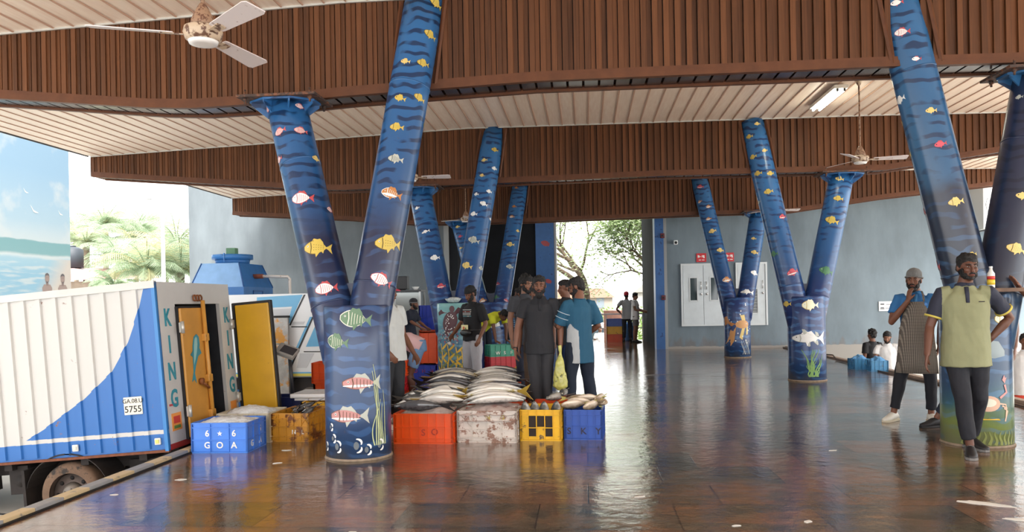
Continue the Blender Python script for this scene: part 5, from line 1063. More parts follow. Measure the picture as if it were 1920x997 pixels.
# ------------------------------------------------------------------ people
SKIN = {'a': mat('skin_brown', (122,80,60), .5, var=.06, vscale=12), 'b': mat('skin_deep_brown', (98,62,47), .5, var=.06, vscale=12), 'c': mat('skin_light_brown', (140,98,76), .5, var=.06, vscale=12)}
HAIR = mat('hair_black', (22,19,19), .6, var=.3, vscale=60, bump=.8, bscale=140); EYEP = mat('eye_white', (150,140,132), .4); IRIS = mat('eye_iris', (26,18,14), .2); LIPS = mat('lip', (120,66,58), .5)
def cl(name, c, **k): return mat('cloth_'+name, c, k.pop('rough', .8), bump=.25, bscale=300, var=.06, vscale=7, **k)
def checker_mat(name, c1, c2, scale, c3=None):
    if name in MATS: return MATS[name]
    m = bpy.data.materials.new(name); MATS[name] = m; m.use_nodes = True; n, l = m.node_tree.nodes, m.node_tree.links; b = n['Principled BSDF']
    t = n.new('ShaderNodeTexCoord'); sp = n.new('ShaderNodeSeparateXYZ'); l.new(t.outputs['Object'], sp.inputs[0])
    fx = math_node(m, 'LESS_THAN', math_node(m, 'FRACT', math_node(m, 'MULTIPLY', math_node(m, 'ADD', sp.outputs[0], sp.outputs[1]), scale)), .42); fz = math_node(m, 'LESS_THAN', math_node(m, 'FRACT', math_node(m, 'MULTIPLY', sp.outputs[2], scale)), .42)
    s = math_node(m, 'MULTIPLY', math_node(m, 'ADD', fx, fz), .5); r = n.new('ShaderNodeValToRGB'); r.color_ramp.interpolation = 'CONSTANT'; e = r.color_ramp.elements
    e[0].position = 0; e[0].color = srgb(*c1); e[1].position = .75; e[1].color = srgb(*c2); k = e.new(.25); k.color = srgb(*(c3 or [(a+b_)//2 for a, b_ in zip(c1, c2)]))
    l.new(s, r.inputs[0]); l.new(r.outputs[0], b.inputs['Base Color']); b.inputs['Roughness'].default_value = .8; return m
V = Vector
DEF = dict(pelvis=(0,0,.93), waist=(0,.0,1.08), chest=(0,-.005,1.28), neck=(0,.015,1.45), head=(0,-.01,1.60),
 shL=(.175,.01,1.40), elL=(.225,.03,1.12), wrL=(.235,-.04,.87), shR=(-.175,.01,1.40), elR=(-.225,.03,1.12), wrR=(-.235,-.04,.87),
 hipL=(.085,0,.92), knL=(.10,-.02,.50), anL=(.11,.02,.09), hipR=(-.085,0,.92), knR=(-.10,-.02,.50), anR=(-.11,.02,.09))
def hand(mb, w, d, n, side, curl=.35, scale=1.0):
    """palm + four fingers + thumb. w wrist, d direction, n palm normal (palm faces n), side = +1/-1 thumb side along s"""
    w, d, n = V(w), V(d).normalized(), V(n); n = (n-d*n.dot(d)).normalized(); s = d.cross(n)*side; k = scale
    mb.loft([w-d*.015, w+d*.02*k, w+d*.055*k, w+d*.092*k], [(.025*k,.019*k),(.036*k,.017*k),(.042*k,.016*k),(.039*k,.012*k)], 10, side=s)
    for i, ln in enumerate((.070,.080,.074,.058)):
        off = (1.5-i)*.0205*k; p = w+d*.082*k+s*off; dd = (d+s*(1.5-i)*.05).normalized(); pts = [p]; an = curl*.6
        for q, f in enumerate((.45,.32,.23)):
            pts.append(pts[-1]+(dd*math.cos(an)+n*math.sin(an))*ln*f*k); an += curl
        mb.loft(pts, [.0098*k,.0094*k,.0088*k,.0068*k], 8, side=s)
    p = w+d*.022*k+s*.026*k; dd = (d*.72+s*.62+n*.3).normalized(); e = p+dd*.045*k; mb.loft([p, e, e+(dd+d*.5+n*.25).normalized()*.032*k], [.015*k,.0115*k,.008*k], 8, side=n)
def person(label, loc, rz, look, J={}, S=1.0, vox=.009, hands={}, headrot=(0,0,0), cat='person'):
    t = thing('person', label, cat, loc, rz); j = {k: V(J.get(k, v)) for k, v in DEF.items()}
    skin = SKIN[look.get('skin','a')]; fat = look.get('fat', 1.0); side = (j['shL']-j['shR']).normalized(); hs = (j['hipL']-j['hipR']).normalized()
    HM = Matrix.Translation(j['head']) @ Matrix.Rotation(headrot[2],4,'Z') @ Matrix.Rotation(headrot[0],4,'X') @ Matrix.Rotation(headrot[1],4,'Y')
    def hb(mb, c, r, mi=0, n_=14): mb.ball(HM @ V(c), r, mi, n_, 10, HM.to_3x3().to_4x4())
    b = MB()
    hb(b,(0,.012,.03),(.073,.092,.088)); hb(b,(0,-.020,-.045),(.057,.066,.072)); hb(b,(0,-.056,-.094),(.027,.024,.022)); hb(b,(0,-.074,.030),(.050,.016,.012))
    hb(b,(0,-.100,-.033),(.0165,.014,.011)); b.loft([HM@V((0,-.082,.022)),HM@V((0,-.094,-.008)),HM@V((0,-.106,-.03))],[.009,.010,.012],8)
    hb(b,(.034,-.062,-.022),(.024,.022,.022)); hb(b,(-.034,-.062,-.022),(.024,.022,.022)); hb(b,(0,-.083,-.064),(.025,.012,.012))
    for sx in (-1,1): hb(b,(sx*.075,.014,-.004),(.011,.021,.031))
    nk = j['neck']; b.loft([nk-(nk-j['chest'])*.25, nk, HM@V((0,.012,-.06)), HM@V((0,.012,0))], [(.085,.07),(.062,.060),(.054,.056),(.05,.055)], 14, side=side)
    b.loft([j['pelvis']-V((0,0,.06)), j['pelvis'], j['waist'], j['chest'], j['chest'].lerp(nk,.55), nk], [(.12,.09),(.145*fat,.10),(.13*fat,.092*fat),(.15,.10),(.14,.085),(.065,.058)], 18, side=side)
    for q in 'LR':
        sh, el, wr = j['sh'+q], j['el'+q], j['wr'+q]; b.ball(sh-V((0,0,.012)), .042)
        f1 = el+(wr-el)*.28; b.loft([sh-V((0,0,.014)), sh.lerp(el,.35), sh.lerp(el,.8), el, f1, wr.lerp(el,.15), wr], [.040,.049,.041,.039,.041,.029,.026], 12)
        hd = hands.get(q, {}); d = V(hd.get('d', (wr-el).normalized())); n = V(hd.get('n', (-1 if q == 'L' else 1, 0, 0))); hand(b, wr, d, n, hd.get('side', 1 if q == 'L' else -1), hd.get('curl', .35))
        hp, kn, an = j['hip'+q], j['kn'+q], j['an'+q]; c1 = kn+(an-kn)*.3+V((0,.012,0)); b.loft([hp, hp.lerp(kn,.4), hp.lerp(kn,.9), kn, c1, an.lerp(kn,.15), an], [.082,.076,.056,.052,.053,.036,.034], 12)
        td = V(look.get('toe'+q, (0.12 if q == 'L' else -.12, -1, 0))).normalized(); ft = look.get('footpitch'+q, 0)
        b.loft([an-td*.035-V((0,0,.045)), an+td*.02-V((0,0,.045)), an+td*.11-V((0,0,.062)), an+td*.175-V((0,0,.072))], [(.030,.03),(.034,.038),(.040,.022),(.030,.013)], 12, side=td.cross(V((0,0,1))))
    body = link('body', remesh(b, vox, 2, mats=[skin]), t)
    # face details
    if vox < .011:
        for sx in (-1,1):
            m = MB(); hb(m,(sx*.030,-.0785,.006),(.0115,.008,.0052),0,12); hb(m,(sx*.030,-.0835,.006),(.0058,.0035,.0052),1,10); m.build('eye', [EYEP, IRIS], body)
            m = MB(); m.loft([HM@V((sx*.012,-.094,.022)),HM@V((sx*.030,-.093,.029)),HM@V((sx*.048,-.080,.023))],[.0035,.0048,.002],6); m.build('eyebrow', [HAIR], body)
        m = MB(); m.loft([HM@V((-.022,-.088,-.064)),HM@V((-.008,-.0965,-.0625)),HM@V((.008,-.0965,-.0625)),HM@V((.022,-.088,-.064))],[.002,.006,.006,.002],8); m.build('lips', [LIPS], body)
    hr = look.get('hair', 'short'); m = MB()
    if hr in ('short','wavy'):
        k = .006 if hr == 'wavy' else 0
        hb(m,(0,.018,.052),(.080+k,.098+k,.076+k*2)); hb(m,(0,.055,.0),(.073,.055,.078)); hb(m,(0,-.03,.085+k),(.062,.055,.035+k))
        for sx in (-1,1): hb(m,(sx*.066,.012,.02),(.015,.035,.035))
        me = remesh(m, max(vox,.006), 1, mats=[HAIR], noise_amp=.010 if hr == 'short' else .02, noise_scale=38, seed=hash(label)%50*0); link('hair', me, body)
    if hr in ('beanie','cap','capband'):
        c_ = look['hatmat']; hb(m,(0,.022,.062),(.086,.104,.082)); hb(m,(0,.04,.03),(.084,.08,.05)); me = remesh(m, max(vox,.007), 2, mats=[c_], noise_amp=.006, noise_scale=22); hat = link('beanie' if hr == 'beanie' else 'cap', me, body)
        m = MB(); m.loft([HM@V((.085*math.sin(a)*1.02,.022-.104*math.cos(a)*.98,.042-.02*(1-math.cos(a))*.5)) for a in [i*math.pi/12 for i in range(25)]], .010, 8); m.build('hat_band', [look.get('bandmat', c_)], hat)
        if hr == 'cap':
            m = MB(); o = [(.062*math.cos(a),-.075-.075*math.sin(a)) for a in [math.pi*i/12 for i in range(13)]]; m.prism(o,-.004,.004,0,HM@Matrix.Translation((0,0,.052))@Matrix.Rotation(.15,4,'X')); m.build('cap_brim', [c_], hat)
        m = MB(); hb(m,(0,.055,-.01),(.070,.052,.06)); 
        for sx in (-1,1): hb(m,(sx*.066,.005,.0),(.012,.025,.025))
        link('hair', remesh(m, max(vox,.007), 1, mats=[HAIR], noise_amp=.008, noise_scale=40), body)
    if look.get('beard', 0):
        L_ = look['beard']; m = MB(); hb(m,(0,-.058-.006*L_,-.094-.008*L_),(.036+.006*L_,.032+.006*L_,.026+.012*L_)); hb(m,(0,-.030,-.083),(.052,.056,.034) if L_ > .3 else (.052,.052,.026))
        for sx in (-1,1): hb(m,(sx*.054,-.018,-.045),(.012+.003*L_,.034,.042)); hb(m,(sx*.040,-.052,-.066),(.018,.022,.024))
        m.loft([HM@V((-.032,-.082,-.060)),HM@V((-.014,-.100,-.048)),HM@V((.014,-.100,-.048)),HM@V((.032,-.082,-.060))],[.005,.0075,.0075,.005],8)
        link('beard', remesh(m, max(vox*.8,.006), 1, mats=[HAIR], noise_amp=.006, noise_scale=60), body)
    # upper garment
    sm = look['shirt']; sm = sm if isinstance(sm, list) else [sm]; hem = look.get('hem', .14); f = fat; m = MB(); sp = j['pelvis']-j['waist']
    lo = j['pelvis']+sp.normalized()*hem
    m.loft([lo, j['pelvis'], j['waist'], j['waist'].lerp(j['chest'],.6), j['chest'], j['chest'].lerp(nk,.5), nk-(nk-j['chest']).normalized()*.045, nk+(nk-j['chest']).normalized()*.012],
           [(.182*f,.150*f),(.175*f,.138*f),(.160*f,.125*f),(.168*f,.124*f),(.174*f,.122),(.160,.108),(.112,.085),(.068,.066)], 26, side=side, power=2.1)
    sl = look.get('sleeve', .62)
    for q in 'LR':
        sh, el, wr = j['sh'+q], j['el'+q], j['wr'+q]; inn = sh+(nk-sh)*.35-V((0,0,.02))
        if sl <= 1: e = sh.lerp(el, sl); m.loft([inn, sh-V((0,0,.004)), sh.lerp(el,sl*.5), e], [(.058),(.064),(.066*look.get('loose',1)),(.068*look.get('loose',1))], 16)
        else: e = el.lerp(wr, sl-1); m.loft([inn, sh, sh.lerp(el,.5), el, e], [.070,.068,.060,.054,.042], 16)
    shirt = link('shirt', remesh(m, max(vox,.009), 2, mats=sm, noise_amp=.011, noise_scale=7, seed=loc[0]*3, matfn=look.get('matfn')), t)
    if look.get('collar'):
        m = MB(); up = (nk-j['chest']).normalized(); c0 = nk+up*.012; fw = side.cross(up)
        fw = -fw if fw.dot(V((0,-1,0))) < 0 else fw
        for sg in (-1, 1):
            pts = []; rr = []
            for i in range(9):
                a = math.pi*(1-i/8); pts.append(c0+side*(sg*.072*math.sin(a))+fw*(.070*math.cos(a+math.pi)*-1 if False else -.066*math.cos(math.pi-a))*-1-up*(.0+.03*(i/8))); rr.append((.007,.022))
            m.loft(pts, rr, 8, side=up.cross(fw))
        m.loft([c0+fw*.078-up*.03, c0+fw*.112-up*.10, c0+fw*.125-up*.17], [(.018,.006),(.016,.006),(.014,.006)], 8, side=side)
        m.build('collar', [look['collar']], shirt)
    else:
        m = MB(); up = (nk-j['chest']).normalized(); c0 = nk+up*.010; fw = side.cross(up); m.loft([c0+side*(.070*math.cos(a))+fw*(.066*math.sin(a)) for a in [i*2*math.pi/20 for i in range(21)]], .007, 6); m.build('neckband', [sm[0]], shirt)
    if look.get('cuff'):
        for q in 'LR':
            sh, el = j['sh'+q], j['el'+q]; e = sh.lerp(el, sl); d = (el-sh).normalized(); m = MB(); m.loft([e-d*.012, e+d*.004], .0705*look.get('loose',1)+.003, 18); m.build('sleeve_band', [look['cuff']], shirt)
    if look.get('prints'): look['prints'](t, shirt, j)
    # trousers
    tm = look['pants']; tl = look.get('pants_to', .93); lw = look.get('leg', 1.0); m = MB()
    m.loft([j['pelvis']+V((0,0,.10)), j['pelvis'], j['pelvis']-V((0,0,.06))], [(.138*f,.102*f),(.150*f,.110*f),(.148,.105)], 20, side=hs, power=2.3)
    for q in 'LR':
        hp, kn, an = j['hip'+q], j['kn'+q], j['an'+q]; e = hp.lerp(kn, tl*2) if tl < .5 else kn.lerp(an, (tl-.5)*2)
        if tl < .5: m.loft([hp, hp.lerp(kn,tl), e], [.092*f,.088*lw,.085*lw], 16)
        else: m.loft([hp+V((0,0,.01)), hp.lerp(kn,.45), kn, kn.lerp(e,.5), e], [.093*f,.086*lw,.068*lw,.063*lw,.058*lw*look.get('flare',1)], 16)
    link('trousers', remesh(m, max(vox,.010), 2, mats=[tm], noise_amp=.010, noise_scale=8, seed=loc[1]), t)
    sh_ = look.get('shoes')
    if sh_:
        for q in 'LR':
            an = j['an'+q]; td = V(look.get('toe'+q, (0.12 if q == 'L' else -.12, -1, 0))).normalized(); z = V((0,0,1)); m = MB()
            m.loft([an-td*.075-z*.048, an-td*.03-z*.03, an+td*.05-z*.035, an+td*.12-z*.055, an+td*.185-z*.062, an+td*.205-z*.068], [(.026,.028),(.040,.050),(.042,.045),(.048,.030),(.036,.022),(.012,.012)], 16, side=td.cross(z)); so = m.build('shoe', [sh_], t)
            m = MB(); pr = [(-.085,.026),(-.06,.040),(.0,.040),(.10,.050),(.17,.046),(.205,.02)]; sd = td.cross(z); ol = [an+td*a+sd*b_ for a, b_ in pr]+[an+td*a-sd*b_ for a, b_ in pr[::-1]]; zz = an.z-.088
            n_ = len(ol); m.add([V((p.x,p.y,zz)) for p in ol]+[V((p.x,p.y,zz+.022)) for p in ol], [tuple(range(n_)),tuple(range(n_,2*n_))[::-1]]+[(i,(i+1)%n_,n_+(i+1)%n_,n_+i) for i in range(n_)], 0); m.build('shoe_sole', [look.get('sole', sh_)], so)
            if look.get('laces'):
                m = MB()
                for k in range(3): c = an+td*(.04+.03*k)-z*(-.006+.016*k); m.loft([c-sd*.022-z*.004, c+z*.004, c+sd*.022-z*.004], .004, 6)
                m.build('shoe_laces', [look['laces']], so)
    t.scale = (S,S,S); return t
BLK = cl('black',(30,30,34)); NVY = cl('navy',(28,34,52)); WHT = cl('white',(214,216,214)); SHK = mat('shoe_dark',(34,32,34),.5); SHW = mat('shoe_white',(224,220,208),.5)
# 1 man in the yellow-green polo, walking
def fn_polo(c, n): return 1 if (abs(c.x) > .185 and c.z > 1.17) or abs(c.x) > .235 else 0
def pr_polo(t, shirt, j):
    m = MB(); m.box((.10,-.138,1.315),(.045,.004,.008)); m.build('chest_logo', [BLK], shirt)
person('man in a yellow-green polo with dark sleeves walking past the right column, hand on hip', (3.28,7.12,0), math.radians(-15),
 dict(skin='b', fat=1.10, hair='short', beard=-.5, shirt=[cl('lime',(136,138,104)), cl('polo_dark',(40,44,60))], matfn=fn_polo, collar=cl('polo_dark',(40,44,60)), cuff=cl('trim_yellow',(196,180,84)), pants=cl('black_jean',(26,28,36)), shoes=SHK, sole=mat('sole_grey',(120,118,116),.7), hem=.17, prints=pr_polo, toeR=(-.1,-1,0), toeL=(.5,-1,0), sleeve=.72, laces=mat('lace_grey',(170,168,160),.6)),
 dict(elR=(-.275,-.0,1.10), wrR=(-.315,-.11,.86), elL=(.36,.13,1.17), wrL=(.205,.10,.99), knR=(-.05,-.09,.50), anR=(.0,-.10,.09), hipR=(-.085,.0,.92), knL=(.10,.05,.49), anL=(.08,.30,.09), head=(.02,-.02,1.61)),
 S=1.005, vox=.0075, hands={'R':dict(d=(-.12,-.1,-1),n=(1,-.2,0)),'L':dict(d=(-.8,.0,-.45),n=(-.3,.9,0),curl=.4)}, headrot=(.05,0,math.radians(14)))
# 2 man in the apron
APR = checker_mat('apron_check', (74,68,62), (160,150,136), 60, (112,104,96))
def pr_apron(t, shirt, j):
    m = MB(); rows = [(1.36,.085,.132),(1.28,.12,.150),(1.15,.15,.158),(1.02,.175,.160),(.85,.19,.165),(.70,.205,.17),(.56,.215,.175)]; vs = []; n_ = 17
    for (z, hw, dy) in rows:
        for o in (0, .006):
            for i in range(n_):
                u = -1+2*i/(n_-1); x = hw*u; y = -math.sqrt(max(.0, 1-(u*.82)**2))*(dy+o)-.004+.01*math.sin(u*7+z*5)*(1.3-z if z < 1 else 0)
                vs.append((x, y, z))
    R_ = len(rows); fs = []
    for r_ in range(R_-1):
        for i in range(n_-1):
            a = r_*2*n_+i; b_ = (r_+1)*2*n_+i; fs.append((a+n_, a+n_+1, b_+n_+1, b_+n_)); fs.append((a, b_, b_+1, a+1))
    for i in range(n_-1): a = (R_-1)*2*n_+i; fs.append((a, a+n_, a+n_+1, a+1)); fs.append((i, i+1, i+1+n_, i+n_))
    for r_ in range(R_-1):
        for i in (0, n_-1): a = r_*2*n_+i; b_ = (r_+1)*2*n_+i; fs.append((a, a+n_, b_+n_, b_))
    m.add(vs, fs, 0, True); ap = m.build('apron', [APR], t)
    m = MB()
    for sg in (-1, 1): m.loft([(sg*.082,-.128,1.36),(sg*.075,-.108,1.43),(sg*.06,-.04,1.475),(sg*.04,.05,1.475)], [(.010,.003)]*4, 6, side=(1,0,0)); m.loft([(sg*.15,-.09,1.06),(sg*.178,.0,1.06),(sg*.12,.13,1.06),(0,.155,1.06)], [(.008,.003)]*4, 6, side=(0,0,1))
    m.build('apron_strap', [APR], ap); m = MB(); m.ball((.10,-.118,1.33),(.014,.004,.018)); m.build('apron_badge', [mat('badge_blue',(90,150,220),.4)], ap)
person('man in a grey beanie and checked apron over a blue shirt, hand on his chin', (3.60,8.92,0), math.radians(-24),
 dict(skin='a', hair='beanie', hatmat=mat('beanie_grey',(122,122,120),.9,bump=.6,bscale=200), beard=.9, shirt=cl('sky_polo',(50,112,168)), collar=cl('sky_collar',(66,132,186)), pants=cl('black_jean',(26,28,36)), shoes=SHW, sole=mat('sole_cream',(206,196,170),.6), laces=mat('lace_white',(236,236,230),.6), hem=.12, prints=pr_apron, toeR=(-.5,-1,0), toeL=(.35,-1,0), sleeve=.66),
 dict(elR=(-.255,-.075,1.13), wrR=(-.075,-.165,1.37), elL=(.25,.05,1.13), wrL=(.22,-.02,.88), pelvis=(-.01,0,.93), knR=(-.17,-.03,.50), anR=(-.25,-.02,.09), knL=(.13,-.02,.50), anL=(.13,.03,.09), head=(-.02,-.02,1.60)),
 S=.965, vox=.0075, hands={'R':dict(d=(.16,.05,1),n=(.8,.6,0),side=-1,curl=.25)}, headrot=(-.02,.05,math.radians(-6)))
# 3 person leaning behind the column with a phone
t3 = person('person leaning behind the right column in dark jeans and dark slip-on shoes', (4.10,8.40,0), math.radians(-40),
 dict(skin='a', hair='short', shirt=cl('offwhite',(206,204,204)), pants=cl('blue_jean',(36,44,60)), shoes=mat('slip_on_black',(34,32,34),.6), sleeve=.6, toeR=(-.6,-1,0)),
 dict(knR=(-.26,-.08,.50), anR=(-.48,-.16,.09), knL=(.06,-.02,.5), anL=(.10,.0,.09), elR=(-.24,-.04,1.13), wrR=(-.22,-.26,.96)), S=.97, vox=.010, hands={'R':dict(d=(.1,-1,.1),n=(.6,0,.6),curl=.5)})
t = thing('phone', 'dark phone held low beside the apron', 'phone', (3.72,8.52,.86)); m = MB(); m.bevbox((0,0,0),(.075,.012,.15),.006,0); m.build('phone_body', [GASK], t); m = MB(); m.bx(-.03,.03,-.008,-.006,-.065,.065); m.build('phone_screen', [mat('phone_screen',(200,190,180),.2)], t)
# 4 arm of a person at the right edge, hand on the column
person('person cut off by the right edge, one hand reaching to the column', (4.40,7.66,0), math.radians(-90),
 dict(skin='a', hair='short', shirt=cl('maroon',(90,50,54)), pants=NVY, shoes=SHK, sleeve=.4), dict(elL=(.22,-.33,1.30), wrL=(.20,-.50,1.47), shL=(.175,-.02,1.40)), S=.97, vox=.009, hands={'L':dict(d=(.0,-.55,.85),n=(0,-.8,-.5),curl=.12)}, headrot=(0,0,.1))
# 5, 6 men on the low ground beyond the right kerb
person('man in a white t-shirt standing low beyond the right kerb, looking down', (5.90,16.0,-.95), math.radians(-20), dict(skin='c', hair='short', beard=.5, shirt=cl('bright_white',(232,232,232)), pants=NVY, shoes=SHK, sleeve=.6), dict(elR=(-.24,-.06,1.14), wrR=(-.16,-.26,.98)), S=.94, vox=.011, headrot=(.35,0,-.1))
person('man in a black t-shirt with his back turned, beyond the right kerb', (5.86,16.7,-.95), math.radians(200), dict(skin='a', hair='wavy', shirt=BLK, pants=NVY, shoes=SHK, sleeve=.7), S=.95, vox=.011)
# 7 man in teal
def fn_teal(c, n):
    if c.z < 1.16-abs(c.y-.04)*1.2 and c.x > .085 and c.y > -.02 and c.y < .14: return 1
    return 0
def pr_teal(t, shirt, j):
    sh, el = j['shL'], j['elL']; m = MB()
    for f_ in (.40,.62):
        e = sh.lerp(el, f_); d = (el-sh).normalized(); m.loft([e-d*.003, e+d*.003], .086, 18)
    m.build('sleeve_stripe', [cl('stripe_white',(190,206,214))], shirt)
person('man in a teal t-shirt with a grey side panel, seen from behind, looking down left', (-.07,9.30,0), math.radians(-146),
 dict(skin='a', hair='short', beard=.9, shirt=[cl('teal',(30,84,112)), cl('panel_grey',(178,182,184))], matfn=fn_teal, pants=cl('dark_track',(20,32,50)), shoes=SHK, hem=.25, sleeve=.92, loose=1.15, leg=1.15, flare=1.25, prints=pr_teal),
 dict(elL=(.25,-.07,1.13), wrL=(.16,-.30,1.15), elR=(-.26,.03,1.13), wrR=(-.20,-.16,1.0), knL=(.13,-.02,.5), anL=(.15,.02,.09), knR=(-.13,-.02,.5), anR=(-.17,.02,.09), head=(0,-.045,1.60)),
 S=.97, vox=.0075, hands={'L':dict(d=(-.3,-.85,.35),n=(-.5,.2,.7),curl=.6)}, headrot=(.38,0,math.radians(38)))
# 8 bearded man in the black polo
def pr_bp(t, shirt, j):
    m = MB(); w_ = j['wrR']; d = (j['elR']-w_).normalized(); m.loft([w_+d*.008, w_+d*.022], .029, 14); m.build('wrist_band', [mat('band_black',(20,20,20),.5)], t)
person('bearded man in a black polo shirt standing behind the yellow crate, facing the camera', (-.53,9.22,0), math.radians(4),
 dict(skin='a', fat=.97, hair='short', beard=1.5, shirt=cl('charcoal',(36,37,42)), collar=cl('charcoal',(36,37,42)), pants=cl('grey_jean',(50,50,54)), shoes=SHK, hem=.14, sleeve=.62, prints=pr_bp),
 dict(elR=(-.265,.02,1.11), wrR=(-.30,-.05,.85), elL=(.245,.03,1.11), wrL=(.24,-.02,.86), knR=(-.07,-.01,.5), anR=(-.06,.02,.09), knL=(.075,-.02,.5), anL=(.06,.0,.09)), S=.985, vox=.0075, hands={'R':dict(d=(.05,-.1,-1),n=(1,-.2,0),curl=.4)}, headrot=(.05,0,math.radians(-3)))
# 9, 10, 11 men behind them
person('man in dark clothes and brown trousers mostly hidden behind the bearded man', (-.62,9.98,0), math.radians(2), dict(skin='a', hair='short', shirt=cl('dark_brown',(46,40,40)), pants=cl('brown',(84,64,48)), shoes=SHK, sleeve=.6, leg=1.05), S=.935, vox=.010, headrot=(.05,0,.1))
person('tall man standing behind the bearded man, only his forehead and hair showing', (-.80,10.75,0), math.radians(25), dict(skin='c', hair='wavy', beard=.4, shirt=cl('grey_dark',(60,62,68)), pants=NVY, shoes=SHK), S=1.02, vox=.010, headrot=(.15,0,.3))
person('man in a dark shirt between the bearded man and the man in teal', (-.27,11.1,0), math.radians(-60), dict(skin='a', hair='short', shirt=cl('slate',(40,42,46)), pants=cl('blue_cotton',(30,60,110)), shoes=SHK), S=.98, vox=.011, headrot=(.1,0,-.2))
person('man in a blue checked shirt and black trousers standing behind the green crate', (-1.37,16.5,0), math.radians(-128), dict(skin='a', hair='wavy', beard=.6, shirt=checker_mat('blue_plaid',(120,160,190),(24,44,76),22,(52,90,130)), pants=BLK, shoes=SHK, sleeve=1.15, hem=.12), dict(elR=(-.32,.10,1.15), wrR=(-.12,.17,1.05), elL=(.31,.08,1.15), wrL=(.12,.16,1.03)), S=.97, vox=.010, hands={'R':dict(d=(.8,.2,-.3),n=(0,1,0)),'L':dict(d=(-.8,.2,-.3),n=(0,1,0))}, headrot=(.1,0,.4))
# 12 man with the cap, black t-shirt and pale track pants
def pr_cap(t, shirt, j):
    m = MB(); cols = [(1.34,'w',7),(1.31,'r',5),(1.285,'w',9),(1.262,'w',6),(1.235,'c',8)]; rn = random.Random(4)
    for z, c, k in cols:
        x = -.085
        while x < .085:
            w_ = rn.uniform(.010,.022); m.bx(x, x+w_, -.136, -.131, z-.006, z+.006, {'w':0,'r':1,'c':2}[c] if rn.random() < .8 else 0); x += w_+.006
    m.build('chest_print', [mat('print_white',(190,190,186),.6), mat('print_red',(150,70,60),.6), mat('print_cyan',(90,150,160),.6)], shirt)
    m = MB(); m.ball((.0,-.165,.965),(.125,.045,.062),0,18,10); bag = m.build('waist_bag', [mat('bag_leather',(26,26,28),.35)], t)
    m = MB(); m.loft([(.155*1.1*math.cos(a),.135*math.sin(a),1.0+.012*math.cos(a)) for a in [i*2*math.pi/24 for i in range(25)]], [(.013,.004)]*25, 6, side=(0,0,1)); m.build('bag_strap', [mat('bag_leather',(26,26,28),.35)], bag)
    m = MB(); m.loft([(-.08,-.205,.985),(0,-.213,.985),(.08,-.205,.985)], .0025, 6); m.build('bag_zip', [STEEL], bag)
    m = MB(); m.bevbox((-.02,-.165,1.045),(.15,.012,.10),.004,0); nb = m.build('notebook', [mat('notebook_cream',(226,216,160),.5)], bag); m = MB(); m.ball((-.035,-.173,1.045),(.022,.004,.024),0); m.ball((.008,-.173,1.04),(.014,.004,.014),1); m.build('cover_picture', [mat('cover_red',(206,96,60),.5), mat('cover_green',(120,130,60),.5)], nb)
t12 = person('man in black cap, black printed t-shirt and pale grey track pants beside the turtle column', (-1.76,12.2,0), math.radians(-36),
 dict(skin='a', hair='capband', hatmat=mat('cap_black',(24,24,26),.8), beard=.5, shirt=cl('black_tee',(24,24,28)), pants=cl('track_grey',(178,178,184)), shoes=SHK, hem=.10, sleeve=.86, loose=1.12, leg=1.25, flare=1.1, prints=pr_cap),
 dict(elR=(-.27,.02,1.13), wrR=(-.26,-.20,.94), elL=(.26,.04,1.11), wrL=(.25,-.10,.88), head=(0,-.04,1.595)), S=.955, vox=.0085, headrot=(.42,0,-.25))
t = thing('paper_cup', 'small crumpled white paper in the hand of the man in the black cap', 'paper', (-2.12,12.12,.76)); m = MB(); m.ball((0,0,0),(.035,.03,.028)); link('paper', remesh(m,.006,0,mats=[PAPER],noise_amp=.01,noise_scale=30), t); t.name = 'crumpled_paper'
# 13 bending man in the yellow t-shirt
def fn_y(c, n): return 1 if (abs(c.z-1.0) < .035 and c.x > .05) else 0
person('man in a bright yellow t-shirt bending forward with both hands on the green crate', (-2.14,17.02,0), math.radians(55),
 dict(skin='a', hair='short', shirt=[cl('yellow',(222,224,52)), BLK], pants=cl('blue_jean',(36,44,60)), shoes=SHK, hem=.08, sleeve=.6, toeL=(.2,-1,0)),
 dict(pelvis=(0,.10,.88), waist=(0,-.03,.98), chest=(0,-.21,1.05), neck=(0,-.38,1.12), head=(0,-.50,1.10), shL=(.18,-.33,1.08), shR=(-.18,-.33,1.08), elL=(.20,-.38,.82), wrL=(.17,-.40,.56), elR=(-.20,-.38,.82), wrR=(-.17,-.40,.56), hipL=(.09,.10,.87), hipR=(-.09,.10,.87), knL=(.10,.04,.48), knR=(-.10,.04,.48)), S=1.0, vox=.010, headrot=(.9,0,0), hands={'L':dict(d=(0,-.8,-.25),n=(0,0,-1)),'R':dict(d=(0,-.8,-.25),n=(0,0,-1))})
# 14 man in the white shirt behind the near column
person('man in a loose white t-shirt and washed black jeans right behind the near column', (-2.21,8.72,0), math.radians(60),
 dict(skin='a', hair='cap', hatmat=mat('cap_pink',(200,60,90),.8), shirt=cl('pale_white',(204,208,206)), pants=cl('washed_black',(44,46,50)), shoes=SHW, hem=.14, sleeve=.66, loose=1.12, fat=1.18, leg=1.3, flare=1.2),
 dict(elR=(-.24,-.02,1.10), wrR=(-.22,-.20,.90), elL=(.25,.02,1.10), wrL=(.25,-.16,.86)), S=.955, vox=.0085, headrot=(.1,0,.1))
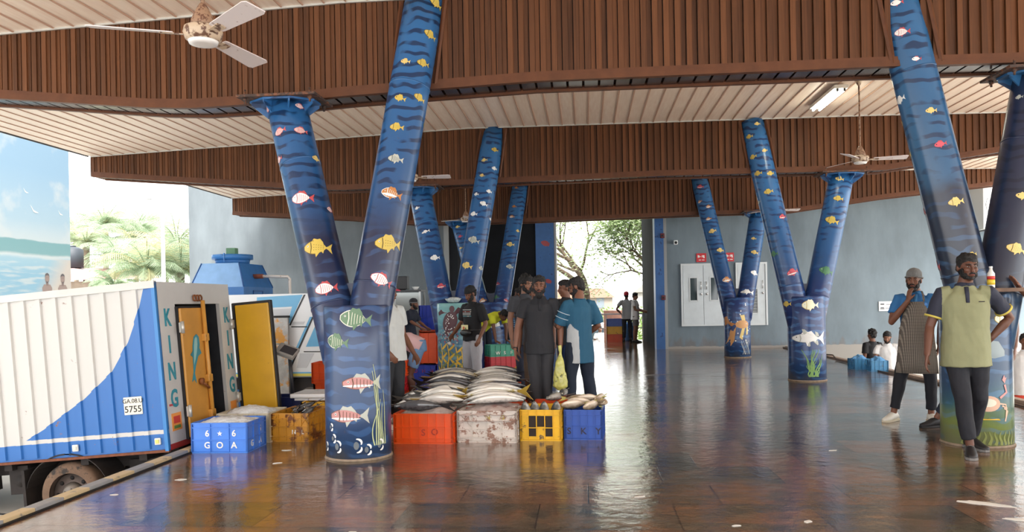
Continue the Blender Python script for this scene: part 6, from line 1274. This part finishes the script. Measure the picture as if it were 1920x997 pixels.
# 15 stooping person in denim shorts
person('stooping person in a pink top and blue denim shorts behind the white t-shirt man', (-2.34,10.25,0), math.radians(-80),
 dict(skin='b', hair='short', shirt=cl('dusty_pink',(196,160,160)), pants=cl('denim',(96,130,166)), shoes=SHK, hem=.02, pants_to=.34, sleeve=.6),
 dict(pelvis=(0,.14,.86), waist=(0,-.0,.94), chest=(0,-.19,.96), neck=(0,-.36,.98), head=(0,-.49,.95), shL=(.18,-.32,.95), shR=(-.18,-.32,.95), elL=(.20,-.36,.68), wrL=(.17,-.40,.44), elR=(-.20,-.36,.68), wrR=(-.17,-.40,.44), hipL=(.09,.13,.84), hipR=(-.09,.13,.84), knL=(.10,.0,.47), knR=(-.10,.0,.47), anL=(.1,.06,.09), anR=(-.1,.06,.09)), S=.95, vox=.011, headrot=(.9,0,0))
# 16 man in navy at the stack
person('man in a navy t-shirt and grey banded cap working at the tall crate stack', (-3.62,16.0,0), math.radians(78),
 dict(skin='a', hair='capband', hatmat=mat('cap_dark',(40,40,44),.8), bandmat=mat('band_grey',(110,110,112),.7), beard=.6, shirt=cl('navy_tee',(24,32,50)), pants=BLK, shoes=SHK, sleeve=.9),
 dict(elR=(-.23,-.14,1.16), wrR=(-.18,-.36,1.02), elL=(.23,-.14,1.14), wrL=(.18,-.36,1.0), chest=(0,-.05,1.27), neck=(0,-.07,1.43), head=(0,-.12,1.57), shL=(.175,-.06,1.38), shR=(-.175,-.06,1.38)), S=.88, vox=.011, headrot=(.1,0,0))
# 17, 18 men at the far opening
person('man in a grey t-shirt and red cap, back turned, at the far opening', (1.36,25.8,0), math.radians(172), dict(skin='b', hair='capband', hatmat=mat('cap_red',(190,40,56),.7), shirt=cl('grey_tee',(150,152,156)), pants=cl('dark_pants',(34,36,46)), shoes=SHK, sleeve=.6), dict(elL=(.34,.06,1.13), wrL=(.20,-.02,.98), elR=(-.34,.06,1.13), wrR=(-.20,-.02,.98)), S=.95, vox=.012, headrot=(0,0,-.3))
person('man in a white t-shirt and shorts at the far opening, right of the red cap', (1.60,25.3,0), math.radians(70), dict(skin='c', hair='short', shirt=cl('bright_white',(232,232,232)), pants=cl('grey_short',(120,116,120)), shoes=SHK, sleeve=.6, pants_to=.4), dict(elR=(-.22,-.06,1.14), wrR=(-.18,-.30,1.08), elL=(.22,-.06,1.14), wrL=(.18,-.30,1.08)), S=.93, vox=.012, headrot=(.2,0,0))
# 19, 20 people outside
person('person in a white top standing outside at the right edge of the picture', (6.62,12.5,-.95), math.radians(-30), dict(skin='a', hair='short', shirt=cl('bright_white',(232,232,232)), pants=cl('orange_red',(206,70,50)), shoes=SHK), S=1.0, vox=.012)
person('person in a pale top on the low ground beyond the far railing', (.56,30.2,-1.3), math.radians(20), dict(skin='c', hair='short', shirt=cl('bright_white',(232,232,232)), pants=cl('grey_short',(120,116,120)), shoes=SHK), S=.98, vox=.014)
# ------------------------------------------------------------------ outside: mural wall, palms, house, tree, railing
def mural_mat():
    m = bpy.data.materials.new('mural_paint'); m.use_nodes = True; n, l = m.node_tree.nodes, m.node_tree.links; b = n['Principled BSDF']
    t = n.new('ShaderNodeTexCoord'); sp = n.new('ShaderNodeSeparateXYZ'); l.new(t.outputs['Object'], sp.inputs[0])
    z0 = n.new('ShaderNodeTexNoise'); z0.inputs['Scale'].default_value = 1.6; z0.inputs['Detail'].default_value = 6; l.new(t.outputs['Object'], z0.inputs['Vector'])
    hh = math_node(m, 'DIVIDE', math_node(m, 'ADD', sp.outputs[2], math_node(m, 'MULTIPLY', math_node(m, 'SUBTRACT', z0.outputs['Fac'], .5), .10)), 7)
    r = n.new('ShaderNodeValToRGB'); e = r.color_ramp.elements; e[0].position = 0; e[0].color = srgb(99,128,143); e[1].position = 1; e[1].color = srgb(99,124,142)
    for z, c in ((2.3,(102,132,146)),(2.72,(115,139,148)),(2.80,(148,153,152)),(2.86,(91,121,123)),(3.17,(87,119,121)),(3.20,(140,148,149)),(3.7,(121,139,148)),(5,(105,129,146))): k = e.new(z/7); k.color = srgb(*c)
    l.new(hh, r.inputs[0])
    mp = n.new('ShaderNodeMapping'); mp.inputs['Scale'].default_value = (1,.5,5); l.new(t.outputs['Object'], mp.inputs[0]); z1 = n.new('ShaderNodeTexNoise'); z1.inputs['Scale'].default_value = 2.2; z1.inputs['Detail'].default_value = 5; l.new(mp.outputs[0], z1.inputs['Vector'])
    s = n.new('ShaderNodeMapRange'); s.inputs[1].default_value = .5; s.inputs[2].default_value = .62; s.inputs[4].default_value = .7; l.new(z1.outputs['Fac'], s.inputs[0])
    mx = n.new('ShaderNodeMix'); mx.data_type = 'RGBA'; mx.inputs[7].default_value = srgb(146,151,149); l.new(math_node(m, 'MULTIPLY', s.outputs[0], math_node(m, 'LESS_THAN', sp.outputs[2], 2.8)), mx.inputs[0]); l.new(r.outputs[0], mx.inputs[6])
    z2 = n.new('ShaderNodeTexNoise'); z2.inputs['Scale'].default_value = 1.1; z2.inputs['Detail'].default_value = 5; l.new(t.outputs['Object'], z2.inputs['Vector']); s2 = n.new('ShaderNodeMapRange'); s2.inputs[1].default_value = .55; s2.inputs[2].default_value = .68; s2.inputs[4].default_value = .7; l.new(z2.outputs['Fac'], s2.inputs[0])
    m2 = n.new('ShaderNodeMix'); m2.data_type = 'RGBA'; m2.inputs[7].default_value = srgb(148,151,149); l.new(math_node(m, 'MULTIPLY', s2.outputs[0], math_node(m, 'GREATER_THAN', sp.outputs[2], 3.2)), m2.inputs[0]); l.new(mx.outputs[2], m2.inputs[6])
    # pale sand at the far end
    sd = n.new('ShaderNodeMapRange'); sd.inputs[1].default_value = 0; sd.inputs[2].default_value = .8; l.new(math_node(m, 'SUBTRACT', math_node(m, 'SUBTRACT', sp.outputs[1], 18.9), math_node(m, 'MULTIPLY', math_node(m, 'SUBTRACT', sp.outputs[2], 2.0), .8)), sd.inputs[0])
    m3 = n.new('ShaderNodeMix'); m3.data_type = 'RGBA'; m3.inputs[7].default_value = srgb(146,140,132); l.new(math_node(m, 'MULTIPLY', sd.outputs[0], math_node(m, 'LESS_THAN', sp.outputs[2], 2.75)), m3.inputs[0]); l.new(m2.outputs[2], m3.inputs[6])
    l.new(m3.outputs[2], b.inputs['Base Color']); b.inputs['Roughness'].default_value = .6; return m
mb = MB(); mb.bx(-14.3,-14,4,20.28,-.65,7.5,0)
FACE1 = mat('mural_figure', (112,98,92), .6); FACE2 = mat('mural_hair', (70,66,68), .6); FACE3 = mat('mural_figure_shade', (98,84,80), .6)
def mpoly(o, yc, zc, mi, off): mb.add([(-14+off, yc+y, zc+z) for y, z in o], [tuple(range(len(o)))], mi)
for yc in (19.32, 19.93):
    zc = 2.2
    mpoly([(-.17,-.42),(.17,-.42),(.19,-.22),(.12,-.13),(-.12,-.13),(-.19,-.22)], yc, zc, 1, .004); mpoly([(-.045,-.16),(.045,-.16),(.045,-.05),(-.045,-.05)], yc, zc, 3, .005)
    mpoly(ell(0,.03,.085,.12,16), yc, zc, 1, .006); mpoly([(-.088,.06),(-.07,.14),(0,.175),(.07,.14),(.088,.06),(.06,.10),(0,.115),(-.06,.10)], yc, zc, 2, .008)
    mpoly(ell(-.03,.05,.012,.006,6), yc, zc, 2, .009); mpoly(ell(.03,.05,.012,.006,6), yc, zc, 2, .009); mpoly([(-.05,-.03),(0,-.07),(.05,-.03),(.03,-.075),(0,-.09),(-.03,-.075)], yc, zc, 2, .009); mpoly([(-.15,-.3),(0,-.33),(.15,-.3),(.0,-.31)], yc, zc, 3, .007)
for yc, zc, s_ in ((18.9,3.95,.16),(19.9,3.98,.1),(18.6,4.4,.1)):
    mpoly([(-1*s_,.9*s_),(-.3*s_,.1*s_),(0,0),(.9*s_,-.25*s_),(.2*s_,-.3*s_),(-.3*s_,-.15*s_),(-.6*s_,.3*s_)], yc, zc, 4, .006)
t = mb.build('mural_wall', [mural_mat(), FACE1, FACE2, FACE3, mat('mural_gull',(136,138,140),.6)]); tag(t, 'tall painted wall with a pale sea, gulls and two bathers beyond the truck', 'mural')

def leaf_mat(name, c, var=.25, vs=4):
    """thin leaf: half the light goes through"""
    m = mat(name, c, .5, var=var, vscale=vs); n, l = m.node_tree.nodes, m.node_tree.links; out = [q for q in n if q.type == 'OUTPUT_MATERIAL'][0]; b = n['Principled BSDF']
    tr_ = n.new('ShaderNodeBsdfTranslucent'); mx = n.new('ShaderNodeMixShader'); mx.inputs[0].default_value = .5; src = b.inputs['Base Color'].links[0].from_socket
    l.new(src, tr_.inputs['Color']); l.new(b.outputs[0], mx.inputs[1]); l.new(tr_.outputs[0], mx.inputs[2]); l.new(mx.outputs[0], out.inputs['Surface']); return m
LEAFG = leaf_mat('palm_leaf', (160,178,148)); LEAFY = leaf_mat('palm_leaf_yellow', (196,192,150)); TRUNK = mat('palm_trunk', (120,108,92), .9, var=.3, vscale=6)
def palm(label, loc, hgt, seed, R=1.9, nf=20, ymix=.25):
    rn = random.Random(seed); t = thing('palm_tree', label, 'palm tree', loc); m = MB(); bx_ = rn.uniform(-.4,.4); m.loft([(bx_*(1-f)**2, 0, hgt*f) for f in (0,.05,.3,.6,.85,1)], [.22,.15,.13,.12,.11,.12], 12); m.build('trunk', [TRUNK], t)
    for mi, mt in ((0, LEAFG), (1, LEAFY)):
        m = MB()
        for k in range(nf):
            if (rn.random() < ymix) != (mi == 1): continue
            az = rn.uniform(0, 2*math.pi); el0 = rn.uniform(.1, 1.35); L_ = R*rn.uniform(.8,1.15); pts = []; p = V((0,0,hgt)); e = el0; n_ = 16
            for i in range(n_+1):
                pts.append(p.copy()); p += V((math.cos(az)*math.cos(e), math.sin(az)*math.cos(e), math.sin(e)))*L_/n_; e -= (1.9/n_)*(.5+i/n_)
            m.loft(pts, [.022*(1-.8*i/n_) for i in range(n_+1)], 5)
            sdv = V((-math.sin(az), math.cos(az), 0))
            for i in range(2, n_+1):
                for h_ in (0, .5):
                    c = pts[i-1].lerp(pts[i], h_); tg = (pts[i]-pts[i-1]).normalized(); ll = L_*.27*math.sin(math.pi*min(1,(i+h_)/n_*.85+.15))**.6
                    for sg in (-1, 1):
                        d = (sdv*sg*.8+tg*.55-V((0,0,.35+.3*rn.random()))).normalized(); w_ = tg*.013; m.add([c-w_, c+w_, c+d*ll*.6+w_*.8, c+d*ll, c+d*ll*.6-w_*.8], [(0,1,2,3,4)], 0)
        if m.v: m.build('fronds', [mt], t)
    return t
def P_(px, py, d):  # real position at a measured distance
    u = (px-960)/FPX; v = (564.5-py)/FPX; u, v = u*math.cos(.019)+v*math.sin(.019), -u*math.sin(.019)+v*math.cos(.019); c, s_ = math.cos(yaw), math.sin(yaw); rx, ry = c*u-s_, s_*u+c
    return V((rx*d/ry, d, CAMH+v*d/ry))
plm = [(196,420,33,1.8,'palm with the highest crown, left of the lamp post'),(160,450,28,1.5,'palm just right of the mural wall'),(252,440,34,1.9,'palm left of the lamp post, behind the yellowish one'),(268,425,40,2.0,'palm in the back, rising left of the lamp post'),(222,480,27,1.6,'young palm right of the tin roofed house'),
 (275,500,25,1.7,'drooping yellowish palm left of the lamp post'),(330,450,31,2.0,'palm right of the lamp post beside the grey wall'),(338,500,26,1.9,'low drooping palm against the corner of the grey wall'),(140,425,40,1.8,'palm mostly hidden by the mural wall'),(310,490,33,1.9,'palm right behind the lamp post'),(214,525,24,.9,'small bushy palm near the truck roof')]
for k, (px, py, d, R_, lb) in enumerate(plm):
    p = P_(px, py, d); palm(lb, (p.x, p.y, -.65), p.z+.45, 40+k, R_*1.2, 34 if R_ > 1 else 18, .3 if k in (5,7,6) else .15)
HEDGE = leaf_mat('hedge_leaf', (130,164,96), .3, 5)
def bush(label, c, r, seed, n_=900, mt=None, name='bush', leaf=.09):
    rn = random.Random(seed); m = MB()
    for k in range(n_):
        d = V((rn.gauss(0,1), rn.gauss(0,1), abs(rn.gauss(0,.9)))).normalized(); q = rn.uniform(.55,1)*(1+.2*noise.noise(d*2.5+V((seed,0,0)))); p = V((d.x*r[0]*q, d.y*r[1]*q, d.z*r[2]*q))
        a = V((rn.uniform(-1,1),rn.uniform(-1,1),rn.uniform(-1,1))).normalized(); b_ = a.orthogonal().normalized(); s_ = leaf*rn.uniform(.6,1.3); m.add([p-a*s_, p+b_*s_*.5, p+a*s_, p-b_*s_*.5], [(0,1,2,3)], 0)
    t = thing(name, label, 'bush', c); m.build('foliage', [mt or HEDGE], t); m = MB()
    for k in range(5): an = k*1.26; m.loft([(0,0,-.0),(math.cos(an)*r[0]*.3,math.sin(an)*r[1]*.3,r[2]*.4),(math.cos(an)*r[0]*.6,math.sin(an)*r[1]*.6,r[2]*.75)], [.04,.025,.01], 6)
    m.build('stems', [TRUNK], t); return t
for k, (px, d, r_, h_, lb) in enumerate(((165,30,1.6,2.4,'bushes behind the tin roofed house'),(250,30,2.0,2.3,'dark green bushes under the palms left of the lamp post'),(330,29,2.2,2.1,'pale green bushes right of the lamp post'))):
    p = P_(px, 550, d); bush(lb, (p.x, p.y, -.65), (r_,1.0,h_), 5+k, 1400)
# house with tin roof
p = P_(150, 500, 25); t = thing('house', 'small house with a pinkish tin roof behind the mural wall', 'house', (p.x-1.0, 25, -.65))
m = MB(); m.bx(-2.5,1.35,0,3,0,3.0,0); m.bx(-2.5,1.6,-.3,-.25,0,1.15,1); m.build('house_wall', [mat('house_plaster',(150,138,124),.8,var=.2), mat('house_green',(120,170,130),.8)], t)
m = MB(); m.add([(-2.8,-.6,3.45),(.8,-.6,3.42),(2.0,-.6,3.02),(-2.8,-.6,3.02),(-2.8,3.2,3.6),(.8,3.2,3.57),(2.0,3.2,3.17),(-2.8,3.2,3.17)], [(0,3,2,1),(4,5,6,7),(0,1,5,4),(1,2,6,5),(2,3,7,6),(3,0,4,7)], 0); m.build('tin_roof', [mat('tin_roof',(176,138,134),.6,var=.25,vscale=3)], t)
m = MB(); m.bx(-.2,.2,-.02,.0,1.0,1.6); m.build('window', [GAP], t)
t = thing('roof_tank', 'black water drum on the tin roof', 'tank', (p.x-.45, 25.2, -.65+3.47)); m = MB(); m.loft([(0,0,0),(0,0,.62),(0,0,.70)], [.36,.36,.2], 24); m.build('drum', [mat('drum_dark',(54,60,68),.6)], t); m = MB(); m.cyl((0,0,.70),(0,0,.75),.14,16); m.build('drum_lid', [mat('drum_dark',(54,60,68),.6)], t)
t = thing('lamp_post', 'thin white lamp post among the palms', 'lamp post', (-13.42, 24, -.65)); m = MB(); m.loft([(0,0,0),(0,0,2),(0,0,5.1)], [.085,.07,.05], 12); m.build('post', [mat('post_white',(226,226,224),.4)], t)
m = MB(); m.loft([(0,0,5.1),(-.02,0,5.3),(-.15,0,5.42),(-.35,0,5.52)], .028, 8); m.build('post_arm', [mat('post_white',(226,226,224),.4)], t); m = MB(); m.ball((-.45,0,5.55),(.14,.05,.03)); m.build('lamp_head', [mat('lamp_head',(150,152,154),.4)], t)

# tree seen through the opening
BARK = mat('bark', (96,80,68), .9, var=.3, vscale=10); TLEAF = leaf_mat('tree_leaf', (178,194,152), .2, 3)
def tree(label, loc, trunk, seed, leaves=True, lv=5):
    rn = random.Random(seed); t = thing('tree', label, 'tree', loc); m = MB(); tips = []
    def br(p, d, L_, r, k):
        pts = [p]; rr = [r]; q = p; dd = d
        for i in range(4):
            dd = (dd+V((rn.uniform(-.22,.22),rn.uniform(-.22,.22),rn.uniform(-.05,.16)))).normalized(); q = q+dd*L_/4; pts.append(q); rr.append(r*(1-.12*(i+1)))
        m.loft(pts, rr, 7 if k > 1 else 10)
        if k >= 2: tips.extend(pts[1:])
        if k < lv:
            for b_ in range(3 if k < 3 else 2+(rn.random() < .5)):
                a = rn.uniform(0,2*math.pi); sp_ = rn.uniform(.5,1.0); o = dd.orthogonal().normalized(); o2 = dd.cross(o); nd = (dd*math.cos(sp_)+(o*math.cos(a)+o2*math.sin(a))*math.sin(sp_)); nd = V((nd.x,nd.y*.8,nd.z+.08)).normalized(); br(pts[-1] if b_ else pts[-2], nd, L_*rn.uniform(.66,.84), r*.55, k+1)
    for (p, d, L_, r) in trunk: br(V(p), V(d).normalized(), L_, r, 0)
    m.build('branches', [BARK], t)
    if leaves:
        m = MB()
        for p in tips:
            for q in range(16):
                c = p+V((rn.gauss(0,.5),rn.gauss(0,.5),rn.gauss(0,.22))); a = V((rn.uniform(-1,1),rn.uniform(-1,1),rn.uniform(-.3,.3))).normalized(); b_ = V((0,0,1)).cross(a).normalized(); s_ = rn.uniform(.035,.07); m.add([c-a*s_*1.5, c+b_*s_, c+a*s_*1.5, c-b_*s_], [(0,1,2,3)], 0)
        m.build('foliage', [TLEAF], t)
    return t
tree('spreading tree with sparse pale leaves seen through the far opening', (.05,34,-1.3), [((0,0,0),(.10,0,1),3.0,.24)], 11)
tree('tree with leafy branches at the right edge of the far opening', (4.6,33,-1.3), [((0,0,0),(-.2,0,1),2.6,.2)], 23)
for k, (x, y, r, h_, lb) in enumerate(((-.9,38,1.8,2.9,'hedge behind the tree trunk, left part'),(1.6,37,2.0,2.7,'hedge in the middle of the far opening'),(4.2,38,1.9,3.0,'hedge at the right of the far opening'),(-4,38,2,2.2,'hedge at the far left of the opening'))): bush(lb, (x,y,-1.3), (r,1.0,h_), 30+k, 1500, (MATS.get('hedge_bright') or leaf_mat('hedge_bright',(150,182,100),.3,4)))
for k, (x, w_, h_, c, lb) in enumerate(((-1,8,3.9,(140,132,124),'pale building with an orange roof far behind the tree'),(8.5,6,4.4,(146,144,140),'white flat building far right of the opening'))):
    t = thing('building', lb, 'building', (x,85,-1.3)); m = MB(); m.bx(-w_/2,w_/2,0,5,0,h_-1); m.build('wall', [mat('far_wall_%d'%k,c,.8)], t); m = MB(); m.prism([(-w_/2-.3,h_-1),(w_/2+.3,h_-1),(w_/2-1,h_),(-w_/2+1,h_)],-5.3,.3,0,Matrix.Rotation(math.pi/2,4,'X')); m.build('roof', [mat('far_roof_%d'%k,((150,118,102),(130,126,122))[k],.8)], t)
    for q in range(4):
        m = MB(); m.bx(-w_/2+.7+q*w_/4.3,-w_/2+1.5+q*w_/4.3,-.04,0,1.8,2.9); m.build('window', [mat('far_window',(110,120,130),.5)], t)
t = thing('railing', 'pale metal railing along the far edge of the platform', 'railing', (0,26.95,0))
for x in (-.85,.15,.72,1.55,1.95):
    m = MB(); m.bx(x-.02,x+.02,-.02,.02,-.0,.9); m.build('post', [mat('rail_white',(214,210,204),.4)], t)
m = MB(); m.bx(-.95,1.97,-.03,.03,.87,.92); m.build('top_rail', [mat('rail_white',(214,210,204),.4)], t); m = MB(); m.bx(-.95,1.97,-.015,.015,.40,.43); m.build('middle_rail', [mat('rail_white',(214,210,204),.4)], t)
t = thing('plastic_drum', 'blue plastic drum behind the man in the red cap', 'drum', (1.44,26.6,0)); m = MB(); m.loft([(0,0,0),(0,0,.04),(0,0,.3),(0,0,.34),(0,0,.55),(0,0,.6)], [.17,.19,.19,.2,.19,.17], 20); m.build('drum_body', [mat('drum_blue',(70,130,200),.4)], t); m = MB(); m.loft([(0,0,.6),(0,0,.63)], .15, 20); m.build('drum_lid', [mat('drum_blue_lid',(90,150,210),.4)], t)
t = thing('parked_van', 'white van parked below the far railing', 'van', (-.1,31.5,-1.3)); m = MB(); m.prism([(-1.9,.35),(1.9,.35),(1.95,1.0),(1.5,1.15),(1.1,1.75),(-1.9,1.78)],-.85,.85,0,Matrix.Rotation(math.pi/2,4,'X')); m.build('van_body', [mat('van_white',(222,222,220),.3)], t)
m = MB(); m.bx(-1.5,.9,-.86,-.85,1.15,1.6); m.build('van_window', [mat('van_glass',(70,84,92),.1)], t)
for x in (-1.2,1.2):
    m = MB(); m.cyl((x,-.88,.33),(x,-.66,.33),.33,24); m.build('wheel', [mat('tyre_dark',(44,40,40),.8)], t)
t = thing('brick_block', 'pinkish brick block beyond the railing behind the stacked crates', 'wall block', (1.05,28.5,-1.3)); m = MB(); m.bevbox((0,0,1.15),(.75,.4,2.3),.02); m.build('brickwork', [mat('brick_pink',(186,138,120),.8,var=.2,vscale=9)], t)
